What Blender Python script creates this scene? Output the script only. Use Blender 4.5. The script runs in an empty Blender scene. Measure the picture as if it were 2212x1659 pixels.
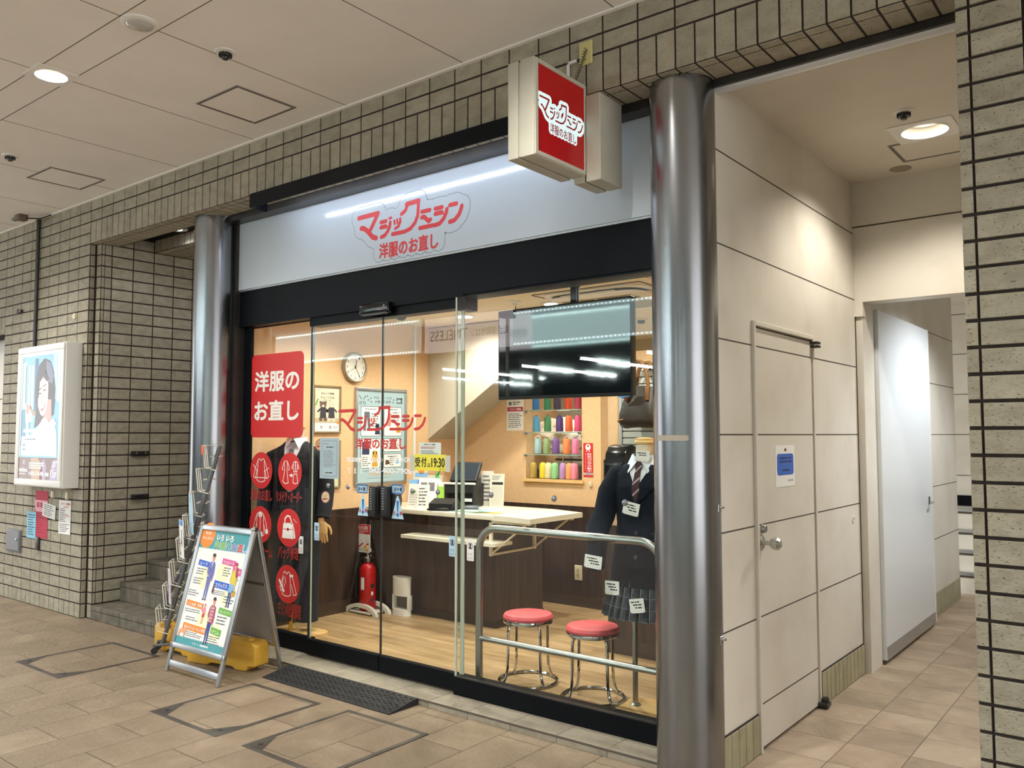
import bpy, bmesh, math, random
from mathutils import Matrix, Vector
random.seed(7)
PI = math.pi
SC = bpy.context.scene
COL = SC.collection
# ------------------------------------------------------------------ camera
FPX, YAW, PITCH, ROLL = 1812.79, -0.667623, 0.060778, 0.00110914
EYE = Vector((0, 0, 1.5))
cy, sy, cp, sp = math.cos(YAW), math.sin(YAW), math.cos(PITCH), math.sin(PITCH)
_f = Vector((sy*cp, cy*cp, sp)); _r = Vector((cy, -sy, 0)); _d = _f.cross(_r)
_r2 = _r*math.cos(ROLL) + _d*math.sin(ROLL); _d2 = -_r*math.sin(ROLL) + _d*math.cos(ROLL)
cam = bpy.data.cameras.new('camera'); cam.sensor_width = 36; cam.lens = FPX/2212*36
cam.clip_start = 0.05; cam.clip_end = 200
camo = bpy.data.objects.new('camera', cam); COL.objects.link(camo)
camo.matrix_world = Matrix(((_r2.x, -_d2.x, -_f.x, 0), (_r2.y, -_d2.y, -_f.y, 0), (_r2.z, -_d2.z, -_f.z, 1.5), (0, 0, 0, 1)))
SC.camera = camo
def at(px, py, **k):
    """a point of the photograph (2212 x 1659) carried onto a plane of the place"""
    d = _r2*((px-1106)/FPX) + _d2*((py-829.5)/FPX) + _f
    (ax, v), = k.items(); i = 'xyz'.index(ax)
    return EYE + d*((v-EYE[i])/d[i])
# ------------------------------------------------------------------ light of the place
SC.view_settings.view_transform = 'Standard'; SC.view_settings.look = 'None'
SC.view_settings.gamma = 1; SC.view_settings.use_curve_mapping = False
SC.view_settings.exposure = 0.36
W = bpy.data.worlds.new('world'); SC.world = W; W.use_nodes = True
W.node_tree.nodes['Background'].inputs[0].default_value = (0.68, 0.68, 0.68, 1)
W.node_tree.nodes['Background'].inputs[1].default_value = 3.9
PASSAGE_W, CORRIDOR_W, SHOP_W, RECESS_W, STAIR_W, TUBE_W = 150, 62, 56, 9, 640, 60
WARM, NEUT, COOL = (1.0, .93, .82), (1.0, .97, .925), (.91, .96, 1.0)
# ------------------------------------------------------------------ helpers
MW = {}
def srgb(h):
    c = [int(h[i:i+2], 16)/255 for i in (0, 2, 4)]
    return tuple(x/12.92 if x <= .04045 else ((x+.055)/1.055)**2.4 for x in c) + (1,)
def setin(b, **k):
    for n, v in k.items():
        n = n.replace('_', ' ')
        if n in b.inputs: b.inputs[n].default_value = v
def mat(name, col, rough=.5, metal=0, emit=0, emitcol=None, spec=.5, coat=0, trans=0):
    m = bpy.data.materials.new(name); m.use_nodes = True
    b = m.node_tree.nodes['Principled BSDF']
    c = srgb(col) if isinstance(col, str) else tuple(col)
    setin(b, Base_Color=c, Roughness=rough, Metallic=metal, Specular_IOR_Level=spec, Coat_Weight=coat, Transmission_Weight=trans)
    if emit: setin(b, Emission_Color=srgb(emitcol) if emitcol else c, Emission_Strength=emit)
    return m
def nd(m, t, **k):
    n = m.node_tree.nodes.new(t)
    for a, v in k.items(): setattr(n, a, v)
    return n
def lk(m, a, ao, b, bi): m.node_tree.links.new(a.outputs[ao], b.inputs[bi])
def texco(m, scale=(1, 1, 1)):
    t = nd(m, 'ShaderNodeTexCoord'); mp = nd(m, 'ShaderNodeMapping'); mp.inputs['Scale'].default_value = scale
    lk(m, t, 'Object', mp, 'Vector'); return mp
def noisy(m, cols, scale=8, stretch=(1, 1, 1), detail=6, bump=0, bscale=None, island=0, lo=.3, hi=.7, rough=None):
    """colour varied by noise between cols, optional bump and per-piece variation"""
    b = m.node_tree.nodes['Principled BSDF']; mp = texco(m, stretch)
    n = nd(m, 'ShaderNodeTexNoise'); n.inputs['Scale'].default_value = scale; n.inputs['Detail'].default_value = detail
    lk(m, mp, 'Vector', n, 'Vector')
    r = nd(m, 'ShaderNodeValToRGB'); e = r.color_ramp.elements
    e[0].position = lo; e[1].position = hi; e[0].color = srgb(cols[0]); e[-1].color = srgb(cols[-1])
    for i, c in enumerate(cols[1:-1]): q = e.new(lo+(hi-lo)*(i+1)/(len(cols)-1)); q.color = srgb(c)
    lk(m, n, 'Fac', r, 'Fac'); out = (r, 'Color')
    if island:
        g = nd(m, 'ShaderNodeNewGeometry'); mr = nd(m, 'ShaderNodeMapRange')
        mr.inputs['To Min'].default_value = 1-island; mr.inputs['To Max'].default_value = 1+island
        lk(m, g, 'Random Per Island', mr, 'Value')
        hs = nd(m, 'ShaderNodeHueSaturation'); lk(m, mr, 'Result', hs, 'Value'); lk(m, r, 'Color', hs, 'Color'); out = (hs, 'Color')
    lk(m, out[0], out[1], b, 'Base Color')
    if bump:
        n2 = nd(m, 'ShaderNodeTexNoise'); n2.inputs['Scale'].default_value = bscale or scale*4; n2.inputs['Detail'].default_value = 8
        lk(m, mp, 'Vector', n2, 'Vector'); bp = nd(m, 'ShaderNodeBump'); bp.inputs['Strength'].default_value = bump
        bp.inputs['Distance'].default_value = .01; lk(m, n2, 'Fac', bp, 'Height'); lk(m, bp, 'Normal', b, 'Normal')
    return m
def glass(name, tint=(.96, .985, .97, 1), refl=.95):
    m = bpy.data.materials.new(name); m.use_nodes = True; m.node_tree.nodes.clear()
    o = nd(m, 'ShaderNodeOutputMaterial'); t = nd(m, 'ShaderNodeBsdfTransparent'); g = nd(m, 'ShaderNodeBsdfGlossy')
    t.inputs['Color'].default_value = tint; g.inputs['Roughness'].default_value = 0.0
    f = nd(m, 'ShaderNodeFresnel'); f.inputs['IOR'].default_value = 1.5; ge = nd(m, 'ShaderNodeNewGeometry')
    iv = nd(m, 'ShaderNodeMath', operation='SUBTRACT'); iv.inputs[0].default_value = refl; lk(m, ge, 'Backfacing', iv, 1)
    mu = nd(m, 'ShaderNodeMath', operation='MULTIPLY', use_clamp=True); lk(m, f, 'Fac', mu, 0); lk(m, iv, 0, mu, 1)
    cl = nd(m, 'ShaderNodeMath', operation='MAXIMUM'); lk(m, mu, 0, cl, 0); cl.inputs[1].default_value = 0
    bf = nd(m, 'ShaderNodeMath', operation='SUBTRACT', use_clamp=True); bf.inputs[0].default_value = 1; lk(m, ge, 'Backfacing', bf, 1)
    fin = nd(m, 'ShaderNodeMath', operation='MULTIPLY'); lk(m, cl, 0, fin, 0); lk(m, bf, 0, fin, 1)
    x = nd(m, 'ShaderNodeMixShader'); lk(m, fin, 0, x, 'Fac'); lk(m, t, 'BSDF', x, 1); lk(m, g, 'BSDF', x, 2); lk(m, x, 'Shader', o, 'Surface')
    return m
class MB:
    """collects shapes (world coordinates) and links them as one mesh object"""
    def __init__(s): s.v = []; s.f = []; s.m = []; s.mats = []
    def mi(s, m):
        if m not in s.mats: s.mats.append(m)
        return s.mats.index(m)
    def add(s, vs, fs, m):
        o = len(s.v); i = s.mi(m); s.v += [Vector(p) for p in vs]
        for q in fs: s.f.append([o+k for k in q]); s.m.append(i)
        return s
    def box(s, a, b, m, bev=0, T=None):
        x0, x1 = sorted((a[0], b[0])); y0, y1 = sorted((a[1], b[1])); z0, z1 = sorted((a[2], b[2]))
        vs = [Vector(p) for p in ((x0,y0,z0),(x1,y0,z0),(x1,y1,z0),(x0,y1,z0),(x0,y0,z1),(x1,y0,z1),(x1,y1,z1),(x0,y1,z1))]
        fs = [(3,2,1,0),(4,5,6,7),(0,1,5,4),(1,2,6,5),(2,3,7,6),(3,0,4,7)]
        if bev:
            bm = bmesh.new(); q = [bm.verts.new(p) for p in vs]; [bm.faces.new([q[i] for i in f]) for f in fs]
            seg = 1 if bev < .004 else 3
            bmesh.ops.bevel(bm, geom=bm.edges[:], offset=min(bev, .49*min(x1-x0, y1-y0, z1-z0)), segments=seg, profile=.5, affect='EDGES')
            bm.verts.index_update(); vs = [p.co.copy() for p in bm.verts]; fs = [[p.index for p in f.verts] for f in bm.faces]; bm.free()
        if T: vs = [T @ p for p in vs]
        return s.add(vs, fs, m)
    def tube(s, path, r, m, n=10, caps=True, closed=False, flat=1):
        P = [Vector(p) for p in path]; k = len(P); R = r if isinstance(r, (list, tuple)) else [r]*k
        vs = []; prev = None
        for i, p in enumerate(P):
            a = P[i-1] if (i or closed) else p; b = P[(i+1) % k] if (i < k-1 or closed) else p
            t = (b-a).normalized()
            if prev is None:
                u = t.cross(Vector((0, 0, 1)));
                if u.length < .05: u = t.cross(Vector((0, 1, 0)))
                u.normalize()
            else:
                u = prev - t*prev.dot(t)
                u = u.normalized() if u.length > 1e-6 else t.orthogonal().normalized()
            prev = u; w = t.cross(u)
            vs += [p + (u*math.cos(2*PI*j/n)*flat + w*math.sin(2*PI*j/n))*R[i] for j in range(n)]
        fs = []
        for i in range(k if closed else k-1):
            for j in range(n):
                a0, b0 = i*n, ((i+1) % k)*n
                fs.append((a0+j, a0+(j+1) % n, b0+(j+1) % n, b0+j))
        if caps and not closed: fs += [tuple(range(n))[::-1], tuple((k-1)*n+j for j in range(n))]
        return s.add(vs, fs, m)
    def cyl(s, a, b, r, m, n=16, r2=None): return s.tube([a, b], [r, r if r2 is None else r2], m, n)
    def lathe(s, prof, c, m, n=24, axis='z', caps=True):
        c = Vector(c); vs = []
        for r, h in prof:
            for j in range(n):
                x, y = r*math.cos(2*PI*j/n), r*math.sin(2*PI*j/n)
                vs.append(c + Vector({'z': (x, y, h), 'y': (x, h, y), 'x': (h, x, y)}[axis]))
        fs = [(i*n+j, i*n+(j+1) % n, (i+1)*n+(j+1) % n, (i+1)*n+j) for i in range(len(prof)-1) for j in range(n)]
        if caps: fs += [tuple(range(n))[::-1], tuple((len(prof)-1)*n+j for j in range(n))]
        return s.add(vs, fs, m)
    def ball(s, c, r, m, n=14, sc=(1, 1, 1)):
        k = n//2; c = Vector(c)
        vs = [c+Vector((r*sc[0]*math.sin(PI*i/k)*math.cos(2*PI*j/n), r*sc[1]*math.sin(PI*i/k)*math.sin(2*PI*j/n), r*sc[2]*math.cos(PI*i/k))) for i in range(k+1) for j in range(n)]
        return s.add(vs, [(i*n+j, (i+1)*n+j, (i+1)*n+(j+1) % n, i*n+(j+1) % n) for i in range(k) for j in range(n)], m)
    def loft(s, rings, m, caps=True):
        n = len(rings[0]); vs = [p for r in rings for p in r]
        fs = [(i*n+j, i*n+(j+1) % n, (i+1)*n+(j+1) % n, (i+1)*n+j) for i in range(len(rings)-1) for j in range(n)]
        if caps: fs += [tuple(range(n))[::-1], tuple((len(rings)-1)*n+j for j in range(n))]
        return s.add(vs, fs, m)
    def prism(s, poly, o, u, v, depth, m):
        """outline poly (a,b) on axes u,v at o, thickness depth along u x v"""
        o, u, v = Vector(o), Vector(u), Vector(v); w = u.cross(v).normalized()*depth; n = len(poly)
        vs = [o+u*a+v*b for a, b in poly]; vs += [p+w for p in vs]
        return s.add(vs, [tuple(range(n))[::-1], tuple(range(n, 2*n))]+[(i, (i+1) % n, n+(i+1) % n, n+i) for i in range(n)], m)
    def build(s, name, parent=None, smooth=.6):
        me = bpy.data.meshes.new(name); inv = None
        if parent is not None: inv = MW[parent.name].inverted(); vs = [inv @ p for p in s.v]; base = None
        else:
            lo = [min(p[i] for p in s.v) for i in range(3)]; hi = [max(p[i] for p in s.v) for i in range(3)]
            base = Vector(((lo[0]+hi[0])/2, (lo[1]+hi[1])/2, lo[2])); vs = [p-base for p in s.v]
        me.from_pydata([tuple(p) for p in vs], [], s.f)
        for m in s.mats: me.materials.append(m)
        me.polygons.foreach_set('material_index', s.m)
        if smooth:
            me.polygons.foreach_set('use_smooth', [True]*len(s.f)); me.set_sharp_from_angle(angle=smooth)
        me.update()
        o = bpy.data.objects.new(name, me); COL.objects.link(o)
        if parent is not None: o.parent = parent; MW[o.name] = MW[parent.name].copy()
        else: o.location = base; MW[o.name] = Matrix.Translation(base)
        return o
def tag(o, label=None, cat=None, group=None, kind=None):
    if label: o['label'] = label
    if cat: o['category'] = cat
    if group: o['group'] = group
    if kind: o['kind'] = kind
    return o
def thing(name, label, cat, loc=(0, 0, 0), rz=0, group=None, kind=None):
    o = bpy.data.objects.new(name, None); COL.objects.link(o); o.empty_display_size = .1
    o.location = loc; o.rotation_euler = (0, 0, rz)
    MW[o.name] = Matrix.Translation(Vector(loc)) @ Matrix.Rotation(rz, 4, 'Z')
    return tag(o, label, cat, group, kind)
def dup(o, loc, label=None, rz=None):
    c = o.copy(); COL.objects.link(c); c.location = loc
    if rz is not None: c.rotation_euler = (0, 0, rz)
    if label: c['label'] = label
    for ch in o.children:
        d = ch.copy(); COL.objects.link(d); d.parent = c
        for g in ch.children: e = g.copy(); COL.objects.link(e); e.parent = d
    return c
_gl = {}
def glyphs(t):
    k = t
    if k not in _gl:
        cu = bpy.data.curves.new('t', 'FONT'); cu.body = t; cu.size = 1; cu.resolution_u = 3; cu.fill_mode = 'FRONT'; cu.align_x = 'LEFT'
        ob = bpy.data.objects.new('t', cu); COL.objects.link(ob); me = bpy.data.meshes.new_from_object(ob)
        vs = [(p.co.x, p.co.y) for p in me.vertices]; fs = [tuple(p.vertices) for p in me.polygons]
        bpy.data.objects.remove(ob); bpy.data.curves.remove(cu); bpy.data.meshes.remove(me)
        xs = [p[0] for p in vs] or [0]; ys = [p[1] for p in vs] or [0]
        _gl[k] = (vs, fs, min(xs), max(xs), min(ys), max(ys))
    return _gl[k]
class Art:
    """flat print on a surface: layers of shapes a hair apart; (x,y) in metres from o along u,v"""
    def __init__(s, mb, o, u, v, step=.0006, sx=1, sy=1):
        s.mb, s.o, s.u, s.v = mb, Vector(o), Vector(u).normalized(), Vector(v).normalized()
        s.n = s.u.cross(s.v).normalized(); s.st = step; s.sx, s.sy = sx, sy
    def P(s, x, y, L): return s.o + s.u*(x*s.sx) + s.v*(y*s.sy) + s.n*(s.st*L)
    def poly(s, pts, m, L=1): s.mb.add([s.P(x, y, L) for x, y in pts], [tuple(range(len(pts)))], m); return s
    def rect(s, x0, y0, x1, y1, m, L=1, r=0):
        if x0 > x1: x0, x1 = x1, x0
        if y0 > y1: y0, y1 = y1, y0
        if not r: return s.poly([(x0, y0), (x1, y0), (x1, y1), (x0, y1)], m, L)
        p = []
        for cx, cy_, a in ((x1-r, y1-r, 0), (x0+r, y1-r, 1), (x0+r, y0+r, 2), (x1-r, y0+r, 3)):
            p += [(cx+r*math.cos(PI/2*(a+i/6)), cy_+r*math.sin(PI/2*(a+i/6))) for i in range(7)]
        return s.poly(p, m, L)
    def disc(s, x, y, r, m, L=1, n=28, ry=None, a0=0, a1=2*PI):
        ry = ry or r; full = a1-a0 > 6.28
        return s.poly([(x+r*math.cos(a0+(a1-a0)*i/(n if full else n-1)), y+ry*math.sin(a0+(a1-a0)*i/(n if full else n-1))) for i in range(n)], m, L)
    def strip(s, pts, w, m, L, cap, closed=False):
        n = len(pts); l = []; r = []
        for i in range(n):
            a = pts[i-1] if i or closed else None; b = pts[(i+1) % n] if i < n-1 or closed else None; p = pts[i]
            d = []
            for q0, q1 in ((a, p), (p, b)):
                if q0 is not None and q1 is not None: k = math.hypot(q1[0]-q0[0], q1[1]-q0[1]) or 1; d.append(((q1[0]-q0[0])/k, (q1[1]-q0[1])/k))
            if len(d) == 2:
                tx, ty = d[0][0]+d[1][0], d[0][1]+d[1][1]; k = math.hypot(tx, ty) or 1; tx, ty = tx/k, ty/k; sc = 1/max(.6, tx*d[0][0]+ty*d[0][1])
            else: (tx, ty), sc = d[0], 1
            l.append((p[0]-ty*w/2*sc, p[1]+tx*w/2*sc)); r.append((p[0]+ty*w/2*sc, p[1]-tx*w/2*sc))
            if cap and not closed and i in (0, n-1):
                a0 = math.atan2(ty, tx)+(PI/2 if i == 0 else -PI/2); s.poly([(p[0]+w/2*math.cos(a0+PI*j/8), p[1]+w/2*math.sin(a0+PI*j/8)) for j in range(9)], m, L)
        q = [s.P(x, y, L) for x, y in r]+[s.P(x, y, L) for x, y in l]
        s.mb.add(q, [(i, (i+1) % n, n+(i+1) % n, n+i) for i in range(n if closed else n-1)], m)
    def stroke(s, pts, w, m, L=1, closed=False, cap=True):
        pts = [p for i, p in enumerate(pts) if i == 0 or math.hypot(p[0]-pts[i-1][0], p[1]-pts[i-1][1]) > 1e-6]
        if closed: s.strip(pts, w, m, L, cap, True); return s
        run = [pts[0]]; k = 0
        for i in range(1, len(pts)):
            run.append(pts[i])
            if i < len(pts)-1:
                a, b, c = pts[i-1], pts[i], pts[i+1]; dot = ((b[0]-a[0])*(c[0]-b[0])+(b[1]-a[1])*(c[1]-b[1]))/(math.hypot(b[0]-a[0], b[1]-a[1])*math.hypot(c[0]-b[0], c[1]-b[1]))
                if dot < .1: s.strip(run, w, m, L+.25*k, cap); run = [pts[i]]; k += 1
        s.strip(run, w, m, L+.25*k, cap); return s
    def blob(s, segs, m, L, cell):
        """one outline filled round many thick strokes [(points, width)], without overlaps"""
        S_ = [(a, b, w/2) for pts, w in segs for a, b in zip(pts, pts[1:])]
        x0 = min(min(a[0], b[0])-r for a, b, r in S_)-cell; x1 = max(max(a[0], b[0])+r for a, b, r in S_)+cell; y0 = min(min(a[1], b[1])-r for a, b, r in S_)-cell; y1 = max(max(a[1], b[1])+r for a, b, r in S_)+cell
        nx, ny = int((x1-x0)/cell)+2, int((y1-y0)/cell)+2; D = [[9.]*(nx+1) for _ in range(ny+1)]
        for (ax, ay), (bx, by), r in S_:
            R = r+2*cell; dx, dy = bx-ax, by-ay; ll = dx*dx+dy*dy or 1e-12
            for j in range(max(0, int((min(ay, by)-R-y0)/cell)), min(ny, int((max(ay, by)+R-y0)/cell)+1)+1):
                y = y0+j*cell; row = D[j]
                for i in range(max(0, int((min(ax, bx)-R-x0)/cell)), min(nx, int((max(ax, bx)+R-x0)/cell)+1)+1):
                    x = x0+i*cell; t = max(0, min(1, ((x-ax)*dx+(y-ay)*dy)/ll)); d = math.hypot(x-ax-t*dx, y-ay-t*dy)-r
                    if d < row[i]: row[i] = d
        vs = []; fs = []; idx = {}
        def V(k, x, y):
            if k not in idx: idx[k] = len(vs); vs.append(s.P(x, y, L))
            return idx[k]
        for j in range(ny):
            for i in range(nx):
                c = ((i, j), (i+1, j), (i+1, j+1), (i, j+1)); d = [D[q[1]][q[0]] for q in c]
                if min(d) > 0: continue
                f = []
                for k in range(4):
                    p, q, dp, dq = c[k], c[(k+1) % 4], d[k], d[(k+1) % 4]
                    if dp <= 0: f.append(V(p, x0+p[0]*cell, y0+p[1]*cell))
                    if (dp <= 0) != (dq <= 0): t = dp/(dp-dq) if dq < 9 else .5; f.append(V((min(p, q), max(p, q)), x0+(p[0]+(q[0]-p[0])*t)*cell, y0+(p[1]+(q[1]-p[1])*t)*cell))
                if len(f) > 2: fs.append(f)
        s.mb.add(vs, fs, m); return s
    def text(s, t, x0, y0, x1, y1, m, L=1, bold=0):
        vs, fs, a, b, c, d = glyphs(t)
        if not fs: return s
        e = bold*(y1-y0)/(d-c)*.9 if bold else 0
        kx, ky = (x1-x0-2*e)/(b-a), (y1-y0-2*e)/(d-c)
        sh = [(0, 0)] + ([(e*math.cos(q*PI/3), e*math.sin(q*PI/3)) for q in range(6)] if e else [])
        for i, (ox, oy) in enumerate(sh): s.mb.add([s.P(x0+e+(x-a)*kx+ox, y0+e+(y-c)*ky+oy, L+i*.15) for x, y in vs], fs, m)
        return s
    def lines(s, x0, y0, x1, y1, n, m, L=1, fill=.45, ragged=.35):
        """illegible small print: rows of broken dashes"""
        h = (y1-y0)/n
        for i in range(n):
            y = y1-h*(i+.5); x = x0; end = x1-(x1-x0)*ragged*random.random()
            while x < end:
                w = min(h*random.uniform(.5, 2.6), end-x); s.rect(x, y-h*fill/2, x+w, y+h*fill/2, m, L); x += w+h*random.uniform(.15, .4)
        return s
def light(name, kind, loc, power, col, size=.06, spot=2.3, blend=.7, rot=(0, 0, 0), parent=None, sy_=None):
    l = bpy.data.lights.new(name, kind); l.energy = power; l.color = col
    if kind == 'SPOT': l.spot_size = spot; l.spot_blend = blend; l.shadow_soft_size = size
    elif kind == 'AREA': l.size = size; l.shape = 'RECTANGLE'; l.size_y = sy_ or size
    else: l.shadow_soft_size = size
    o = bpy.data.objects.new(name, l); COL.objects.link(o)
    if parent is not None: o.parent = parent; o.location = MW[parent.name].inverted() @ Vector(loc)
    else: o.location = loc
    o.rotation_euler = rot; return o
def holes(mb, x0, x1, y0, y1, z, hs, m, up=False):
    xs = sorted({x0, x1, *[min(max(h[i], x0), x1) for h in hs for i in (0, 1)]}); ys = sorted({y0, y1, *[min(max(h[i], y0), y1) for h in hs for i in (2, 3)]})
    for a, b in zip(xs, xs[1:]):
        for c, d in zip(ys, ys[1:]):
            cx, cy_ = (a+b)/2, (c+d)/2
            if any(h[0] < cx < h[1] and h[2] < cy_ < h[3] for h in hs): continue
            mb.add([(a, c, z), (b, c, z), (b, d, z), (a, d, z)], [(0, 1, 2, 3) if up else (3, 2, 1, 0)], m)
# ------------------------------------------------------------------ materials
M = {}
def tile_mat(name, cols):
    m = noisy(mat(name, cols[0], .62, spec=.35), cols, 14, (1, 1, 1.6), bump=.35, bscale=60, island=.08)
    b = m.node_tree.nodes['Principled BSDF']; src = b.inputs['Base Color'].links[0].from_socket
    mp = texco(m, (1, 1, 2.2)); n = nd(m, 'ShaderNodeTexNoise'); n.inputs['Scale'].default_value = 95; n.inputs['Detail'].default_value = 3
    lk(m, mp, 'Vector', n, 'Vector'); r = nd(m, 'ShaderNodeValToRGB'); r.color_ramp.elements[0].position = .625; r.color_ramp.elements[1].position = .68
    r.color_ramp.elements[0].color = (1, 1, 1, 1); r.color_ramp.elements[1].color = (.33, .30, .26, 1); lk(m, n, 'Fac', r, 'Fac')
    mx = nd(m, 'ShaderNodeMix', data_type='RGBA', blend_type='MULTIPLY'); mx.inputs[0].default_value = 1
    m.node_tree.links.new(src, mx.inputs[6]); m.node_tree.links.new(r.outputs[0], mx.inputs[7]); m.node_tree.links.new(mx.outputs[2], b.inputs['Base Color'])
    return m
M['tile'] = tile_mat('beige_brick_tile', ('958E7B', 'A19A87', 'AAA391'))
M['grout'] = noisy(mat('dark_grout', '2E2622', .9), ('2A2320', '3A302A'), 20)
M['steptile'] = noisy(mat('grey_step_tile', '77705F', .7), ('554F44', '666053', '736C5E'), 10, bump=.2, island=.06)
def floor_mat(name, pu, pv, stag, cols, u0, v0, jw=.0035, big=3.0):
    """stone tiles pu x pv (x, y), every second column shifted by stag"""
    m = mat(name, cols[0], .42, spec=.4); b = m.node_tree.nodes['Principled BSDF']
    g = nd(m, 'ShaderNodeNewGeometry'); sx = nd(m, 'ShaderNodeSeparateXYZ'); lk(m, g, 'Position', sx, 'Vector')
    def mth(op, a, bb=None, c=None):
        n = nd(m, 'ShaderNodeMath', operation=op)
        for i, q in enumerate((a, bb, c)):
            if q is None: continue
            if isinstance(q, (int, float)): n.inputs[i].default_value = q
            else: m.node_tree.links.new(q, n.inputs[i])
        return n.outputs[0]
    u = mth('DIVIDE', mth('SUBTRACT', sx.outputs[0], u0), pu); iu = mth('FLOOR', u); fu = mth('SUBTRACT', u, iu)
    par = mth('MODULO', mth('ADD', iu, 1000), 2)
    v = mth('ADD', mth('DIVIDE', mth('SUBTRACT', sx.outputs[1], v0), pv), mth('MULTIPLY', par, stag)); iv = mth('FLOOR', v); fv = mth('SUBTRACT', v, iv)
    eu = mth('MULTIPLY', mth('MINIMUM', fu, mth('SUBTRACT', 1, fu)), pu); ev = mth('MULTIPLY', mth('MINIMUM', fv, mth('SUBTRACT', 1, fv)), pv)
    e = mth('MINIMUM', eu, ev); mask = mth('LESS_THAN', e, jw/2)
    cx = nd(m, 'ShaderNodeCombineXYZ'); m.node_tree.links.new(iu, cx.inputs[0]); m.node_tree.links.new(iv, cx.inputs[1])
    wn = nd(m, 'ShaderNodeTexWhiteNoise', noise_dimensions='2D'); lk(m, cx, 'Vector', wn, 'Vector')
    off = nd(m, 'ShaderNodeVectorMath', operation='SCALE'); lk(m, wn, 'Color', off, 0); off.inputs['Scale'].default_value = 9
    ad = nd(m, 'ShaderNodeVectorMath', operation='ADD'); lk(m, g, 'Position', ad, 0); lk(m, off, 'Vector', ad, 1)
    n1 = nd(m, 'ShaderNodeTexNoise'); n1.inputs['Scale'].default_value = big; n1.inputs['Detail'].default_value = 9; n1.inputs['Roughness'].default_value = .68; n1.inputs['Distortion'].default_value = .6; lk(m, ad, 'Vector', n1, 'Vector')
    r = nd(m, 'ShaderNodeValToRGB'); el = r.color_ramp.elements; el[0].position = .32; el[1].position = .68; el[0].color = srgb(cols[0]); el[1].color = srgb(cols[2]); q = el.new(.5); q.color = srgb(cols[1]); lk(m, n1, 'Fac', r, 'Fac')
    mr = nd(m, 'ShaderNodeMapRange'); mr.inputs['To Min'].default_value = .93; mr.inputs['To Max'].default_value = 1.06; lk(m, wn, 'Value', mr, 'Value')
    hs = nd(m, 'ShaderNodeHueSaturation'); lk(m, r, 'Color', hs, 'Color'); lk(m, mr, 'Result', hs, 'Value')
    mx = nd(m, 'ShaderNodeMix', data_type='RGBA'); m.node_tree.links.new(mask, mx.inputs[0]); lk(m, hs, 'Color', mx, 6); mx.inputs[7].default_value = srgb('4B4034')
    m.node_tree.links.new(mx.outputs[2], b.inputs['Base Color'])
    n2 = nd(m, 'ShaderNodeTexNoise'); n2.inputs['Scale'].default_value = 34; n2.inputs['Detail'].default_value = 7; n2.inputs['Roughness'].default_value = .7; lk(m, ad, 'Vector', n2, 'Vector')
    hgt = mth('SUBTRACT', n2.outputs[0], mth('MULTIPLY', mask, .6)); bp = nd(m, 'ShaderNodeBump'); bp.inputs['Strength'].default_value = .8; bp.inputs['Distance'].default_value = .016
    m.node_tree.links.new(hgt, bp.inputs['Height']); lk(m, bp, 'Normal', b, 'Normal'); return m
M['pave'] = floor_mat('beige_stone_paving', .2785, .556, .5, ('85755F', '917F69', '9F8D77'), -6.896, .282, jw=.0048)
M['corrfloor'] = floor_mat('corridor_stone_tiles', .2853, .303, 0, ('96836D', 'B09B83', 'C4B299'), -1.312-.2853*2, 4.003-.303*20, big=2.4)
M['sillstone'] = floor_mat('threshold_stone', .2885, 1.2, 0, ('8D8473', 'A39A87', 'B4AB98'), -3.294, 3.0, big=4)
M['ceil'] = noisy(mat('off_white_ceiling', 'E9E6E0', .85), ('EBE7E1', 'F0ECE7'), 3)
M['ceilcorr'] = noisy(mat('cream_corridor_ceiling', 'D6CEC0', .8), ('D2CABC', 'DAD2C5'), 2)
M['joint'] = mat('dark_joint', '5A5148', .9)
M['corrwall'] = noisy(mat('cream_wall_panel', 'D8D1C4', .45), ('D0C8BA', 'DAD4C8', 'DED8CD'), 2.5, bump=.03, bscale=120)
M['groove'] = mat('panel_groove', '4D443B', .8)
M['skirt'] = noisy(mat('olive_skirting_tile', 'A39C7E', .6), ('9A9376', 'AAA386'), 12, island=.05)
def steel_mat():
    m = noisy(mat('brushed_steel', '8C8E92', .28, 1), ('848689', '909295', '9A9C9F'), 2.2, (1, 1, .35), bump=0)
    b = m.node_tree.nodes['Principled BSDF']; mp = texco(m, (9, 9, .5)); n = nd(m, 'ShaderNodeTexNoise'); n.inputs['Scale'].default_value = 3; n.inputs['Detail'].default_value = 4
    lk(m, mp, 'Vector', n, 'Vector'); r = nd(m, 'ShaderNodeMapRange'); r.inputs['To Min'].default_value = .22; r.inputs['To Max'].default_value = .30; lk(m, n, 'Fac', r, 'Value'); lk(m, r, 'Result', b, 'Roughness')
    return m
M['steel'] = steel_mat()
M['frame'] = noisy(mat('dark_bronze_metal', '4C4A48', .35, .8), ('454341', '55524F'), 6)
M['silver'] = mat('silver_aluminium', 'B4B7BA', .32, .85)
M['chrome'] = mat('polished_chrome', 'C8C8C6', .08, 1)
M['rail'] = mat('satin_steel', '9EA09C', .3, 1)
M['black'] = noisy(mat('black_powder_coat', '06090F', .45, spec=.12), ('05080D', '090C12'), 5)
M['blackgloss'] = mat('black_gloss_plastic', '0B0C0E', .15)
M['blackmat'] = mat('black_matt_plastic', '17181A', .5)
M['rubber'] = noisy(mat('dark_rubber', '1D1D1E', .65), ('1A1A1B', '262627'), 30)
M['signwhite'] = mat('white_acrylic_sign', 'C9D3DC', .13, spec=.5)
M['white'] = mat('white_paint', 'E6E4DE', .4)
M['whitep'] = mat('white_plastic', 'E9E7E0', .35)
M['ivory'] = mat('ivory_plastic', 'D8CFB4', .45)
M['cream'] = noisy(mat('cream_painted_metal', 'BDB9A8', .45), ('B4B09F', 'C2BEAE'), 4)
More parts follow.
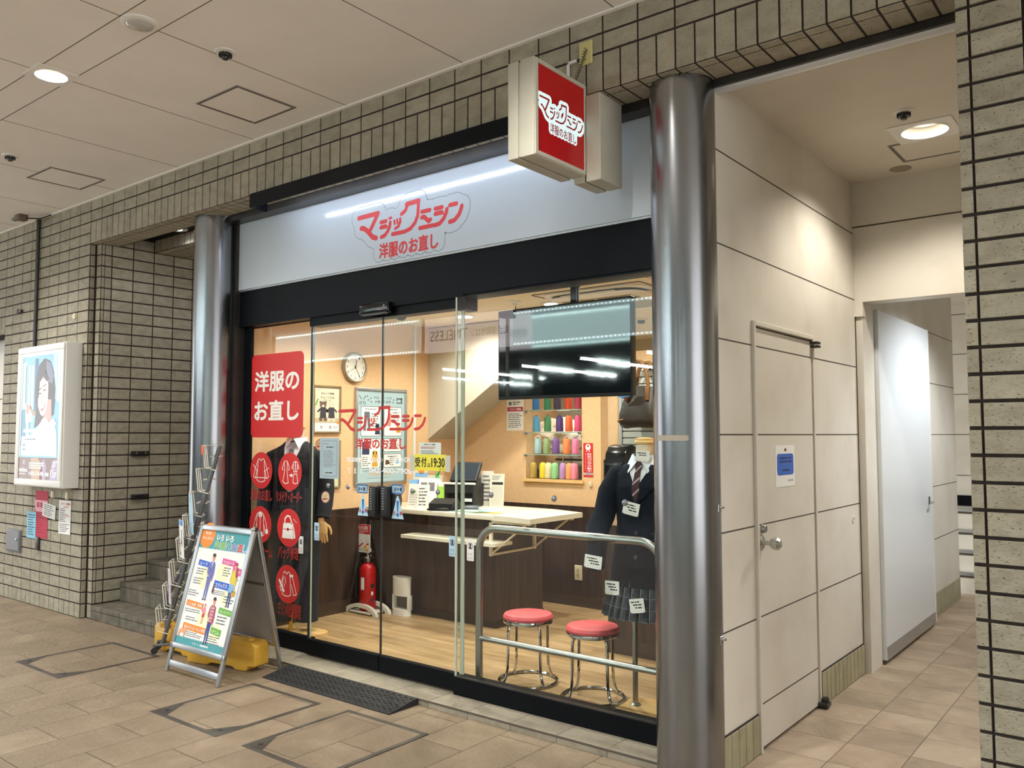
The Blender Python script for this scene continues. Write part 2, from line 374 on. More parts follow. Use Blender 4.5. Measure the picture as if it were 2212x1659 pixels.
M['paper'] = mat('white_paper', 'EDECE8', .8)
M['ink'] = mat('black_ink', '222222', .8)
M['greyink'] = mat('grey_ink', '77777A', .8)
M['redink'] = mat('red_ink', 'C63B44', .7)
M['signred'] = mat('red_sign_letters', 'DB3A40', .45)
M['vinylred'] = mat('red_window_vinyl', 'CE2B2A', .4)
M['vinylwhite'] = mat('white_window_vinyl', 'F1EEE4', .45)
M['peach'] = noisy(mat('peach_wallpaper', 'DDB88C', .75), ('DAB488', 'E1BD92'), 40, bump=.05, bscale=300)
def wood(name, cols, scale, stretch, rough=.4):
    m = mat(name, cols[0], rough); noisy(m, cols, scale, stretch, detail=8, lo=.3, hi=.72); return m
M['wains'] = wood('dark_walnut_panel', ('2B1E18', '3A2A21', '49362B'), 3, (9, 9, .6), .35)
M['walnut'] = wood('walnut_skirting', ('3A2A20', '463428'), 3, (.8, .8, 9), .4)
def plank():
    m = wood('oak_floor_planks', ('9C7F58', 'B6986F', 'C5AA83'), 2.2, (1.1, 9, 1), .38)
    b = m.node_tree.nodes['Principled BSDF']; src = b.inputs['Base Color'].links[0].from_socket
    mp = texco(m); br = nd(m, 'ShaderNodeTexBrick'); br.inputs['Scale'].default_value = 1; br.inputs['Brick Width'].default_value = .9; br.inputs['Row Height'].default_value = .075; br.inputs['Mortar Size'].default_value = .0012
    br.inputs['Color1'].default_value = (.86, .86, .86, 1); br.inputs['Color2'].default_value = (1.04, 1.04, 1.04, 1); br.inputs['Mortar'].default_value = (.6, .55, .5, 1); lk(m, mp, 'Vector', br, 'Vector')
    mx = nd(m, 'ShaderNodeMix', data_type='RGBA', blend_type='MULTIPLY'); mx.inputs[0].default_value = 1
    m.node_tree.links.new(src, mx.inputs[6]); lk(m, br, 'Color', mx, 7); m.node_tree.links.new(mx.outputs[2], b.inputs['Base Color']); return m
M['plank'] = plank()
M['ivorytop'] = mat('ivory_laminate', 'E3DECB', .3)
M['glass'] = glass('clear_glass')
M['acrylic'] = glass('thin_acrylic', (.93, .95, .96, 1))
M['lamp'] = mat('lamp_diffuser', 'FFF6E6', .5, emit=5, emitcol='FFF1DC')
M['lampcool'] = mat('cool_lamp_diffuser', 'FFFFFF', .5, emit=7, emitcol='EAF2FF')
M['reflector'] = mat('white_reflector', 'F4EFE6', .35)
M['cushion'] = noisy(mat('red_vinyl_seat', 'D4525A', .45), ('CF4B53', 'DA5A61'), 6)
M['navy'] = noisy(mat('navy_wool', '121722', .9, spec=.2), ('0F131C', '171D2A'), 60)
M['suit'] = noisy(mat('dark_suit_wool', '1E232D', .85), ('14181F', '1E232C'), 60)
M['shirt'] = mat('white_shirt_cotton', 'E6E8EE', .8)
M['maple'] = noisy(mat('pale_wood', 'E0B777', .4), ('DDB272', 'E6C184'), 5, (1, 1, 6))
M['yellow'] = noisy(mat('yellow_plastic_tank', 'D3A136', .42), ('CB982F', 'DBAB42'), 3)
for n_, c_ in dict(teal='4E9BA2', orange='E58B3A', pink='D4609A', blue='3D67C4', green='6FAE46', tan='E5A27E', brown='5B3B2C', yel='D9C64A', sky='7FB4E4', indigo='3A4D8C', violet='6F74B4', rose='E58FB0', lemon='F1EDC4', hair='463534', plaidred='B3405A', red='C8262E', warn='2F6FB7', sagepale='A3BCC4', postblue='A6C0C8', gold='C99A36', navyi='2A3558', lime='A5D44B', notice='EADF4A', paleblue='B4D4E6', redpap='B8384E', pinkpap='E9A7B8', seafoam='AEC4CC').items():
    M[n_] = mat('print_'+n_, c_, .7)
# ------------------------------------------------------------------ the setting
def S(mb, name, label=None, smooth=.6): return tag(mb.build(name, None, smooth), label, None, None, 'structure')
def tile1(mb, o, u, v, u0, u1, v0, v1, m, t=.0045, c=.0018):
    n = u.cross(v)
    def q(a, b, h): return o+u*a+v*b+n*h
    vs = [q(u0, v0, 0), q(u1, v0, 0), q(u1, v1, 0), q(u0, v1, 0), q(u0, v0, t-c), q(u1, v0, t-c), q(u1, v1, t-c), q(u0, v1, t-c),
          q(u0+c, v0+c, t), q(u1-c, v0+c, t), q(u1-c, v1-c, t), q(u0+c, v1-c, t)]
    fs = [(8, 9, 10, 11)]
    for i in range(4):
        j = (i+1) % 4; fs += [(i, j, 4+j, 4+i), (4+i, 4+j, 8+j, 8+i)]
    mb.add(vs, fs, m)
def tiles(mb, o, u, v, us, vs, m, ju=.009, jv=.011, t=.0045):
    """tiles between the joint lines us, vs on a face at o (o is the grout face)"""
    o, u, v = Vector(o), Vector(u), Vector(v)
    for a, b in zip(us, us[1:]):
        for c, d in zip(vs, vs[1:]): tile1(mb, o, u, v, a+ju/2, b-ju/2, c+jv/2, d-jv/2, m, t)
def seq(a, b, p):
    n = max(1, round((b-a)/p)); return [a+(b-a)*i/n for i in range(n+1)]
X, Y, Z = Vector((1, 0, 0)), Vector((0, 1, 0)), Vector((0, 0, 1))
CEIL, SOF, FY, RP = 3.485, 3.114, 3.29, .0937
rowz = [3.302-RP*k for k in range(35)]
T, G = M['tile'], M['grout']
# floors
mb = MB(); mb.box((-18, -9.5, -.1), (6, 3.44, 0), M['pave']); S(mb, 'floor', 'beige stone paving of the covered passage')
mb = MB(); mb.box((-1.78, 3.44, -.1), (1.6, 10.6, 0), M['corrfloor']); S(mb, 'floor', 'square beige stone tiles of the side corridor floor')
mb = MB(); mb.box((-5.46, 3.70, -.1), (-1.70, 8.0, .05), M['plank']); S(mb, 'floor', 'light oak plank floor inside the shop')
mb = MB(); mb.box((-5.45, 3.432, -.1), (-1.6, 3.70, .035), M['sillstone'], .002)
mb.box((-5.45, 3.428, .026), (-1.6, 3.433, .0345), M['joint']); mb.box((-5.45, 3.428, 0), (-1.6, 3.4325, .024), M['sillstone']); S(mb, 'trim_1', 'grey stone threshold step along the shop front')
# passage ceiling with recessed openings and panel joints
DL = [(-4.786+2.832*k, 1.973) for k in range(-2, 2)] + [(-4.786+2.832*k, -1.3) for k in range(-2, 2)]
dh = .098
mb = MB(); holes(mb, -18, 6, -3.0, FY, CEIL, [(x-dh, x+dh, y-dh, y+dh) for x, y in DL], M['ceil'])
mb.box((-18, -3, 3.7), (6, FY, 3.75), M['ceil'])
for y in (1.885, 2.073, -1.40, -1.21, .3): mb.box((-18, y-.0022, CEIL-.0008), (6, y+.0022, CEIL+.01), M['joint'])
for k in range(-12, 10):
    x = -3.848+.9375*k
    for a, b in ((2.073, FY), (-1.21, 1.885)): mb.box((x-.0022, a, CEIL-.0008), (x+.0022, b, CEIL+.01), M['joint'])
    if k % 3 in (0, 2): mb.box((x-.0022, 1.885, CEIL-.0008), (x+.0022, 2.073, CEIL+.01), M['joint'])
mb.box((-18, FY-.022, CEIL-.008), (3, FY, CEIL), M['ceil'])
S(mb, 'ceiling', 'off-white panelled ceiling of the passage')
# left tiled wall
mb = MB(); gx = FY+.0045
mb.box((-8.82, gx, 0), (-7.122, 3.62, CEIL), G); mb.box((-18, gx, 2.47), (-8.82, 3.62, CEIL), G)
lx = [-7.123-.1905*k for k in range(0, 10)][::-1]; lx = [-8.82] + [x for x in lx if x > -8.75]
tiles(mb, (0, gx, 0), X, Z, lx, rowz[:35][::-1], T)
tiles(mb, (0, gx, 0), X, Z, lx, [3.302, 3.395, CEIL], T)
tiles(mb, (0, gx, 0), X, Z, seq(-8.82, -7.123, .0953), [0, rowz[34]], T)
tiles(mb, (0, gx, 0), X, Z, seq(-10.2, -8.82, .19), [rowz[7], *rowz[:7][::-1], 3.395, CEIL], T)
tiles(mb, (0, gx, 0), X, Z, seq(-10.2, -8.82, .095), [2.47, rowz[7]], T)
# the wall's short return and the expansion joint
tiles(mb, (-7.122, 0, 0), Y, Z, [FY+.004, 3.338], rowz[2:35][::-1], T); tiles(mb, (-7.122, 0, 0), Y, Z, [FY+.004, 3.338], [0, rowz[34]], T)
mb.box((-18, 3.46, 0), (-8.82, 3.5, 2.47), M['corrwall']); mb.box((-18, 3.457, 1.865), (-8.82, 3.462, 1.872), M['joint']); mb.box((-8.845, 3.44, 0), (-8.82, 3.5, 2.47), M['corrwall'])
S(mb, 'wall_left', 'beige brick tile wall left of the stairs with dark joints')
# stair recess: side wall, far beam, dark ceiling, back and right walls
mb = MB(); mb.box((-7.2, 3.345, 0), (-7.039, 6.2, SOF+.4), G)
ry = [3.362+.0, 3.375] ; sy_ = [3.375]+[3.437+.187*k for k in range(0, 14)]
tiles(mb, (0, 3.347, 0), X, Z, [-7.108, -7.0345], [0, *rowz[2:35][::-1]], T, ju=.004); tiles(mb, (-7.039, 0, 0), Y, Z, [3.352, 3.375], [0, *rowz[2:35][::-1]], T, ju=.001)
tiles(mb, (-7.039, 0, 0), Y, Z, sy_, rowz[1:35][::-1], T); tiles(mb, (-7.039, 0, 0), Y, Z, sy_, [0, rowz[34]], T)
S(mb, 'wall_recess', 'dim tiled side wall of the stair recess')
mb = MB(); mb.box((-7.03, 3.815, SOF), (-5.5, 4.4, 3.6), G)
tiles(mb, (0, 3.815, 0), X, Z, seq(-7.03, -5.5, .094), [SOF, 3.30], T); tiles(mb, (0, 0, SOF), Y, X, [3.815, 3.90, 4.09, 4.28], seq(-7.03, -5.5, .094), T, jv=.010, t=.0022)
mb.box((-7.03, 3.50, 3.22), (-5.5, 3.815, 3.26), M['black']); mb.box((-7.03, 3.5, SOF), (-5.5, 3.504, 3.26), M['black'])
mb.box((-7.03, 4.4, SOF+.02), (-5.5, 6.2, 3.2), M['ceil'])
S(mb, 'ceiling', 'tiled second beam and dark ceiling over the stairs')
mb = MB(); mb.box((-7.03, 6.1, 0), (-5.5, 6.2, 3.3), G); tiles(mb, (0, 6.1, 0), X, Z, seq(-7.03, -5.53, .187), rowz[2:35][::-1], T); S(mb, 'wall_back', 'tiled wall at the head of the stairs')
# front beam
mb = MB(); bx = [-7.12]+[-6.931+.1878*k for k in range(0, 34)]; bx = [x for x in bx if x < -.57]+[-.56]
mb.box((-7.12, gx, SOF+.0022), (-.56, 3.50, CEIL+.1), G)
tiles(mb, (0, gx, 0), X, Z, bx, [3.302, 3.395, CEIL], T, ju=.009)
hx = sorted(bx+[(a+b)/2 for a, b in zip(bx, bx[1:])])
tiles(mb, (0, gx, 0), X, Z, hx, [SOF, 3.302], T, ju=.009)
tiles(mb, (0, 0, SOF+.0022), Y, X, [FY+.003, 3.352, 3.50], hx, T, ju=.008, jv=.010, t=.0022)
S(mb, 'wall_front', 'long tiled beam over the shop front')
# right pillar
mb = MB(); mb.box((-.562, gx, 0), (2.6, 3.9, CEIL+.1), G)
tiles(mb, (0, gx, 0), X, Z, [-.566, -.5205], rowz[:35][::-1], T, ju=.008, jv=.013, t=.011)
tiles(mb, (0, gx, 0), X, Z, [-.5205, -.354]+[-.354+.1878*k for k in range(1, 13)], [0]+rowz[:35][::-1]+[3.395, CEIL], T, ju=.010, jv=.0125, t=.011)
tiles(mb, (-.562, 0, 0), -Y, Z, [-3.89, -3.7, -3.51, -3.32], rowz[:35][::-1], T)
S(mb, 'wall_right', 'tiled pillar at the right edge with dark joints')
# steps of the recess
mb = MB()
for k in range(9):
    y, z = 3.34+.242*k, .112+.158*k
    mb.box((-7.03, y+.004, max(0, z-.5)), (-5.5, 6.1, z-.006), G)
    tiles(mb, (0, y+.004, 0), X, Z, seq(-7.03, -5.5, .094), [z-.158 if k else 0, z-.038], M['steptile'], ju=.004, jv=.005, t=.007)
    tiles(mb, (0, y+.002, 0), X, Z, seq(-7.03, -5.5, .094), [z-.038, z], M['steptile'], ju=.004, jv=.004, t=.008)
    tiles(mb, (0, 0, z-.008), X, Y, seq(-7.03, -5.5, .094), [y-.004, y+.07, y+.26], M['steptile'], ju=.004, jv=.005, t=.008)
S(mb, 'stairs', 'grey tiled steps rising into the dim recess')
# corridor
mb = MB(); gz = (2.802, 2.369, 1.934, 1.501, 1.064, .626)
D0, D1, DT = 3.897, 4.785, 2.055
mb.box((-1.75, 3.5, 0), (-1.595, D0, 3.13), M['corrwall']); mb.box((-1.75, D1, 0), (-1.595, 5.6, 3.13), M['corrwall']); mb.box((-1.75, D0, DT), (-1.595, D1, 3.13), M['corrwall'])
for z in gz:
    for a, b in ((3.5, D0-.002), (D1+.002, 5.6)) if z < DT else ((3.5, 5.6),): mb.box((-1.6, a, z-.0035), (-1.5945, b, z+.0035), M['groove'])
S(mb, 'wall_corridor', 'cream panelled wall of the side corridor')
mb = MB(); mb.box((-1.6, 3.5, 0), (-1.590, D0-.004, .187), G); mb.box((-1.6, D1+.004, 0), (-1.590, 5.6, .187), G)
for a, b in ((3.5, D0-.004), (D1+.004, 5.6)): tiles(mb, (-1.592, 0, 0), Y, Z, seq(a, b, .072), [0, .182], M['skirt'], ju=.006, jv=.006, t=.006)
S(mb, 'baseboard_corridor', 'olive tile skirting of the corridor wall')
mb = MB(); ch = (-.99, 4.83); holes(mb, -1.6, 1.6, 3.5, 5.62, 3.13, [(ch[0]-.13, ch[0]+.13, ch[1]-.13, ch[1]+.13), (.27, .53, ch[1]-.13, ch[1]+.13)], M['ceilcorr']); mb.box((-1.6, 3.5, 3.4), (1.6, 5.62, 3.45), M['ceilcorr']); S(mb, 'ceiling', 'cream ceiling of the side corridor')
mb = MB(); mb.box((-1.75, 5.6, 2.352), (1.6, 5.75, 3.13), M['corrwall']); mb.box((-.05, 5.6, 0), (1.6, 5.75, 2.352), M['corrwall']); mb.box((-1.6, 5.595, 2.842-.0035), (1.6, 5.601, 2.842+.0035), M['groove'])
mb.box((-1.595, 5.62, 0), (-1.553, 5.87, 2.352), M['corrwall']); mb.box((-1.595, 5.60, 2.26), (-1.545, 5.66, 2.352), M['corrwall'])
S(mb, 'wall_corridor_back', 'cream wall with doorway at the end of the corridor')
mb = MB(); mb.box((1.5, 3.9, 0), (1.6, 10.6, 3.13), M['corrwall']); S(mb, 'wall_corridor_right', 'right wall of the corridor')
mb = MB(); mb.box((-1.85, 5.75, 0), (-1.61, 8.72, 3.3), M['corrwall'])
for z in gz: mb.box((-1.62, 7.4, z-.003), (-1.609, 8.72, z+.003), M['groove'])
tiles(mb, (-1.612, 0, 0), Y, Z, seq(7.45, 8.72, .1), [0, .19], M['skirt'], ju=.006, t=.006)
S(mb, 'wall_stairwell', 'pale panelled side wall of the stairwell')
mb = MB(); mb.box((-3.2, 10.12, 0), (1.6, 10.3, 3.3), M['corrwall'])
for z in gz: mb.box((-3.2, 10.115, z-.003), (1.6, 10.121, z+.003), M['groove'])
mb.box((-3.2, 10.105, .74), (1.6, 10.121, .85), M['black']); S(mb, 'wall_stairwell_back', 'pale panelled wall behind the far steps')
mb = MB(); mb.box((-1.85, 5.75, 2.9), (1.6, 10.3, 2.95), M['ceilcorr']); mb.box((-3.2, 8.72, 2.9), (-1.85, 10.3, 2.95), M['ceilcorr']); S(mb, 'ceiling', 'ceiling of the stairwell')
mb = MB()
for k, z in enumerate((.20, .375, .545, .73)):
    y = 8.95+.28*k; mb.box((-3.2, y, 0), (1.5, 10.12, z), M['corrwall']); mb.box((-3.2, y-.012, z-.028), (1.5, y+.05, z+.003), M['silver']); mb.box((-3.2, y-.002, z-.05), (1.5, y+.001, z-.028), M['joint'])
mb.box((-3.2, 8.72, 0), (-3.1, 10.3, 3), M['corrwall']); S(mb, 'stairs', 'white steps with silver nosings at the far end of the corridor')
# shop shell
SX, BY, SH = -5.43, 6.02, 2.5
WZ = .893
mb = MB(); mb.box((-5.5, 3.72, .05), (SX, 8.0, 2.62), M['peach']); mb.box((-5.5, 3.72, .05), (SX+.010, BY, WZ), M['wains']); mb.box((-5.5, 3.72, .05), (SX+.018, BY, .15), M['walnut']); S(mb, 'wall_shop_left', 'peach wall with dark wood dado inside the shop')
N0, N1, NZ0, NZ1 = -4.587, -3.985, 1.115, 2.12
mb = MB()
for a, b, c, d in ((SX, N0, .05, SH), (N1, -3.796, .05, SH), (N0, N1, .05, NZ0), (N0, N1, NZ1, SH)): mb.box((a, BY, c), (b, BY+.13, d), M['peach'])
mb.box((SX, BY-.010, .05), (-3.79, BY+.14, WZ), M['wains']); mb.box((SX, BY-.018, .05), (-3.782, BY+.14, .15), M['walnut'])
mb.box((N0-.02, BY-.028, NZ0-.028), (N1+.02, BY+.12, NZ0), M['maple']); mb.box((N0-.012, BY-.006, NZ0-.055), (N1+.012, BY, NZ0-.028), M['maple'])
S(mb, 'wall_shop_back', 'peach back wall of the shop with a display niche')
mb = MB(); mb.box((-3.03, 4.9, .05), (-1.7, 5.02, 2.06), M['peach']); mb.box((-3.036, 4.89, .05), (-1.7, 5.03, WZ), M['wains']); mb.box((-3.042, 4.882, .05), (-1.7, 5.038, .15), M['walnut']); S(mb, 'wall_partition', 'half height peach partition behind the uniform display')
mb = MB(); mb.box((-1.77, 3.72, .05), (-1.70, 8, 2.62), M['peach']); mb.box((-1.78, 3.72, .05), (-1.70, 4.9, WZ), M['wains']); S(mb, 'wall_shop_right', 'right side wall of the shop')
mb = MB(); mb.box((-5.5, 7.7, .05), (-1.7, 7.8, 2.62), mat('grey_workroom_wall', 'A9A79C', .8)); S(mb, 'wall_workroom', 'grey back wall of the workroom')
SD = [(-3.66, 5.15), (-4.64, 5.24), (-4.75, 4.25), (-3.55, 4.2), (-2.35, 4.2), (-2.35, 5.9), (-3.6, 6.9), (-4.75, 6.5)]  # last entry is an added lamp, out of view, that brightens the workroom
mb = MB(); holes(mb, -5.5, -1.7, 3.66, 7.8, SH, [(x-.075, x+.075, y-.075, y+.075) for x, y in SD], mat('cream_shop_ceiling', 'E4D6B8', .8)); mb.box((-5.5, 3.66, 2.62), (-1.7, 7.8, 2.66), M['ceil'])
mb.box((-4.35, 4.52, SH-.0008), (-3.2, 4.526, SH+.01), M['joint'])
for a_, b_ in (((-3.9, 4.62), (-2.6, 4.625)), ((-2.6, 4.62), (-2.595, 5.9))): mb.box((*a_, SH-.001), (*b_, SH+.004), M['joint'])
S(mb, 'ceiling', 'cream ceiling of the shop')
mb = MB(); mb.prism([(SX+.001, 1.462), (-4.597, 1.981), (-3.79, 2.49), (SX+.001, 2.49)], (0, BY-.001, 0), X, Z, BY-.001-5.63, mat('stair_soffit_white', 'CBC5B4', .8)); S(mb, 'ceiling', 'sloping white underside of stairs above the counter', smooth=0)
# opposite side of the passage (seen in the glass)
mb = MB(); dk = mat('dark_shop_wall', '24282A', .7)
mb.box((-18, -3.06, 2.84), (6, -3.0, CEIL), mat('black_fascia', '1A1C1E', .4)); mb.box((-18, -9.5, 2.76), (6, -3.06, 2.84), mat('grey_shop_ceiling', '5A5F60', .8)); mb.box((-18, -9.5, 0), (6, -9.4, 2.8), dk)
for x in (-18, -12.2, -4.3, 5.9): mb.box((x, -9.4, 0), (x+.1, -3.02, 2.8), dk)
for x in (-8.02, -4.4, -10.05, -14.2): mb.box((x, -3.05, 0), (x+.12, -2.98, 2.86), M['frame'])
pw_ = mat('pale_shop_wall', 'CDD2C8', .7); mb.box((-4.19, -7.0, 0), (5.89, -6.9, 2.8), pw_); mb.box((-4.2, -7, 0), (-4.16, -3.1, 2.76), pw_); mb.box((5.85, -7, 0), (5.9, -3.1, 2.76), pw_); mb.box((-4.2, -7, 2.74), (5.9, -3.1, 2.765), pw_)
mb.box((-18, -9.4, 0), (5.9, -3.06, .012), dk); S(mb, 'wall_opposite', 'dark shop front on the far side of the passage')
# steel columns
for cx, cy_, lb in ((-1.734, 3.474, 'round brushed steel column beside the corridor, right of the shop window'), (-5.585, 3.50, 'round brushed steel column beside the stairs, left of the shop window')):
    mb = MB(); mb.cyl((cx, cy_, 0), (cx, cy_, SOF+.004), .148, M['steel'], 64); c = tag(mb.build('steel_column'), lb, 'column')
    c['kind'] = 'structure'
# shop front metalwork
mb = MB(); B, F = M['black'], M['frame']
mb.box((-5.45, 3.615, 2.312), (-1.62, 3.72, 2.565), B); mb.box((-5.45, 3.608, 2.30), (-3.2, 3.72, 2.318), B); mb.box((-5.45, 3.603, 2.562), (-1.62, 3.64, 2.574), M['silver'])
mb.box((-5.422, 3.655, .035), (-5.335, 3.678, 2.312), B)
mb.box((-5.66, 3.55, .0), (-5.545, 3.70, SOF), F); mb.box((-5.545, 3.62, 0), (-5.487, 3.70, SOF), M['blackmat']); mb.box((-5.487, 3.575, 0), (-5.425, 3.70, SOF), F)
mb.box((-5.487, 3.50, 3.07), (-1.62, 3.68, SOF), F); mb.box((-5.43, 3.57, 3.085), (-1.62, 3.60, 3.104), M['silver']); mb.box((-5.425, 3.59, 3.104), (-1.62, 3.612, 3.112), B)
mb.box((-5.5, 3.68, 2.3), (-1.62, 3.74, 3.2), M['blackmat'])
mb.box((-5.34, 3.655, .035), (-4.612, 3.70, .140), B); mb.box((-3.265, 3.600, .035), (-1.62, 3.69, .135), B, .002); mb.box((-3.262, 3.603, .134), (-1.62, 3.63, .139), M['frame'])
mb.box((-4.62, 3.625, 2.243), (-3.26, 3.72, 2.312), B); mb.box((-3.26, 3.612, 2.225), (-3.19, 3.72, 2.312), B)
mb.box((-3.19, 3.615, 2.300), (-1.62, 3.68, 2.315), B)
S(mb, 'trim_2', 'black and bronze metal framing of the shop front')
mb = MB(); mb.tube([(-1.60, 3.545, 3.092), (-.56, 3.545, 3.092)], .03, mat('rail_alloy', 'D2D4D6', .42, .55), 16); mb.box((-1.6, 3.50, 3.08), (-.56, 3.54, SOF), M['frame']); mb.box((-1.6, 3.545, 3.112), (-.56, 3.62, 3.135), M['silver']); S(mb, 'trim_3', 'chrome rail under the beam at the corridor mouth')
# glass
def pane(name, kind, x0, x1, y, z0, z1, lb, edges=()):
    t = thing(name, lb, kind, ((x0+x1)/2, y, z0), kind='structure')
    mb = MB(); mb.box((x0, y-.004, z0), (x1, y+.004, z1), M['glass']); mb.build('glass_pane', t, 0)
    for x, w, m in edges: mb = MB(); mb.box((x-w/2, y-.0052, z0), (x+w/2, y+.0052, z1), m); mb.build('glass_edge', t, 0)
    return t
GE = mat('pale_glass_edge', 'B9C0B0', .25); GB = M['blackmat']
win1 = pane('window_1', 'window', -5.34, -4.622, 3.668, .138, 2.312, 'narrow glass panel with red vinyl stickers at the left of the shop front', [(-4.634, .024, GE)])
win2 = pane('window_2', 'window', -3.262, -1.66, 3.612, .137, 2.302, 'wide fixed glass window right of the sliding doors', [(-3.256, .010, GE)])
door1 = pane('door_1', 'door', -4.618, -3.909, 3.640, .145, 2.262, 'left leaf of the sliding glass doors', [(-4.609, .011, GB)])
door2 = pane('door_2', 'door', -3.903, -3.222, 3.640, .145, 2.262, 'right leaf of the sliding glass doors', [(-3.232, .022, GE)])
for t, x0, x1 in ((door1, -4.618, -3.909), (door2, -3.903, -3.27)):
    mb = MB(); mb.box((x0, 3.622, .045), (x1, 3.660, .146), M['black'], .003); mb.build('bottom_rail', t)
mb = MB(); mb.box((-3.9095, 3.634, .146), (-3.9025, 3.646, 2.262), M['rubber']); mb.build('rubber_seal', door1)
# corridor service door
dr = thing('door_3', 'cream flush service door in the corridor wall', 'door', (-1.6, 4.34, 0), kind='structure')
mb = MB(); mb.box((-1.64, D0+.028, .012), (-1.597, D1-.028, DT-.030), M['corrwall'], .002)
for z in (1.934, 1.501, 1.064, .626, .215): mb.box((-1.605, D0+.03, z-.0032), (-1.5965, D1-.03, z+.0032), M['groove'])
mb.build('door_leaf', dr)
mb = MB(); cw = M['corrwall']
mb.box((-1.70, D0+.002, 0), (-1.580, D0+.024, DT), cw, .002); mb.box((-1.70, D1-.024, 0), (-1.588, D1-.002, DT), cw, .002); mb.box((-1.70, D0+.024, DT-.022), (-1.580, D1-.024, DT), cw, .002)
mb.box((-1.72, D0+.02, 0), (-1.66, D1-.02, DT), M['groove']); mb.build('door_frame', dr)
mb = MB(); M['knob'] = mat('satin_nickel', 'C2C2BE', .25, .9); c = at(1643, 1172, x=-1.60); ky, kz = c.y, c.z
mb.lathe([(.038, 0), (.038, .004), (.030, .010), (.011, .014), (.011, .045), (.024, .052), (.031, .068), (.030, .084), (.018, .097), (.004, .10)], (-1.597, ky, kz), M['knob'], 28, 'x'); mb.build('door_knob', dr)
mb = MB(); c = at(1649, 1142, x=-1.59); mb.lathe([(.022, 0), (.021, .012), (.016, .022), (.006, .023)], (-1.597, c.y, c.z), M['rail'], 22, 'x'); mb.build('deadbolt', dr)
mb = MB(); mb.box((-1.62, D1-.05, 2.010), (-1.555, D1+.012, 2.024), M['frame'], .002); mb.box((-1.62, D1-.03, 1.990), (-1.555, D1+.012, 2.004), M['frame'], .002); mb.build('pivot_hinge', dr)
mb = MB(); mb.box((-1.62, D1-.05, .008), (-1.545, D1+.02, .030), M['frame'], .003); mb.lathe([(.022, 0), (.022, .05)], (-1.575, D1+.004, .0), M['frame'], 14); mb.build('pivot_hinge', dr)
# open white door
wd = thing('door_4', 'tall white steel door standing open at the end of the corridor', 'door', (-1.54, 6.6, 0), kind='structure')
WD = mat('white_steel_door', 'DDE1E4', .28); mb = MB(); mb.box((-1.575, 5.88, .03), (-1.527, 7.32, 2.335), WD, .002); mb.box((-1.5275, 7.30, .03), (-1.524, 7.322, 2.335), M['white']); mb.build('door_leaf', wd)
mb = MB(); mb.box((-1.528, 5.885, .03), (-1.525, 7.30, .115), M['silver']); mb.build('kick_plate', wd)
mb = MB(); mb.box((-1.53, 7.16, .955), (-1.520, 7.20, 1.02), M['chrome'], .003); mb.tube([(-1.525, 7.18, .975), (-1.495, 7.18, .975), (-1.488, 7.16, .975), (-1.488, 7.10, .975)], .008, M['chrome'], 8); mb.build('lever_handle', wd)
# ------------------------------------------------------------------ lamps in the ceilings
def downlight(name, label, x, y, z, half, r, power, col, lamp, group, square=True, depth=.075, spot=2.5, plate=.006):
    t = thing(name, label, 'ceiling light', (x, y, z), group=group)
    mb = MB(); n = 32; o = []
    for j in range(n):
        a = 2*PI*j/n; c, s = math.cos(a), math.sin(a)
        k = half/max(abs(c), abs(s)) if square else half; o.append((c*k, s*k, c*r, s*r))
    vs = [(x+a, y+b, z) for a, b, _, _ in o]+[(x+a, y+b, z-plate) for a, b, _, _ in o]+[(x+a, y+b, z-plate) for _, _, a, b in o]+[(x+a, y+b, z+.004) for _, _, a, b in o]
    mb.add(vs, [(k*n+j, k*n+(j+1) % n, (k+1)*n+(j+1) % n, (k+1)*n+j) for k in range(3) for j in range(n)], M['white'])
    mb.lathe([(r*1.06, -plate-.003), (r*1.0, -plate-.004), (r*.985, -plate+.001)], (x, y, z), M['white'], 32, caps=False); mb.build('trim_plate', t)
    mb = MB(); mb.lathe([(r*.985, 0), (r*.86, depth*.55), (r*.72, depth*.6), (r*.62, depth)], (x, y, z), M['reflector'], 32, caps=False); mb.build('reflector', t)
    mb = MB(); mb.lathe([(r*.62, depth), (.001, depth)], (x, y, z), lamp, 28, caps=False); mb.build('lamp_lens', t)
    light('lamp', 'SPOT', (x, y, z+depth*.55), power, col, r*.55, spot, .55, parent=t)
    return t
for i, (x, y) in enumerate(DL):
    if i == 2: lb = 'square-plated round downlight glowing in the passage ceiling above the A-board'
    else: lb = 'square-plated round downlight of the passage outside the picture'
    downlight('downlight', lb, x, y, CEIL, .108, .080, PASSAGE_W, NEUT, M['lamp'], 'passage downlights' if i != 2 else None)
downlight('downlight', 'square-plated round downlight in the corridor ceiling by the access hatch', ch[0], ch[1], 3.13, .155, .115, CORRIDOR_W, WARM, M['lamp'], None, spot=2.35)
downlight('downlight', 'square-plated round downlight added unseen behind the right pillar to even the corridor light', .4, ch[1], 3.13, .155, .115, CORRIDOR_W, WARM, M['lamp'], None, spot=2.5)  # added lamp, never in view, evens out the light on the corridor walls
downlight('downlight', 'small cold white downlight over the dim stairs', -6.46, 3.69, 3.22, .085, .07, RECESS_W, COOL, M['lampcool'], None, False, -.010, plate=.008)
downlight('downlight', 'downlight of the stairwell behind the white door', -.35, 6.9, 2.9, .1, .09, STAIR_W, COOL, M['lampcool'], None, False, .02)
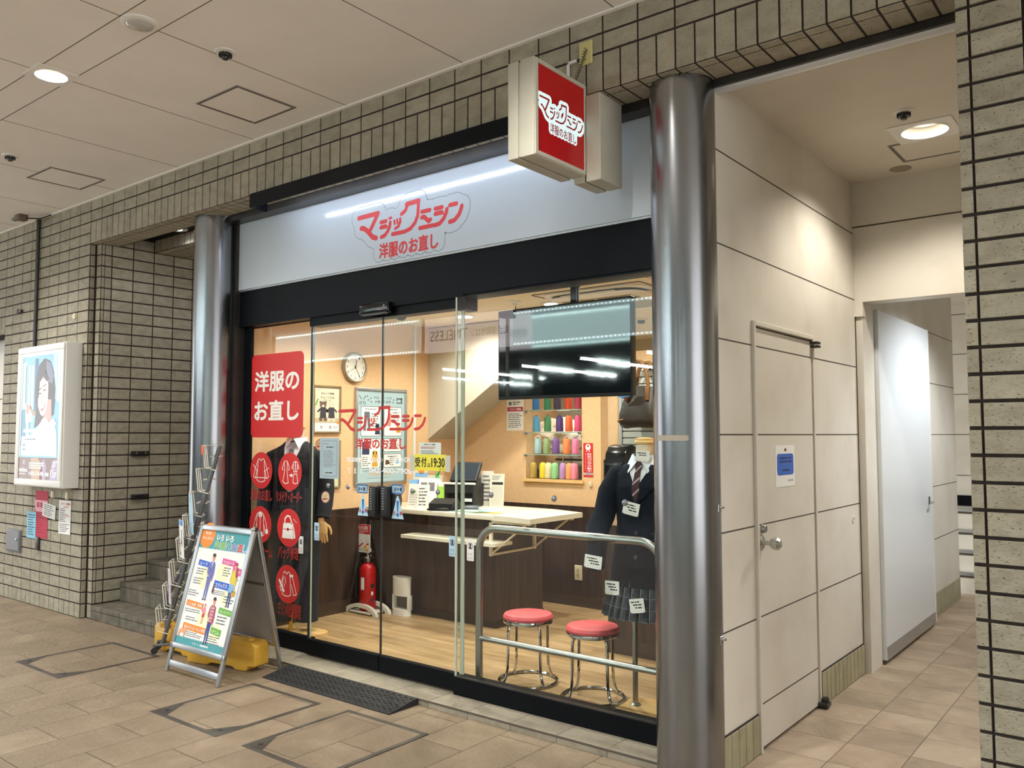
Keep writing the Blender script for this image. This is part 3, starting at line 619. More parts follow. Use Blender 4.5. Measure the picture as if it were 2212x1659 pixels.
# ------------------------------------------------------------------ the brand logo as strokes (metres, box about 1.0 wide)
def LOGO():
    q = lambda *p: [((x-90)/1640, (610-y)/1640) for x, y in p]
    return [(q((110, 213), (435, 205)), .040), (q((435, 205), (345, 375), (300, 455)), .040), (q((155, 385), (190, 390), (245, 435), (300, 500), (345, 560), (405, 588)), .042),
        (q((482, 358), (565, 358)), .034), (q((480, 440), (565, 440)), .034), (q((612, 322), (622, 335)), .020), (q((642, 316), (650, 330)), .020), (q((490, 590), (540, 580), (595, 520), (625, 450), (632, 395)), .034),
        (q((697, 380), (703, 430)), .022), (q((742, 372), (745, 425)), .022), (q((790, 372), (792, 420), (765, 480), (712, 505)), .026),
        (q((668, 582), (860, 582), (950, 555), (1020, 480), (1060, 380), (1073, 165)), .034), (q((1073, 162), (890, 172)), .040), (q((895, 175), (880, 250), (850, 280), (810, 302)), .034),
        (q((1122, 340), (1240, 340)), .034), (q((1122, 425), (1160, 425), (1195, 470), (1225, 500), (1250, 485)), .036), (q((1092, 578), (1290, 578)), .034),
        (q((1320, 340), (1420, 340)), .034), (q((1320, 418), (1420, 418)), .034), (q((1320, 582), (1385, 572), (1445, 510), (1480, 430), (1487, 385)), .036),
        (q((1530, 335), (1625, 335)), .034), (q((1530, 580), (1595, 570), (1660, 500), (1690, 420), (1697, 385)), .036)]
def logo(a, x, y, w, m, L=3, halo=None, hh=1.0, extra=(), wf=1.0):
    """logo w wide with its lower left corner at (x,y); halo = [(material, extra width, layer)], extra strokes join the halo"""
    seg = [([(x+px*w, y+py*w*hh) for px, py in pts], wd*w*wf*min(hh, 1.1)) for pts, wd in LOGO()]
    for hm, he, hl in (halo or ()): a.blob([(p, wd+he*w) for p, wd in seg]+[(p, wd+he*w) for p, wd in extra], hm, hl, .016*w)
    a.blob(seg, m, L, .0075*w)
SUB = '洋服のお直し'
# ------------------------------------------------------------------ main sign
pc = [at(522.6, 629.5, y=3.598), at(524, 475, y=3.598)]
ms = thing('shop_sign', 'long white fascia sign with red lettering above the glass front', 'sign', (-3.6, 3.6, 2.57))
mb = MB(); mb.box((-5.424, 3.598, 2.575), (-1.62, 3.63, 3.105), M['signwhite']); mb.build('sign_panel', ms, 0)
mb = MB(); A = Art(mb, (0, 3.5975, 0), X, Z)
s_ = 3.318; Q = lambda x, y: at(500+x/s_, 200+y/s_, y=3.597)
l0, l1 = Q(905, 900), Q(1668, 800); lb0, lb1 = Q(1058, 1040), Q(1500, 1020)
lw = l1.x-l0.x; bx0, by0 = l0.x, Q(1060, 1048).z
thin = mat('sign_outline', '7E8890', .5)
hal = [(thin, .118, .5), (M['signwhite'], .110, 1)]
hgt_ = (Q(1360, 765).z - by0)/ (lw*(610-150)/1640)
t0, t1 = Q(1058, 1180), Q(1483, 1050); tz0 = Q(1060, 1185).z; tz1 = Q(1058, 1090).z
xm = (t0.x, t1.x); logo(A, bx0, by0, lw, M['signred'], 2, hal, hgt_, [([(x, tz0+.025), (x, tz1-.02)], 0) for x in [t0.x+(t1.x-t0.x)*i/7 for i in range(8)]], 1.15)
A.text(SUB, t0.x, tz0-.01, t1.x, tz1+.005, M['signred'], 2, .036)
mb.build('sign_lettering', ms, 0)
# light hood over the sign
hd = thing('sign_light', 'long black light hood hung under the tiled beam above the white sign', 'light', (-3.5, 3.3, 3.03))
mb = MB(); mb.box((-4.81, 3.262, 3.022), (-2.31, 3.270, 3.115), M['black']); mb.box((-4.81, 3.270, 3.107), (-2.31, 3.40, 3.113), M['black']); mb.box((-4.81, 3.262, 3.022), (-4.806, 3.40, 3.113), M['black']); mb.box((-2.314, 3.262, 3.022), (-2.31, 3.40, 3.113), M['black']); mb.build('hood', hd)
mb = MB(); mb.tube([(-4.74, 3.335, 3.078), (-2.34, 3.335, 3.078)], .011, mat('led_tube_glow', 'FFFFFF', .4, emit=17, emitcol='E6EEFF'), 10); mb.box((-4.76, 3.318, 3.088), (-2.33, 3.352, 3.107), M['silver']); mb.build('led_tube', hd)
# hanging sign
hs = thing('hanging_sign', 'cream projecting box sign with a red lit face beside the steel column', 'sign', (-2.2, 3.3, 2.7))
mb = MB(); mb.box((-2.297, 2.885, 2.725), (-2.240, 3.30, 3.168), M['cream'], .004); mb.box((-2.228, 2.885, 2.725), (-2.150, 3.30, 3.168), M['cream'], .004); mb.box((-2.245, 2.893, 2.733), (-2.222, 3.295, 3.160), M['cream']); mb.build('sign_case', hs)
mb = MB(); cm = M['cream']
for a, b in (((-2.151, 2.889, 2.729), (-2.144, 2.911, 3.164)), ((-2.151, 3.279, 2.729), (-2.144, 3.298, 3.164)), ((-2.151, 2.911, 2.729), (-2.144, 3.279, 2.749)), ((-2.151, 2.911, 3.144), (-2.144, 3.279, 3.164))): mb.box(a, b, cm, .002)
mb.build('face_frame', hs)
RF = mat('lit_red_acrylic', '9A0C10', .3, emit=.16, emitcol='B00508'); WF = mat('lit_white_acrylic', 'CFE4E6', .3, emit=.55, emitcol='CFE8EA'); RL = mat('lit_red_lettering', '8E1218', .3, emit=.22, emitcol='A01218')
mb = MB(); mb.box((-2.152, 2.911, 2.749), (-2.1485, 3.279, 3.144), RF); mb.build('lit_face', hs, 0)
mb = MB(); A = Art(mb, (-2.1483, 2.911, 2.749), Y, Z)
logo(A, .010, .165, .350, RL, 2, [(WF, .095, 1)], 1.0, [([(.10+.19*i/7, .118), (.10+.19*i/7, .15)], .004) for i in range(8)], .66)
A.text(SUB, .090, .106, .300, .152, RL, 2, .015); mb.build('lettering', hs, 0)
mb = MB(); mb.box((-2.212, 3.285, 2.695), (-2.152, 3.485, 3.113), cm, .003); mb.box((-2.142, 3.285, 2.695), (-2.062, 3.485, 3.113), cm, .003); mb.box((-2.16, 3.30, 2.71), (-2.13, 3.47, 3.10), M['joint']); mb.build('bracket', hs)
op = thing('junction_plate', 'yellowed blank wall plate with coiled cord above the projecting sign', 'wall plate', (-2.137, 3.28, 3.28))
mb = MB(); mb.box((-2.174, 3.278, 3.262), (-2.102, 3.290, 3.376), mat('yellowed_plastic', 'CFC488', .5), .003)
for z in (3.34, 3.285): mb.lathe([(.004, -.001), (.002, -.0015)], (-2.138, 3.278, z), M['joint'], 8, 'y')
opp = mb.build('plate', op)
mb = MB(); p0, p1 = Vector((-2.132, 3.272, 3.330)), Vector((-2.19, 3.262, 3.175))
mb.tube([p0+(p1-p0)*t+Vector((math.cos(t*80)*.006, math.sin(t*80)*.006, 0)) for t in [i/120 for i in range(121)]], .0032, mat('cord_brown', '6E6248', .6), 6); mb.build('coiled_cord', op)
mb = MB(); mb.box((-2.245, 3.276, 3.17), (-2.232, 3.290, 3.30), M['whitep'], .002); mb.box((-2.245, 3.276, 3.288), (-2.185, 3.290, 3.302), M['whitep'], .002); mb.lathe([(.007, 0), (.007, .016)], (-2.186, 3.283, 3.295), M['blackmat'], 10, 'x'); tag(mb.build('cable_cover'), 'white angled cable cover on the tiled beam behind the projecting sign', 'cable cover')
# ------------------------------------------------------------------ ceiling bits
def hatch(x0, x1, y0, y1, z, lb):
    t = thing('ceiling_hatch', lb, 'hatch', ((x0+x1)/2, (y0+y1)/2, z)); mb = MB(); w = .02
    fm = M['silver'] if z > 3.3 else M['frame']; fr = mat('hatch_frame', '8B8583', .5, .3)
    for a, b in (((x0, y0), (x1, y0+w)), ((x0, y1-w), (x1, y1)), ((x0, y0+w), (x0+w, y1-w)), ((x1-w, y0+w), (x1, y1-w))):
        mb.box((*a, z-.004), (*b, z+.001), fr, .0015); 
        mb.box((a[0]+.007, a[1]+.007, z-.0046), (b[0]-.007, b[1]-.007, z-.0035), M['joint'])
    mb.build('frame', t); mb = MB(); mb.box((x0+w, y0+w, z-.0015), (x1-w, y1-w, z+.002), M['ceil'] if z > 3.3 else M['ceilcorr']); mb.build('panel', t); return t
hatch(-4.53, -4.105, 2.686, 3.102, CEIL, 'square access hatch in the passage ceiling nearer the shop sign')
hatch(-6.872, -6.452, 2.672, 3.086, CEIL, 'square access hatch in the passage ceiling farther away, near the stairs')
hatch(-1.215, -.80, 4.97, 5.33, 3.13, 'access hatch in the corridor ceiling beside the downlight')
def sprink(x, y, z, lb):
    t = thing('sprinkler', lb, 'sprinkler', (x, y, z)); mb = MB(); mb.lathe([(.055, 0), (.052, -.006), (.030, -.011)], (x, y, z), M['white'], 24); mb.build('escutcheon', t)
    mb = MB(); mb.lathe([(.030, -.008), (.031, -.018), (.029, -.026), (.014, -.029), (.012, -.036), (.016, -.039), (.014, -.041)], (x, y, z), M['frame'], 20)
    for k in range(14): a = 2*PI*k/14; mb.box((x+.031*math.cos(a)-.002, y+.031*math.sin(a)-.002, z-.028), (x+.031*math.cos(a)+.002, y+.031*math.sin(a)+.002, z-.010), M['blackmat'])
    mb.build('head', t); return t
for a, z, lb in (((487, 112), CEIL, 'dark sprinkler head in the passage ceiling near the square hatch and round sensor'), ((22, 336), CEIL, 'dark sprinkler head at the left edge of the passage ceiling'), ((1952, 241), 3.13, 'dark sprinkler head in the corridor ceiling above the downlight')):
    c = at(*a, z=z); sprink(c.x, c.y, z, lb)
c = at(302, 49, z=CEIL); sp = thing('ceiling_sensor', 'round white ceiling sensor with clear dome between the panel joints', 'sensor', (c.x, c.y, CEIL))
mb = MB(); mb.lathe([(.088, 0), (.086, -.006), (.070, -.014), (.062, -.013)], (c.x, c.y, CEIL), M['white'], 36); mb.build('ring', sp)
mb = MB(); mb.lathe([(.062, -.012), (.056, -.020), (.040, -.026), (.016, -.031), (.001, -.032)], (c.x, c.y, CEIL), mat('clear_dome', 'B9B6B0', .1, spec=.8), 30); mb.build('dome', sp)
c = at(1945, 364, z=3.13); mb = MB(); mb.lathe([(.062, 0), (.062, -.003), (.058, -.005)], (c.x, c.y, 3.13), mat('tan_disc', '9A8C78', .6), 30); tag(mb.build('ceiling_disc'), 'small round tan cap in the corridor ceiling', 'cap')
c = at(40, 467, z=CEIL); an = thing('cable_box', 'small brown cable box on the ceiling at the left, wired to a pipe', 'cable box', (c.x, c.y, CEIL)); mb = MB()
mb.box((c.x-.10, c.y-.02, CEIL-.03), (c.x+.03, c.y+.02, CEIL-.012), M['frame'], .004); mb.box((c.x+.02, c.y-.04, CEIL-.05), (c.x+.11, c.y+.04, CEIL-.002), mat('box_brown', '6A5A48', .6), .004); mb.build('box', an)
mb = MB(); mb.tube([(c.x+.10, c.y+.02, CEIL-.03), (c.x+.2, c.y+.10, CEIL-.035), (c.x+.35, c.y+.13, CEIL-.02), (-8.10, 3.25, CEIL-.02)], .006, M['blackmat'], 8); mb.build('wire', an)
mb = MB(); mb.tube([(-8.10, 3.272, CEIL-.003), (-8.10, 3.272, 2.30)], .016, M['frame'], 12); tag(mb.build('conduit_pipe'), 'thin dark conduit running down the tiled wall to the lit display', 'pipe')
# ------------------------------------------------------------------ lit display on the left wall
ds = thing('digital_sign', 'white framed lit advertising display on the tiled wall', 'display', (-7.66, 3.22, 1.06))
x0, x1, z0, z1 = -8.11, -7.19, 1.062, 2.280
mb = MB(); fy = 3.152; wfr = M['white']
mb.box((x0, fy, z0), (x1, 3.287, z1), wfr, .006)
mb.build('case', ds)
sx0, sx1, sz0, sz1 = -8.03, -7.258, 1.126, 2.222
mb = MB()
for a, b in (((x0+.01, z0+.008), (x1-.01, sz0)), ((x0+.01, sz1), (x1-.01, z1-.008)), ((x0+.01, sz0), (sx0, sz1)), ((sx1, sz0), (x1-.01, sz1))): mb.box((a[0], 3.138, a[1]), (b[0], fy+.002, b[1]), wfr, .004)
bez = mb.build('bezel', ds)
def glow(n, c, e=1.0): return mat('screen_'+n, '0A0A0A', .25, emit=e*.9, emitcol=c)
sc = {n: glow(n, c, e) for n, c, e in (('sky', '8CCBE6', .8), ('pale', 'C9EAF4', .85), ('deep', '3F86AE', .6), ('white', 'F6FCFF', 1.05), ('hair', '4E4648', .5), ('hairlit', '8A8EA6', .6), ('skin', 'F0CFC6', .9), ('skinsh', 'E2AFA2', .8), ('lip', 'CF5A66', .7), ('cream', 'FBF8EE', 1.0), ('brown', '8C6252', .6), ('lilac', 'B3A0BE', .7), ('tan', 'C69F77', .7), ('text', 'FFFFFF', 1.1), ('grey', '7B94A8', .6), ('brow', '5B4440', .5))}
mb = MB(); A = Art(mb, (sx0, 3.1505, sz0), X, Z); w_, h_ = sx1-sx0, sz1-sz0
A.rect(0, 0, w_, h_, sc['sky'], 0)
for a, b, c, d, m in ((.02, .30, .10, .93, 'pale'), (.14, .45, .24, .9, 'white'), (.26, .5, .33, .95, 'deep'), (.01, .25, .13, .55, 'deep'), (.70, .6, .74, .98, 'white'), (.62, .62, .69, .97, 'pale'), (.17, .55, .19, .92, 'sky'), (.08, .6, .095, .9, 'tan')): A.rect(a/.772*w_, b*h_, c/.772*w_, d*h_, sc[m], 1)
A.rect(0, h_-.03, w_, h_, sc['white'], 2); A.rect(0, 0, .012, h_, sc['white'], 2)
A.stroke([(.20, .62), (.24, .57), (.32, .56), (.36, .60)], .035, sc['tan'], 2)
bx = lambda *p: [(a*w_, b*h_) for a, b in p]
A.poly(bx((.36, .40), (.40, .55), (.36, .66), (.38, .80), (.45, .90), (.58, .945), (.72, .92), (.82, .83), (.87, .70), (.86, .58), (.84, .50)), sc['hair'], 3)
A.poly(bx((.62, .93), (.74, .90), (.83, .80), (.80, .74), (.66, .76)), sc['hairlit'], 4)
A.poly(bx((.58, .40), (.62, .62), (.78, .62), (.80, .42)), sc['skinsh'], 4)
A.poly(bx((.43, .66), (.45, .57), (.52, .505), (.58, .49), (.66, .53), (.70, .62), (.70, .74), (.64, .80), (.52, .815), (.45, .76)), sc['skin'], 5)
A.poly(bx((.42, .60), (.42, .74), (.47, .83), (.60, .85), (.70, .78), (.66, .76), (.56, .80), (.48, .76), (.46, .64)), sc['hair'], 6)
for ex, ey in ((.49, .665), (.60, .69)): A.stroke(bx((ex-.03, ey), (ex, ey+.008), (ex+.035, ey+.002)), .009, sc['brow'], 6); A.stroke(bx((ex-.035, ey+.035), (ex+.04, ey+.048)), .007, sc['brow'], 6)
A.stroke(bx((.54, .655), (.525, .60), (.55, .598)), .006, sc['skinsh'], 6); A.poly(bx((.52, .555), (.57, .55), (.64, .59), (.60, .545), (.55, .530)), sc['lip'], 6); A.poly(bx((.535, .553), (.57, .551), (.62, .575), (.585, .548)), sc['white'], 7)
A.poly(bx((.30, .20), (.34, .36), (.50, .43), (.60, .47), (.74, .44), (.86, .46), (.93, .36), (.95, .18)), sc['cream'], 7)
A.poly(bx((.54, .455), (.62, .36), (.74, .45), (.68, .48), (.60, .48)), sc['skin'], 8); A.poly(bx((.74, .44), (.84, .475), (.93, .43), (.80, .40)), sc['white'], 8)
A.poly(bx((.16, .22), (.15, .46), (.22, .46), (.27, .24)), sc['skin'], 7)
A.poly(bx((.14, .44), (.13, .53), (.17, .60), (.23, .605), (.25, .56), (.22, .54), (.23, .46)), sc['skin'], 8)
for k in range(4): A.stroke(bx((.155+.02*k, .52), (.175+.02*k, .60-.008*k)), .014, sc['skin'], 8); A.stroke(bx((.165+.02*k, .53), (.18+.02*k, .59-.008*k)), .003, sc['skinsh'], 9)
A.lines(.10*w_, .365*h_, .75*w_, .395*h_, 1, sc['text'], 9, .9, .1); A.lines(.2*w_, .32*h_, .78*w_, .35*h_, 1, sc['text'], 9, .9, .1)
A.rect(.05*w_, .185*h_, .86*w_, .335*h_, sc['text'], 9, r=.012); A.lines(.14*w_, .30*h_, .5*w_, .325*h_, 1, sc['grey'], 10, .5); 
for k in range(2): A.rect(.09*w_, (.26-.035*k)*h_, .16*w_, (.275-.035*k)*h_, sc['grey'], 10); A.lines(.18*w_, (.258-.035*k)*h_, .42*w_, (.277-.035*k)*h_, 1, sc['pale'], 10)
A.rect(0, 0, w_, .17*h_, sc['brown'], 10); A.poly(bx((.35, 0), (.32, .165), (.50, .17), (.62, .10), (.62, 0)), sc['tan'], 11); A.poly(bx((.55, 0), (.58, .12), (.66, .165), (.72, .1), (.70, 0)), sc['lilac'], 11); A.poly(bx((.80, 0), (.86, .15), (1, .165), (1, 0)), sc['lilac'], 11)
A.text('X', .12*w_, .115*h_, .17*w_, .145*h_, sc['text'], 12); A.text('taisbau', .02*w_, .055*h_, .24*w_, .09*h_, sc['text'], 12, .02); A.lines(.03*w_, .032*h_, .24*w_, .045*h_, 1, sc['text'], 12)
A.lines(.28*w_, .08*h_, .66*w_, .135*h_, 3, sc['text'], 12, .5, .2); A.text('042-374-496', .33*w_, .028*h_, .66*w_, .062*h_, sc['text'], 12, .01); A.text('TEL', .27*w_, .034*h_, .32*w_, .055*h_, sc['text'], 12); A.rect(.70*w_, .03*h_, .78*w_, .055*h_, sc['text'], 12)
A.text('2F', .86*w_, .022*h_, .97*w_, .064*h_, sc['text'], 12, .02); A.stroke(bx((.83, .03), (.83, .075), (.89, .075), (.89, .11), (.94, .11), (.94, .14), (.99, .14)), .008, sc['text'], 12); A.stroke(bx((.86, .10), (.91, .14), (.91, .125)), .007, sc['text'], 12); A.stroke(bx((.91, .14), (.885, .14)), .007, sc['text'], 12)
mb.build('lit_screen', bez, 0)
# papers on the tiles
def paper(name, lb, o, u, v, w, h, m, art=None, depth=.002, cat='notice', group=None):
    mb = MB(); o, u, v = Vector(o), Vector(u).normalized(), Vector(v).normalized()
    n = u.cross(v); mb.prism([(0, 0), (w, 0), (w, h), (0, h)], o-n*depth, u, v, depth, m)
    if art: art(Art(mb, o, u, v, .0005), w, h)
    return tag(mb.build(name, None, 0), lb, cat, group)
def onwall(px0, py0, px1, py1, y): a, b = at(px0, py0, y=y), at(px1, py1, y=y); return min(a.x, b.x), min(a.z, b.z), abs(b.x-a.x), abs(a.z-b.z)
def hand(A, w, h, n=6, m=None): A.lines(w*.12, h*.1, w*.9, h*.92, n, m or M['ink'], 1, .32, .3)
yw = 3.2865
x, z, w, h = onwall(77, 1059, 101, 1165, yw)
def red_art(A, w, h): A.rect(0, h*.60, w*.98, h*.80, M['pinkpap'], 1); A.rect(.06*w, .555*h, .9*w, .605*h, M['pinkpap'], 1.2); A.text('募集中', .12*w, .64*h, .9*w, .76*h, M['redpap'], 2, .02); A.lines(.15*w, .1*h, .8*w, .5*h, 8, mat('dark_red_ink', '8B2638', .8), 1, .2)
paper('flyer', 'tall red recruiting flyer taped to the tiles under the lit display', (x, yw, z), X, Z, w, h, M['redpap'], red_art)
x, z, w, h = onwall(59, 1104, 76, 1164, yw-.003); paper('flyer', 'narrow light blue handwritten notice left of the red flyer', (x, yw-.003, z), X, Z, w, h, mat('sky_paper', '8FC4DC', .8), lambda A, w, h: hand(A, w, h, 9))
x, z, w, h = onwall(92, 1082, 124, 1118, yw-.004); paper('flyer', 'white handwritten sheet hanging crooked over the red flyer', (x, yw-.004, z), (1, 0, -.10), (.06, 0, 1), w*.85, h*.95, M['paper'], lambda A, w, h: hand(A, w, h, 6))
def prog(A, w, h): A.text('スケール募集', .15*w, .86*h, .95*w, .94*h, M['redink'], 1, .02); A.lines(.4*w, .78*h, .95*w, .84*h, 1, M['redink'], 1); A.lines(.08*w, .35*h, .6*w, .77*h, 8, M['greyink'], 1); A.lines(.55*w, .52*h, .95*w, .6*h, 2, M['redink'], 1); A.lines(.08*w, .05*h, .9*w, .32*h, 5, M['greyink'], 1)
x, z, w, h = onwall(128, 1080, 151, 1156, yw); paper('flyer', 'white printed flyer with red heading at the right under the lit display', (x, yw, z), X, Z, w, h, M['paper'], prog)
for a, lb in (((114, 1068), 'small yellowish clip on the tiles above the white handwritten sheet'), ((145, 1071), 'small yellowish clip on the tiles above the printed flyer')):
    c = at(*a, y=3.28); mb = MB(); mb.box((c.x-.018, 3.270, c.z-.03), (c.x+.018, 3.290, c.z+.03), M['ivory'], .004); tag(mb.build('wall_clip'), lb, 'clip')
c = at(81, 1175, y=3.28); mb = MB(); mb.box((c.x-.03, 3.272, c.z-.05), (c.x+.03, 3.290, c.z+.06), M['frame'], .004); tag(mb.build('wall_bracket'), 'small grey bracket poking out below the red flyer', 'bracket')
cb = thing('utility_box', 'small grey lockable utility door low on the tiled wall', 'utility box', (-8.42, 3.27, .437)); mb = MB(); mb.box((-8.566, 3.270, .437), (-8.277, 3.292, .640), mat('grey_box_paint', '6E6F74', .5), .004); mb.box((-8.55, 3.266, .452), (-8.293, 3.272, .625), mat('grey_box_door', '7C7D82', .45), .003); bxd = mb.build('box_door', cb)
mb = MB(); mb.lathe([(.012, 0), (.012, -.012)], (-8.32, 3.266, .56), M['chrome'], 14, 'y'); mb.tube([(-8.32, 3.255, .56), (-8.28, 3.25, .565)], .006, M['chrome'], 8); mb.build('lock', bxd)
c = at(160, 683, y=3.28); mb = MB(); mb.lathe([(.028, 0), (.027, -.012), (.018, -.018), (.001, -.018)], (c.x, 3.290, c.z), M['ivory'], 20, 'y'); tag(mb.build('wall_disc'), 'small round cream cap on the tiled wall above the lit display', 'cap')
c = at(42, 673, y=3.28); mb = MB(); mb.tube([(c.x+.02*math.cos(i*PI/6), 3.27, c.z+.02*math.sin(i*PI/6)) for i in range(12)], .005, M['frame'], 6, closed=True); mb.box((c.x+.015, 3.265, c.z-.012), (c.x+.06, 3.290, c.z+.012), M['frame']); tag(mb.build('wall_ring'), 'small metal ring fitting on the tiled wall near the left edge', 'ring')
for py, lb in ((980, 'upper small black double clamp on the dim tiled side wall'), (1073, 'lower small black double clamp on the dim tiled side wall')):
    c = at(301, py, x=-7.03); t = thing('wall_clamp', lb, 'clamp', (-7.03, c.y, c.z)); mb = MB(); mb.box((-7.035, c.y-.075, c.z-.022), (-7.005, c.y+.075, c.z+.022), M['blackmat'], .004); mb.build('plate', t)
    for k in (-.04, .04): mb = MB(); mb.lathe([(.010, 0), (.009, .008)], (-7.006, c.y+k, c.z+.006), M['chrome'], 10, 'x'); mb.build('screw', t)
# ------------------------------------------------------------------ floor hatches
def fhatch(x0, x1, y0, y1, lb, corners):
    t = thing('floor_hatch', lb, 'floor hatch', ((x0+x1)/2, (y0+y1)/2, 0)); w = .028; fm = M['rail']; gm = noisy(mat('worn_hatch_steel', '7E7A74', .45, .7), ('524E49', '6E6A64'), 8)
    mb = MB()
    for a, b in (((x0, y0), (x1, y0+w)), ((x0, y1-w), (x1, y1)), ((x0, y0+w), (x0+w, y1-w)), ((x1-w, y0+w), (x1, y1-w))): mb.box((*a, -.01), (*b, .003), gm, .001)
    for a, b in (((x0+.009, y0+.009), (x1-.009, y0+.012)), ((x0+.009, y1-.012), (x1-.009, y1-.009)), ((x0+.009, y0+.009), (x0+.012, y1-.009)), ((x1-.012, y0+.009), (x1-.009, y1-.009))): mb.box((*a, .0), (*b, .0034), M['joint'])
    mb.build('frame', t)
    mb = MB(); mb.box((x0+w, y0+w, -.01), (x1-w, y1-w, .0012), M['pave']); mb.build('cover', t)
    for cx in corners:
        mb = MB(); xa, d = (x0+w, 1) if cx == 0 else (x1-w, -1)
        mb.prism([(xa, y0+w), (xa+d*.10, y0+w), (xa, y0+w+.16)][::d], (0, 0, .0), X, Y, .003, gm); mb.lathe([(.014, .0025), (.014, .0036), (.010, .0038)], (xa+d*.034, y0+w+.04, 0), M['blackmat'], 14); mb.build('corner_plate', t)
fhatch(-6.11, -5.48, 2.413, 3.075, 'floor access hatch nearest the stairs, left of the A-board', (0, 1))
fhatch(-4.44, -3.81, 2.443, 3.104, 'floor access hatch in front of the black ramp mat', (0, 1))
fhatch(-3.606, -3.0, 2.454, 3.128, 'floor access hatch closest to the camera at the bottom edge', (0,))
# ------------------------------------------------------------------ black ramp mat
rm = thing('ramp_mat', 'black studded rubber ramp on the paving before the glass doors', 'ramp', (-3.93, 3.3, 0)); mb = MB()
mb.prism([(3.205, 0), (3.428, 0), (3.428, .034), (3.39, .036), (3.205, .006)], (-4.50, 0, 0), Y, Z, 1.13, M['rubber']); mb.build('ramp', rm, .3)
mb = MB()
for i in range(46):
    for j in range(7):
        x = -4.47+i*.0240; y = 3.225+j*.026+(.013 if i % 2 else 0); z = .006+(y-3.205)/.185*.030; a = 1 if (i+j) % 2 else -1
        mb.box((-.009, -.003, -.001), (.009, .003, .0035), M['rubber'], 0, Matrix.Translation((x, y, z)) @ Matrix.Rotation(.16, 4, 'X') @ Matrix.Rotation(a*.78, 4, 'Z'))
tag(mb.build('stud_pattern', rm, 0), None, None, None, 'stuff')
# ------------------------------------------------------------------ A-board
ab = thing('a_board', 'grey aluminium A-board with an illustrated clothing repair poster', 'sign board', (-4.83, 3.16, 0))
FA, FB, TP = Vector((-5.125, 2.918, 0)), Vector((-4.530, 2.920, 0)), Vector((0, .242, .908))
uX = (FB-FA).normalized(); up = Vector((0, TP.y, TP.z)).normalized(); nF = uX.cross(up); wB = (FB-FA).length; hB = TP.length
def fr(a, b): return FA+uX*a+up*b
mb = MB(); TM = Matrix((( uX.x, up.x, nF.x, FA.x), (uX.y, up.y, nF.y, FA.y), (uX.z, up.z, nF.z, FA.z), (0, 0, 0, 1)))
sv = M['silver']
for a, b in (((0, .0, -.012), (.026, hB, .010)), ((wB-.026, 0, -.012), (wB, hB, .010)), ((.026, hB-.034, -.010), (wB-.026, hB, .012)), ((.026, .035, -.008), (wB-.026, .075, .006)), ((.0, .150, -.008), (wB, .184, .014))): mb.box(a, b, sv, .004, TM)
for a, b in (((.004, .15, .0), (.030, hB-.005, .014)), ((wB-.030, .15, 0), (wB-.004, hB-.005, .014))): mb.box(a, b, sv, .004, TM)
mb.build('front_frame', ab)
mb = MB(); mb.box((.02, .16, -.006), (wB-.02, hB-.02, .002), mat('board_back', '9A9894', .5), 0, TM); fpn = mb.build('front_panel', ab)
# rear frame
RA, RB = Vector((-5.17, 3.395, 0)), Vector((-4.575, 3.405, 0)); ux2 = (RB-RA).normalized(); topR = Vector((FA.x+TP.x, FA.y+TP.y+.012, TP.z)); up2 = (topR-Vector((RA.x, RA.y, 0))); up2.x = .04; hR = up2.length; up2.normalize(); n2 = ux2.cross(up2).normalized()
T2 = Matrix(((ux2.x, up2.x, n2.x, RA.x), (ux2.y, up2.y, n2.y, RA.y), (ux2.z, up2.z, n2.z, RA.z), (0, 0, 0, 1)))
mb = MB()
for a, b in (((0, 0, -.012), (.026, hR, .010)), ((wB-.026, 0, -.012), (wB, hR, .010)), ((.026, hR-.03, -.01), (wB-.026, hR, .01)), ((.026, .035, -.006), (wB-.026, .062, .006)), ((.0, .15, -.014), (wB, .18, .006)), ((.0, .15, -.016), (.03, hR, .0)), ((wB-.03, .15, -.016), (wB, hR, .0))): mb.box(a, b, sv, .004, T2)
mb.build('rear_frame', ab)
mb = MB(); mb.box((.02, .16, -.004), (wB-.02, hR-.02, .004), noisy(mat('grey_board_panel', '8F8C88', .5), ('8A8783', '96938F'), 3), 0, T2); mb.box((.08, hR*.60, .0035), (wB-.03, hR*.60+.02, .0048), mat('brown_tape', '5B4E40', .7), 0, T2); mb.build('rear_panel', ab)
for a in (0, wB-.03):
    mb = MB(); p = fr(a+.015, hB+.004); mb.ball(p, .021, M['chrome'], 14); mb.tube([p-uX*.02, p+uX*.02], .013, M['chrome'], 12); mb.build('hinge_cap', ab)
# poster
mb = MB(); P0 = fr(.030, .184)+nF*.0025; A = Art(mb, P0, uX, up, .0005); pw, ph = wB-.060, hB-.034-.184
R_ = lambda x: x*pw; K = lambda y: (1-y)*ph
A.rect(0, 0, pw, ph, M['paper'], 0)
# picture coordinates: x 0..1, y 0..1 from the top
A.rect(0, K(.175), pw, ph, M['teal'], 1)
for i in range(22): A.disc(R_((i+.5)/22), K(.176), pw/40, M['paper'], 1.4, 10); A.disc(R_((i+.5)/22), K(.957), pw/40, M['teal'], 1.2, 10)
A.rect(0, 0, pw, K(.957), M['teal'], 1)
A.disc(R_(.13), K(.045), pw*.155, M['orange'], 1.6, 30); A.text('笑顔', R_(.07), K(.040), R_(.19), K(.012), M['paper'], 2); A.text('みんなの', R_(.03), K(.085), R_(.25), K(.055), M['paper'], 2)
for s, a, b, c in (('い', .33, .40, 'violet'), ('ろ', .41, .48, 'pink'), ('い', .52, .59, 'orange'), ('ろ', .60, .68, 'yel')): A.text(s, R_(a), K(.080), R_(b), K(.025), M['paper'], 2, .05); A.text(s, R_(a), K(.080), R_(b), K(.025), M[c], 2.5)
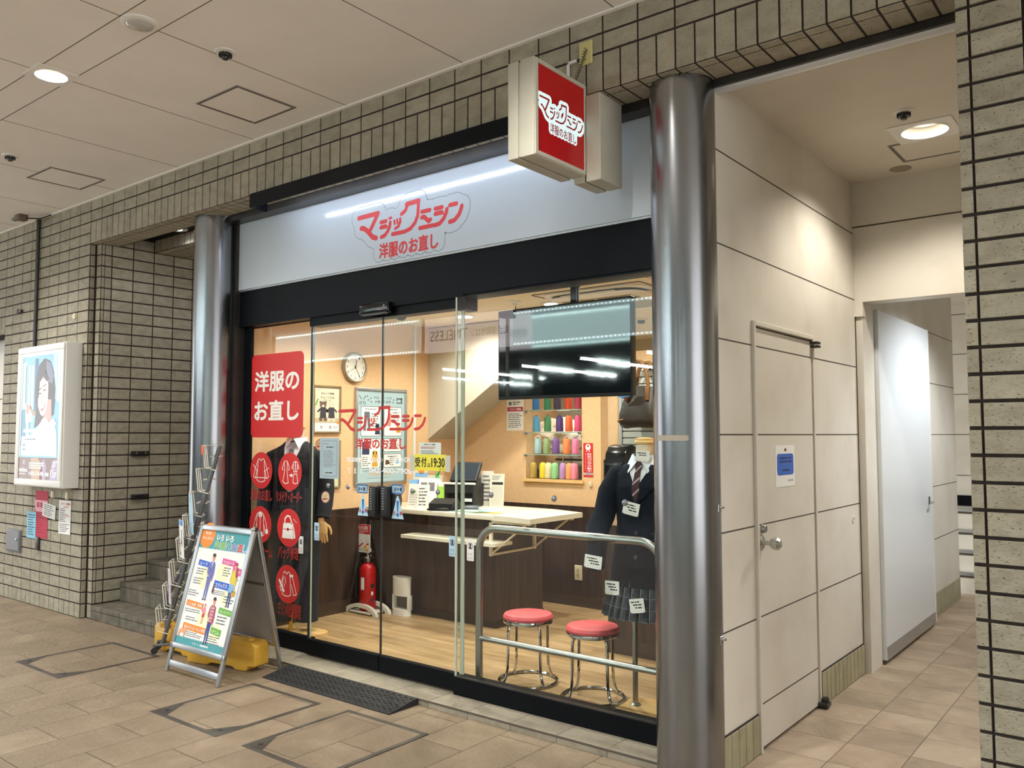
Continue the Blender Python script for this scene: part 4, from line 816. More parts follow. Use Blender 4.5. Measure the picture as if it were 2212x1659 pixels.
for s, a, b, c in (('洋', .32, .43, 'green'), ('服', .45, .55, 'green'), ('の', .57, .66, 'teal'), ('お', .68, .79, 'violet'), ('直', .80, .90, 'redink'), ('し', .91, .985, 'sky')): A.text(s, R_(a)-.004, K(.157), R_(b)+.004, K(.085), M['paper'], 2, .06); A.text(s, R_(a), K(.155), R_(b), K(.087), M[c], 2.9, .03)
for x, y, r in ((.28, .42, .13), (.62, .35, .12), (.8, .55, .10), (.45, .78, .13), (.75, .85, .1)): A.disc(R_(x), K(y), pw*r, M['lemon'], 1.2)
def lab(t, x0, x1, y0, y1, c, sk=.012):
    A.poly([(R_(x0), K(y1)), (R_(x1), K(y1+sk)), (R_(x1+.005), K(y0+sk)), (R_(x0), K(y0))], M[c], 3); A.text(t, R_(x0+.03), K(y1-.008)-.004, R_(x1-.03), K(y0+.014)-.004, M['paper'], 3.6, .02)
lab('スーツ', .08, .31, .265, .315, 'blue'); lab('ワンピース', .56, .83, .225, .275, 'pink'); lab('ジャケット', .80, .99, .285, .345, 'pink'); lab('スラックス', .50, .80, .42, .48, 'blue')
lab('こども服・制服', .04, .40, .625, .675, 'orange'); lab('カットソー', .72, .99, .635, .685, 'green'); lab('手作りグッズ・ペットの服', .08, .58, .82, .875, 'orange'); lab('デニム', .66, .86, .805, .86, 'green')
for x0, x1, y0, y1, n in ((.08, .30, .335, .40, 3), (.06, .28, .42, .485, 3), (.02, .26, .53, .59, 3), (.62, .80, .295, .38, 4), (.82, .97, .36, .42, 3), (.80, .96, .45, .50, 2), (.50, .78, .50, .545, 3), (.76, .97, .53, .60, 3), (.04, .40, .695, .73, 2), (.10, .36, .76, .80, 2), (.72, .97, .70, .78, 3), (.18, .52, .885, .93, 3), (.62, .90, .875, .95, 4)): A.lines(R_(x0), K(y1), R_(x1), K(y0), n, M['greyink'], 2, .4)
def man(x, y, h, top, legs, hairc, skirt=None, shirt=None, checks=False, arms=True):
    u = lambda *p: [(R_(x)+a*h, K(y)+b*h) for a, b in p]
    A.poly(u((-.075, .47), (-.055, .02), (-.02, .02), (-.005, .40), (.02, .02), (.055, .02), (.07, .47)), M[legs], 4)
    for a in (-.045, .04): A.poly(u((a-.04, .0), (a+.03, .0), (a+.02, .03), (a-.01, .03)), M['brown'], 4.4)
    A.poly(u((-.085, .44), (-.07, .68), (-.10, .72), (-.07, .80), (-.03, .825), (.03, .825), (.075, .80), (.10, .72), (.075, .66), (.085, .44)), M[top], 5)
    if arms: A.stroke(u((-.085, .76), (-.11, .60), (-.06, .52)), .040*h, M[top], 5.2); A.stroke(u((.085, .76), (.11, .58), (.10, .44)), .040*h, M[top], 5.2); A.disc(u((-.05, .51))[0][0], u((-.05, .51))[0][1], .024*h, M['tan'], 5.4); A.disc(u((.10, .42))[0][0], u((.10, .42))[0][1], .024*h, M['tan'], 5.4)
    if shirt: A.poly(u((-.025, .82), (.0, .60), (.03, .82)), M['paper'], 6); A.stroke(u((.0, .80), (.0, .58)), .014*h, M[shirt], 6.4)
    if checks:
        for i in range(5): A.stroke(u((-.07, .47+.07*i), (.07, .47+.07*i)), .010*h, M['paper'], 6); A.stroke(u((-.06+.03*i, .46), (-.06+.03*i, .80)), .006*h, M['paper'], 6)
    if skirt: A.poly(u((-.08, .50), (-.10, .32), (.10, .32), (.08, .50)), M[skirt], 6)
    A.stroke(u((0, .81), (0, .86)), .040*h, M['tan'], 5.6); A.disc(*u((0, .905))[0], .048*h, M['tan'], 6, ry=.062*h); A.disc(*u((0, .945))[0], .054*h, M[hairc], 6.4, ry=.040*h)
    A.stroke(u((-.012, .875), (.015, .872)), .008*h, M['redink'], 6.5)
man(.375, .605, ph*.415, 'violet', 'violet', 'hair', shirt='indigo'); A.poly([(R_(.49), K(.53)), (R_(.53), K(.53)), (R_(.52), K(.45)), (R_(.50), K(.45))], M['brown'], 4)
man(.86, .625, ph*.385, 'yel', 'indigo', 'plaidred', skirt='sky'); A.stroke([(R_(.89), K(.30)), (R_(.91), K(.36))], .022, M['plaidred'], 6); A.rect(R_(.88), K(.53), R_(.955), K(.48), M['gold'], 6, r=.008)
man(.60, .955, ph*.40, 'plaidred', 'indigo', 'hair', checks=True)
man(.44, .80, ph*.17, 'rose', 'tan', 'plaidred', skirt='redink'); A.stroke([(R_(.40), K(.70)), (R_(.37), K(.645))], .010, M['tan'], 6)
A.poly([(R_(.02), K(.92)), (R_(.04), K(.88)), (R_(.12), K(.875)), (R_(.16), K(.85)), (R_(.19), K(.86)), (R_(.17), K(.895)), (R_(.16), K(.945)), (R_(.14), K(.945)), (R_(.13), K(.91)), (R_(.06), K(.91)), (R_(.05), K(.945)), (R_(.03), K(.945))], M['tan'], 5)
A.text('サポート', R_(.36), K(.985), R_(.50), K(.965), M['paper'], 3, .02); A.lines(R_(.52), K(.985), R_(.75), K(.967), 1, M['paper'], 3, .8)
mb.build('poster', fpn, 0)
# ------------------------------------------------------------------ brochure rack
br = thing('brochure_rack', 'tall leaning wire brochure rack behind the A-board', 'rack', (-5.45, 3.2, 0)); pt = mat('grey_tube', '6C6F72', .45, .6)
topL = at(470, 968, y=3.30); botL = at(372, 1425, y=3.10)
b0 = Vector((-5.52, 3.12, .075)); tpt = Vector((-5.16, 3.30, 1.43)); wv = Vector((-.17, .14, 0))   # width direction across the rack
mb = MB(); mb.tube([b0, b0+(tpt-b0)*.5, tpt], .015, pt, 10); mb.build('rear_tube', br)
mb = MB(); mb.tube([b0+wv*.55, b0+wv*.55+Vector((.0, .0, .30)), b0+wv*.55+(tpt-b0)*.45], .015, pt, 10); mb.build('front_tube', br)
mb = MB()
for s in (0, 1): q = b0+wv*.55*s; mb.tube([q+Vector((.02, -.07, .0)), q+Vector((.12, .10, .0))], .010, pt, 8)
mb.tube([b0, b0+wv*.55], .013, pt, 8); mb.build('base', br)
for s in (0, 1):
    for e in (-1, 1):
        q = b0+wv*.55*s+Vector((.07+.05*e, .015+.085*e, -.035)); mb = MB(); mb.cyl(q-wv.normalized()*.012, q+wv.normalized()*.012, .022, M['blackmat'], 18); mb.box(q+Vector((-.008, -.008, .0)), q+Vector((.008, .008, .04)), pt); mb.build('caster', br)
wr = mat('ivory_wire', 'DAD5C6', .45); dirv = (tpt-b0); ax = dirv.normalized(); dx = Vector((-.75, -.66, 0)).normalized()
tiers = [at(470-13.2*k*.9, 971+39.6*k*.985, y=3.25) for k in range(8)]
tp = []
for k in range(8):
    pl = b0+dirv*(1.0-.118*k)+Vector((0, 0, .0)); tp.append(pl)
    e = dx*.115; d2 = wv*.75
    mb = MB(); 
    for z, ee in ((0, e), (-.075, e*.55)): mb.tube([pl+Vector((0, 0, z)), pl+ee+Vector((0, 0, z)), pl+ee+d2+Vector((0, 0, z)), pl+d2+Vector((0, 0, z))], .0042, wr, 6, closed=True)
    for q in (pl+e, pl+e+d2, pl+e+d2*.5): mb.tube([q, q-Vector((0, 0, .15))-e*.15, pl-Vector((0, 0, .17))+(q-pl-e)+e*.25], .0036, wr, 6)
    mb.tube([pl+d2*.5, pl+d2*.5-ax*.17], .003, wr, 6)
    o = mb.build('wire_pocket', br)
    if k == 0: pk0 = o
mb = MB(); q = tp[0]+dx*.12; mb.prism([(0, 0), (.075, 0), (.085, .03), (.075, .06), (0, .062)], q+Vector((0, -.004, -.06)), (.9, -.35, 0), Z, .003, mat('orange_red_card', 'D9502E', .6)); tag(mb.build('label_card', pk0), 'orange-red card')
def leaflet(k, lb, m, w, h, off, art=None):
    p = tp[k]+dx*off+wv*.15; paper('leaflet', lb, p-Vector((0, 0, .125)), (.93, -.36, 0), (-.10, 0, 1), w, h, m, art, .006, 'leaflet')
def bro(A, w, h):
    A.rect(0, h*.86, w, h, M['sky'], 1); A.rect(w*.6, h*.86, w, h, M['blue'], 1.3)
    for i in range(5): A.disc(w*random.uniform(.15, .85), h*random.uniform(.1, .8), w*.1, M[random.choice(['violet', 'gold', 'tan', 'indigo', 'rose'])], 1)
    A.rect(w*.6, h*.45, w*.78, h*.75, M['indigo'], 1); A.lines(w*.1, h*.08, w*.5, h*.4, 5, M['greyink'], 1)
leaflet(3, 'pale blue leaflet in the wire rack above the white illustrated leaflet', M['paleblue'], .115, .27, .07, lambda A, w, h: A.lines(w*.2, h*.8, w*.85, h*.93, 2, M['warn'], 1))
leaflet(4, 'white illustrated leaflet with blue heading in the wire rack', M['paper'], .135, .255, .09, bro)
leaflet(6, 'narrow whitish leaflet bundle in the lower wire rack pocket', mat('lilac_paper', 'DDD3E2', .6), .065, .235, .075, lambda A, w, h: (A.lines(w*.2, h*.75, w*.8, h*.95, 4, M['pinkpap'], 1), A.lines(w*.2, h*.2, w*.8, h*.6, 5, M['pinkpap'], 1)))
# ------------------------------------------------------------------ yellow ballast tanks
def tank(loc, rz, lb, kx=1.0):
    t = thing('ballast_tank', lb, 'weight', loc, rz); mb = MB(); Tm = Matrix.Translation(loc) @ Matrix.Rotation(rz, 4, 'Z'); L, H, D = .60, .185, .13
    prof = [(-.30, .0), (-.12, .0), (-.09, .018), (.10, .018), (.13, 0), (.22, .0), (.24, .03), (.30, .035), (.30, .16), (.27, .185), (-.04, .185), (-.065, .150), (-.215, .150), (-.235, .185), (-.27, .185), (-.30, .16)]
    bm = bmesh.new(); a = [bm.verts.new((x*kx, -D/2, z)) for x, z in prof]; b = [bm.verts.new((x*kx, D/2, z)) for x, z in prof]; n = len(prof)
    bm.faces.new(a); bm.faces.new(b[::-1]); [bm.faces.new((a[i], b[i], b[(i+1) % n], a[(i+1) % n])) for i in range(n)]
    bmesh.ops.recalc_face_normals(bm, faces=bm.faces[:]); bmesh.ops.bevel(bm, geom=bm.edges[:], offset=.013, segments=3, profile=.5, affect='EDGES', clamp_overlap=True)
    bm.verts.index_update(); mb.add([Tm @ p.co for p in bm.verts], [[p.index for p in f.verts] for f in bm.faces], M['yellow']); bm.free(); mb.build('tank_body', t, .9)
    mb = MB(); mb.box((-.215*kx, -.022, .165), (-.065*kx, .022, .188), M['yellow'], .009, Tm); mb.build('handle', t)
    mb = MB(); q = Tm @ Vector((.20*kx, 0, .185)); mb.lathe([(.026, 0), (.026, .010), (.020, .013)], q, M['yellow'], 18); mb.build('filler_cap', t); return t
tank((-4.925, 3.235, 0), .20, 'yellow plastic water weight lying under the A-board')
tank((-5.475, 3.235, 0), .04, 'yellow plastic water weight left of the A-board, at the foot of the brochure rack', .8)
# small things on columns and corridor
for py, lb in ((1097, 'upper small steel hook plate on the column by the corridor'), (1381, 'lower small steel hook plate on the column by the corridor')):
    c = at(1555, py, x=-1.60); t = thing('hook_plate', lb, 'hook', (c.x, c.y, c.z)); mb = MB(); mb.box((-1.64, 3.470, c.z-.016), (-1.583, 3.50, c.z+.018), M['rail'], .002); mb.build('plate', t)
    mb = MB(); mb.tube([(-1.584, 3.485, c.z+.004), (-1.572, 3.49, c.z+.004)], .004, M['chrome'], 8); mb.ball((-1.570, 3.491, c.z+.004), .006, M['chrome'], 10); mb.build('hook', t)
c = at(1843, 1122, x=-1.595); mb = MB(); mb.lathe([(.024, 0), (.024, .004), (.014, .006), (.012, .002)], (-1.596, c.y, c.z), M['ivory'], 22, 'x'); tag(mb.build('wall_socket_cap'), 'small round cap on the cream wall right of the service door', 'cap')
a, b = at(1674, 963, x=-1.597), at(1717, 1048, x=-1.597)
def nart(A, w, h): A.rect(.07*w, .28*h, .93*w, .80*h, M['blue'], 1, r=.02); A.lines(.2*w, .56*h, .85*w, .74*h, 2, M['navyi'], 1.6, .45, .05); A.lines(.35*w, .36*h, .7*w, .44*h, 1, M['navyi'], 1.6, .6, .05); A.rect(.46*w, .86*h, .56*w, .93*h, M['brown'], 1); A.lines(.6*w, .12*h, .95*w, .17*h, 2, M['greyink'], 1)
paper('notice', 'white notice with a blue block taped to the corridor service door', (-1.5955, a.y, b.z), Y, Z, b.y-a.y, a.z-b.z, M['paper'], nart)
# ------------------------------------------------------------------ far side of the passage: lit signs and tubes mirrored in the glass
PAN = mat('backlit_panel', 'C9DCDD', .4, emit=4.4, emitcol='BFD9DC'); LED = mat('led_dot', 'FFFFFF', .4, emit=40, emitcol='DDF4F6')
def lightbox(x0, x1, z0, z1, lb):
    t = thing('light_box', lb, 'sign', ((x0+x1)/2, -2.96, z0)); mb = MB(); mb.box((x0, -2.995, z0), (x1, -2.93, z1), PAN); mb.build('panel', t, 0)
    mb = MB(); n = int((x1-x0)/.072)
    for z in (z0+.022, z1-.022): mb.box((x0+.01, -2.931, z-.018), (x1-.01, -2.928, z+.018), mat('led_haze', 'EAF6F8', .5, emit=9, emitcol='CFEAEC')); [mb.box((x0+.036+k*.072-.008, -2.929, z-.008), (x0+.036+k*.072+.008, -2.924, z+.008), LED) for k in range(n)]
    tag(mb.build('led_strip', t, 0), None, None, None, 'stuff')
lightbox(-14.15, -10.06, 2.90, 3.47, 'long LED-edged light box across the passage, mirrored at the left of the glass')
lightbox(-7.98, -4.52, 2.88, 3.40, 'LED-edged light box across the passage, mirrored in the glass over the television')
tm = thing('opposite_sign', 'pale lettered shop sign across the passage, mirrored in the glass', 'sign', (-9, -2.97, 2.87)); mb = MB(); mb.box((-9.95, -3.0, 2.88), (-8.03, -2.95, 3.46), mat('pale_lit_sign', 'D8D2D6', .4, emit=5.5, emitcol='D8D0D4')); mb.build('panel', tm, 0)
mb = MB(); A = Art(mb, (-8.03, -2.949, 2.88), -X, Z); A.text('総合買取サロン', .06, .20, .84, .34, M['ink'], 1); A.text('TIMELESS', .90, .19, 1.78, .36, M['ink'], 1); mb.build('lettering', tm, 0)
TL = mat('fluorescent_tube', 'FFFFFF', .4, emit=34, emitcol='E4F6F4')
for i, (x, y) in enumerate(((-8.9, -4.35), (-8.9, -5.9), (-10.5, -4.0), (-10.5, -5.6), (-12.1, -5.7), (-12.1, -7.3), (-7.3, -3.8), (-7.3, -5.3), (-6.0, -3.6), (-6.0, -5.2), (-2.6, -3.9), (-2.6, -5.5), (-.4, -3.9), (-.4, -5.5), (1.8, -3.9), (1.8, -5.5), (4.0, -3.9))):
    t = thing('fluorescent_lamp', 'long tube lamp on the ceiling of the opposite shop, seen only as a reflection', 'lamp', (x, y, 2.7), group='tube lamps of the opposite shop')
    mb = MB(); mb.tube([(x, y-1.1, 2.715), (x, y, 2.715)], .017, TL, 10); mb.build('tube', t); mb = MB(); mb.box((x-.03, y-1.14, 2.735), (x+.03, y+.04, 2.76), M['white']); mb.build('fixture', t)
    light('lamp', 'AREA', (x, y-.55, 2.69), TUBE_W if x < -4 else TUBE_W*.3, COOL, .06, parent=t, sy_=1.1)
# ------------------------------------------------------------------ vinyl and stickers on the glass
def sticker_thing(name, lb, cat, build, group=None):
    mb = MB(); build(mb); return tag(mb.build(name, None, 0), lb, cat, group)
YG = 3.6635
def glassart(mb, x, z, y): return Art(mb, (x, y, z), X, Z, .0004)
a, b = at(541, 945, y=YG), at(657, 757, y=YG)
def redsq(mb):
    A = glassart(mb, a.x, a.z, YG); w, h = b.x-a.x, b.z-a.z; A.rect(0, 0, w, h, M['vinylred'], 0, r=.045)
    A.text('洋服の', .07*w, .545*h, .92*w, .80*h, M['vinylwhite'], 1, .036); A.text('お直し', .07*w, .20*h, .92*w, .445*h, M['vinylwhite'], 1, .036)
sticker_thing('window_sticker', 'big red rounded square sticker with white lettering at the top of the left glass panel', 'sticker', redsq)
def circ(px, py, lb, icon, txt, tx0, tx1, ty):
    c = at(px, py, y=YG); r = .132
    def f(mb):
        A = glassart(mb, c.x, c.z, YG); A.disc(0, 0, r, M['vinylred'], 0, 40); icon(A)
        if txt:
            p, q = at(tx0, ty+11, y=YG), at(tx1, ty-11, y=YG); A.text(txt, p.x-c.x, p.z-c.z, q.x-c.x, q.z-c.z, mat('dull_red_vinyl', 'A82A26', .5), 0, .015)
    sticker_thing('window_sticker', lb, 'sticker', f)
VW = M['vinylwhite']; LW = .0055
def shirt(A, dx=0, dy=0, s=1.0, sleeves=True):
    q = lambda *p: [(dx+x*s, dy+y*s) for x, y in p]
    A.stroke(q((-.018, .085), (-.035, .078), (-.042, .0), (-.048, -.07), (-.02, -.082), (.02, -.082), (.048, -.07), (.042, .0), (.035, .078), (.018, .085), (.0, .068)), LW, VW, 1, True)
    if sleeves:
        for k in (-1, 1): A.stroke(q((k*.036, .078), (k*.060, .035), (k*.090, -.045), (k*.068, -.058), (k*.046, .0)), LW, VW, 1)
def i1(A): shirt(A); A.stroke([(-.095, .04), (-.04, -.01)], LW, VW, 1.5); A.stroke([(.09, .02), (.04, -.01)], LW, VW, 1.5); A.stroke([(-.07, -.052), (.06, -.052)], LW, VW, 1.5)
def i2(A):
    q = lambda *p: list(p)
    A.stroke(q((-.048, .075), (-.062, .070), (-.058, .0), (-.078, -.07), (-.05, -.085), (-.015, -.078), (-.03, .0), (-.028, .070), (-.040, .075)), LW, VW, 1)
    for k in (-1, 1): A.stroke(q((-.045+k*.018, .070), (-.045+k*.042, .02), (-.045+k*.030, .01)), LW, VW, 1)
    A.poly(q((.0, -.018), (.02, -.018), (.02, -.008), (.034, -.025), (.02, -.042), (.02, -.032), (.0, -.032)), VW, 1)
    A.stroke(q((.04, .065), (.045, .0), (.08, .0), (.085, .065), (.07, .072), (.055, .072)), LW, VW, 1, True); A.stroke(q((.063, .068), (.063, .0)), .008, VW, 1); A.stroke(q((.04, .06), (.022, .03), (.035, .02)), LW, VW, 1); A.stroke(q((.085, .06), (.10, .03), (.09, .02)), LW, VW, 1)
    A.stroke(q((.045, -.015), (.036, -.075), (.06, -.082), (.09, -.075), (.08, -.015)), LW, VW, 1, True)
def i3(A): shirt(A); A.disc(0, .072, .022, VW, 1.5, 18); A.stroke([(0, .07), (0, -.08)], LW, VW, 1.5); A.disc(.078, -.045, .018, VW, 1.5, 14); A.rect(-.095, -.06, -.065, -.038, VW, 1.5); A.rect(.0, -.085, .03, -.05, VW, 1.5)
def i4(A):
    A.poly([(-.062, .03), (.045, .035), (.052, -.075), (-.075, -.075)], VW, 1); A.poly([(.05, .033), (.075, -.065), (.056, -.073)], VW, 1)
    A.stroke([(-.045, .03), (-.045, .06), (-.02, .082), (.01, .078), (.025, .05), (.028, .03)], .011, VW, 1); A.stroke([(-.06, -.012), (.045, -.010)], .005, M['vinylred'], 2); A.disc(-.01, -.012, .012, M['vinylred'], 2)
    for k in range(3): A.stroke([(.05+.012*k, .055-.006*k), (.06+.014*k, .065-.012*k)], .004, VW, 1)
def i5(A):
    shirt(A, -.01, 0, 1, False); A.stroke([(-.045, .07), (-.075, -.02)], LW, VW, 1); A.stroke([(-.03, .05), (-.02, .02), (-.035, -.02)], LW, VW, 1.5); A.stroke([(.035, .07), (.06, .04), (.10, -.06), (.07, -.07), (.045, .0)], LW, VW, 1)
    A.stroke([(-.09, .02), (-.04, -.05)], .018, VW, 2); A.stroke([(-.085, -.02), (-.075, -.05), (-.05, -.04)], .006, VW, 2); A.stroke([(.03, .06), (.055, .062)], .018, VW, 2)
circ(564, 1016, 'red round sticker with a white shirt outline, upper left of the round stickers', i1, '洋服のお直し', 541, 588, 1069)
circ(626, 1019, 'red round sticker with a white dress and blouse outline', i2, 'リメイク・オーダー', 597, 652, 1073)
circ(562, 1133, 'red round sticker with a white gown outline, half hidden by the A-board', i3, 'ユニフォーム', 541, 588, 1190)
circ(624, 1140, 'red round sticker with a white handbag picture', i4, 'バッグ修理', 601, 645, 1194)
circ(621, 1262, 'red round sticker with a white shirt and scissors, lowest of the round stickers', i5, 'ミシンの出張修理', 600, 650, 1318)
# logo on the sliding doors: one piece per leaf is impossible to tell apart, so it stays one sticker
YD = 3.6352
s8 = 2212/260; Q = lambda x, y: at(720+x/s8, 860+y/s8, y=YD)
def dlogo(mb):
    l0, l1 = Q(90, 610), Q(1720, 400); w = (Q(1715, 390).x-Q(90, 210).x); A = glassart(mb, 0, 0, YD)
    m = mat('red_door_vinyl', 'C8322C', .45); logo(A, l0.x, Q(400, 606).z, w*1.0, m, 2, None, (Q(1080, 150).z-Q(900, 600).z)/(w*460/1640)*1.0, (), .98)
    p, q = Q(405, 935), Q(1335, 735); A.text(SUB, p.x, p.z, q.x, q.z, m, 1, .04)
sticker_thing('window_sticker', 'red stroke-lettered shop name across both sliding glass doors', 'sticker', dlogo)
dt = thing('window_lettering', 'white opening hours and telephone lettering on the sliding doors', 'lettering', (-3.95, YD, 1.25)); m = mat('frosted_white_vinyl', 'F2F0EC', .6)
mb = MB(); A = glassart(mb, 0, 0, YD)
for t, a_, b_ in (('営業時間', 255, 520), ('10:00', 680, 905), ('-', 955, 985), ('20:00', 1110, 1455)): p, q = Q(a_, 1178), Q(b_, 1085); zz = Q((a_+b_)/2, 1178).z; A.text(t, p.x, zz if t != '-' else zz+.035, q.x, (zz if t != '-' else zz+.033)+(q.z-p.z if t != '-' else .006)*.93, m, 1, .035)
mb.build('opening_hours', dt, 0); mb = MB(); A = glassart(mb, 0, 0, YD)
for t, a_, b_ in (('T', 262, 318), ('E', 385, 425), ('L', 500, 540), ('042-400-7900', 655, 1448)): p, q = Q(a_, 1380), Q(b_, 1282); zz = Q((a_+b_)/2, 1385).z; A.text(t, p.x, zz, q.x, zz+(Q(900, 1285).z-Q(900, 1385).z), m, 1, .035)
mb.build('telephone_number', dt, 0)
# door pulls
for t, px in ((door1, 806), (door2, 832)):
    c0, c1 = at(px, 1050, y=3.61), at(px, 1116, y=3.61); mb = MB()
    mb.box((c0.x-.030, 3.596, c1.z), (c0.x+.030, 3.630, c0.z), M['blackmat'], .008); mb.box((c0.x-.026, 3.626, c1.z+.02), (c0.x+.026, 3.6365, c0.z-.02), M['black'])
    mb.box((c0.x-.022, 3.655, c1.z), (c0.x+.022, 3.68, c0.z), M['blackmat'], .006); A = Art(mb, (c0.x-.012, 3.5955, c1.z+.04), X, Z); A.lines(0, 0, .016, (c0.z-c1.z)*.75, 9, M['silver'], 1, .4, .1); mb.build('pull_handle', t)
def stk(px, py, w, h, f, name, lb, y, cat='sticker', group=None):
    c = at(px, py, y=y)
    def g(mb): f(glassart(mb, c.x-w/2, c.z-h/2, y), w, h)
    return sticker_thing(name, lb, cat, g, group)
def arrow(sgn):
    def f(A, w, h):
        p = [(0, .5), (.18, 1), (1, 1), (1, 0), (.18, 0)] if sgn < 0 else [(1, .5), (.82, 1), (0, 1), (0, 0), (.82, 0)]
        A.poly([(x*w, y*h) for x, y in p], M['warn'], 0); A.poly([(w*(.5+(x-.5)*.88), h*(.5+(y-.5)*.72)) for x, y in p], M['postblue'], 1); A.text('自', .2*w, .28*h, .38*w, .72*h, M['navyi'], 2, .02); A.text('動', .64*w, .28*h, .82*w, .72*h, M['navyi'], 2, .02); A.poly([(.42*w, .5*h), (.51*w, .68*h), (.6*w, .5*h), (.51*w, .32*h)], M['warn'], 2)
    return f
stk(781, 1056, .115, .056, arrow(-1), 'door_sticker', 'blue arrow sticker pointing left on the left sliding door', YD)
stk(860, 1057, .115, .058, arrow(1), 'door_sticker', 'blue arrow sticker pointing right on the right sliding door', YD)
def tri(A, w, h): A.poly([(0, 0), (w, 0), (w/2+.006, h), (w/2-.006, h)], M['paleblue'], 0); A.poly([(.40*w, .78*h), (.60*w, .78*h), (.54*w, .28*h), (.46*w, .28*h)], M['warn'], 1); A.disc(.5*w, .17*h, .012, M['warn'], 1); A.text('注', .12*w, .16*h, .34*w, .34*h, M['redink'], 2, .02); A.text('意', .66*w, .16*h, .88*w, .34*h, M['redink'], 2, .02)
stk(784, 1091, .10, .135, tri, 'door_sticker', 'pale blue caution triangle sticker on the left sliding door', YD)
stk(859, 1096, .105, .140, tri, 'door_sticker', 'pale blue caution triangle sticker on the right sliding door', YD)
def caution(c):
    def f(A, w, h): A.rect(0, 0, w, h, M[c], 0, r=.006); A.disc(w/2, h*.68, w*.36, M['brown'], 1); A.disc(w/2, h*.68, w*.30, M[c], 1.5); A.stroke([(.28*w, h*.80), (.72*w, h*.56)], .005, M['brown'], 2); A.stroke([(w*.45, h*.6), (w*.55, h*.75)], .012, M['navyi'], 1.8); A.text('ドアに', .18*w, .22*h, .82*w, .36*h, M['ink'], 1); A.text('ちゅうい', .1*w, .05*h, .9*w, .19*h, M['ink'], 1)
    return f
stk(684, 1148, .050, .118, caution('paleblue'), 'door_sticker', 'small door caution sticker on the left sliding door before the suit sleeve', YD)
stk(650, 1177, .050, .118, caution('paper'), 'door_sticker', 'small door caution sticker on the narrow left glass panel by the handbag sticker', YG)
stk(977, 1180, .052, .118, caution('paleblue'), 'door_sticker', 'small door caution sticker on the right sliding door over the white shelf', YD)
stk(1016, 1188, .052, .122, caution('paper'), 'door_sticker', 'small door caution sticker on the fixed window beside the steel rail', 3.6065)
for i, (px, py, y, lb) in enumerate(((709, 1049, YD, 'in front of the suit cuff'), (752, 1052, YD, 'on the left sliding door before the peach wall'), (891, 1061, YD, 'on the right sliding door over the leaflet holder'), (946, 1063, YD, 'on the right sliding door over the green card'), (1061, 1069, 3.6065, 'on the fixed window over the white folders'), (1197, 1077, 3.6065, 'on the fixed window below the thread shelves'), (1350, 1086, 3.6065, 'on the fixed window over the school blazer'))):
    c = at(px, py, y=y); mb = MB(); mb.lathe([(.017, 0), (.016, -.004), (.009, -.007), (.001, -.0075)], (c.x, y, c.z), mat('grey_marker', '8C8C90', .25, .6), 20, 'y'); tag(mb.build('glass_marker'), 'round grey glass marker dot '+lb, 'marker')
a, b = at(691, 1033, y=YD), at(733, 946, y=YD)
def cert(A, w, h): A.stroke([(.12*w, .10*h), (.12*w, .90*h), (.16*w, .93*h), (.84*w, .93*h), (.9*w, .9*h), (.9*w, .09*h), (.85*w, .06*h), (.16*w, .06*h)], .002, M['greyink'], 1, True); A.lines(.2*w, .84*h, .45*w, .87*h, 1, M['greyink'], 1); A.lines(.34*w, .75*h, .72*w, .80*h, 1, M['ink'], 1); A.lines(.2*w, .28*h, .85*w, .70*h, 10, M['greyink'], 1, .3); A.lines(.3*w, .12*h, .75*w, .17*h, 1, M['ink'], 1)
paper('notice', 'pale blue-grey printed letter stuck on the left sliding glass door', (a.x, YD-.002, a.z), X, Z, b.x-a.x, b.z-a.z, mat('blue_grey_paper', 'A9BCC4', .8), cert)
a, b = at(895, 1017, y=YD), at(964, 984, y=YD)
def recep(A, w, h):
    bl = M['ink']; A.text('受', .03*w, .22*h, .20*w, .82*h, bl, 1, .02); A.text('付', .23*w, .22*h, .40*w, .84*h, bl, 1, .02); A.text('は', .43*w, .22*h, .52*w, .48*h, bl, 1, .01); A.text('19:30', .55*w, .22*h, .96*w, .80*h, bl, 1, .02); A.text('まで', .80*w, .03*h, .94*w, .16*h, bl, 1)
t_ = paper('notice', 'bright yellow handwritten closing time notice on the right glass door', (a.x, YD-.002, a.z+.004), X, Z, b.x-a.x, b.z-a.z, M['notice'], recep)
for x0, x1 in ((a.x-.035, a.x+.004), (b.x-.004, b.x+.035)):     mb = MB(); mb.box((x0, YD-.0035, a.z), (x1, YD-.0030, b.z), mat('cloudy_tape', 'C9C7BC', .3)); tag(mb.build('tape', None, 0), 'strip of cloudy clear tape at the '+('left' if x0 < a.x else 'right')+' end of the yellow notice', 'tape')
a, b = at(906, 990, y=3.652), at(953, 956, y=3.652)
paper('notice', 'white printed customer notice above the yellow notice', (a.x, 3.650, a.z), X, Z, b.x-a.x, b.z-a.z, M['paper'], lambda A, w, h: (A.text('お客さまへお願い', .22*w, .83*h, .78*w, .92*h, M['ink'], 1, .01), A.lines(.08*w, .60*h, .92*w, .76*h, 2, M['redink'], 1), A.lines(.08*w, .12*h, .92*w, .52*h, 5, M['greyink'], 1)))
c = at(1475, 948, y=3.40); mb = MB()
for z, h, a0, a1 in ((c.z+.004, .012, -2.15, -1.05),): 
    vs = []; n = 14
    for j in range(n+1): an = a0+(a1-a0)*j/n; p = (-1.734+.1492*math.cos(an), 3.474+.1492*math.sin(an)); vs += [(p[0], p[1], z-h+.001*math.sin(j*2)), (p[0], p[1], z+h)]
    mb.add(vs, [(2*j, 2*j+2, 2*j+3, 2*j+1) for j in range(n)], mat('beige_tape', 'A59C8C', .7))
tag(mb.build('masking_tape'), 'strip of beige masking tape round the steel column by the corridor', 'tape')
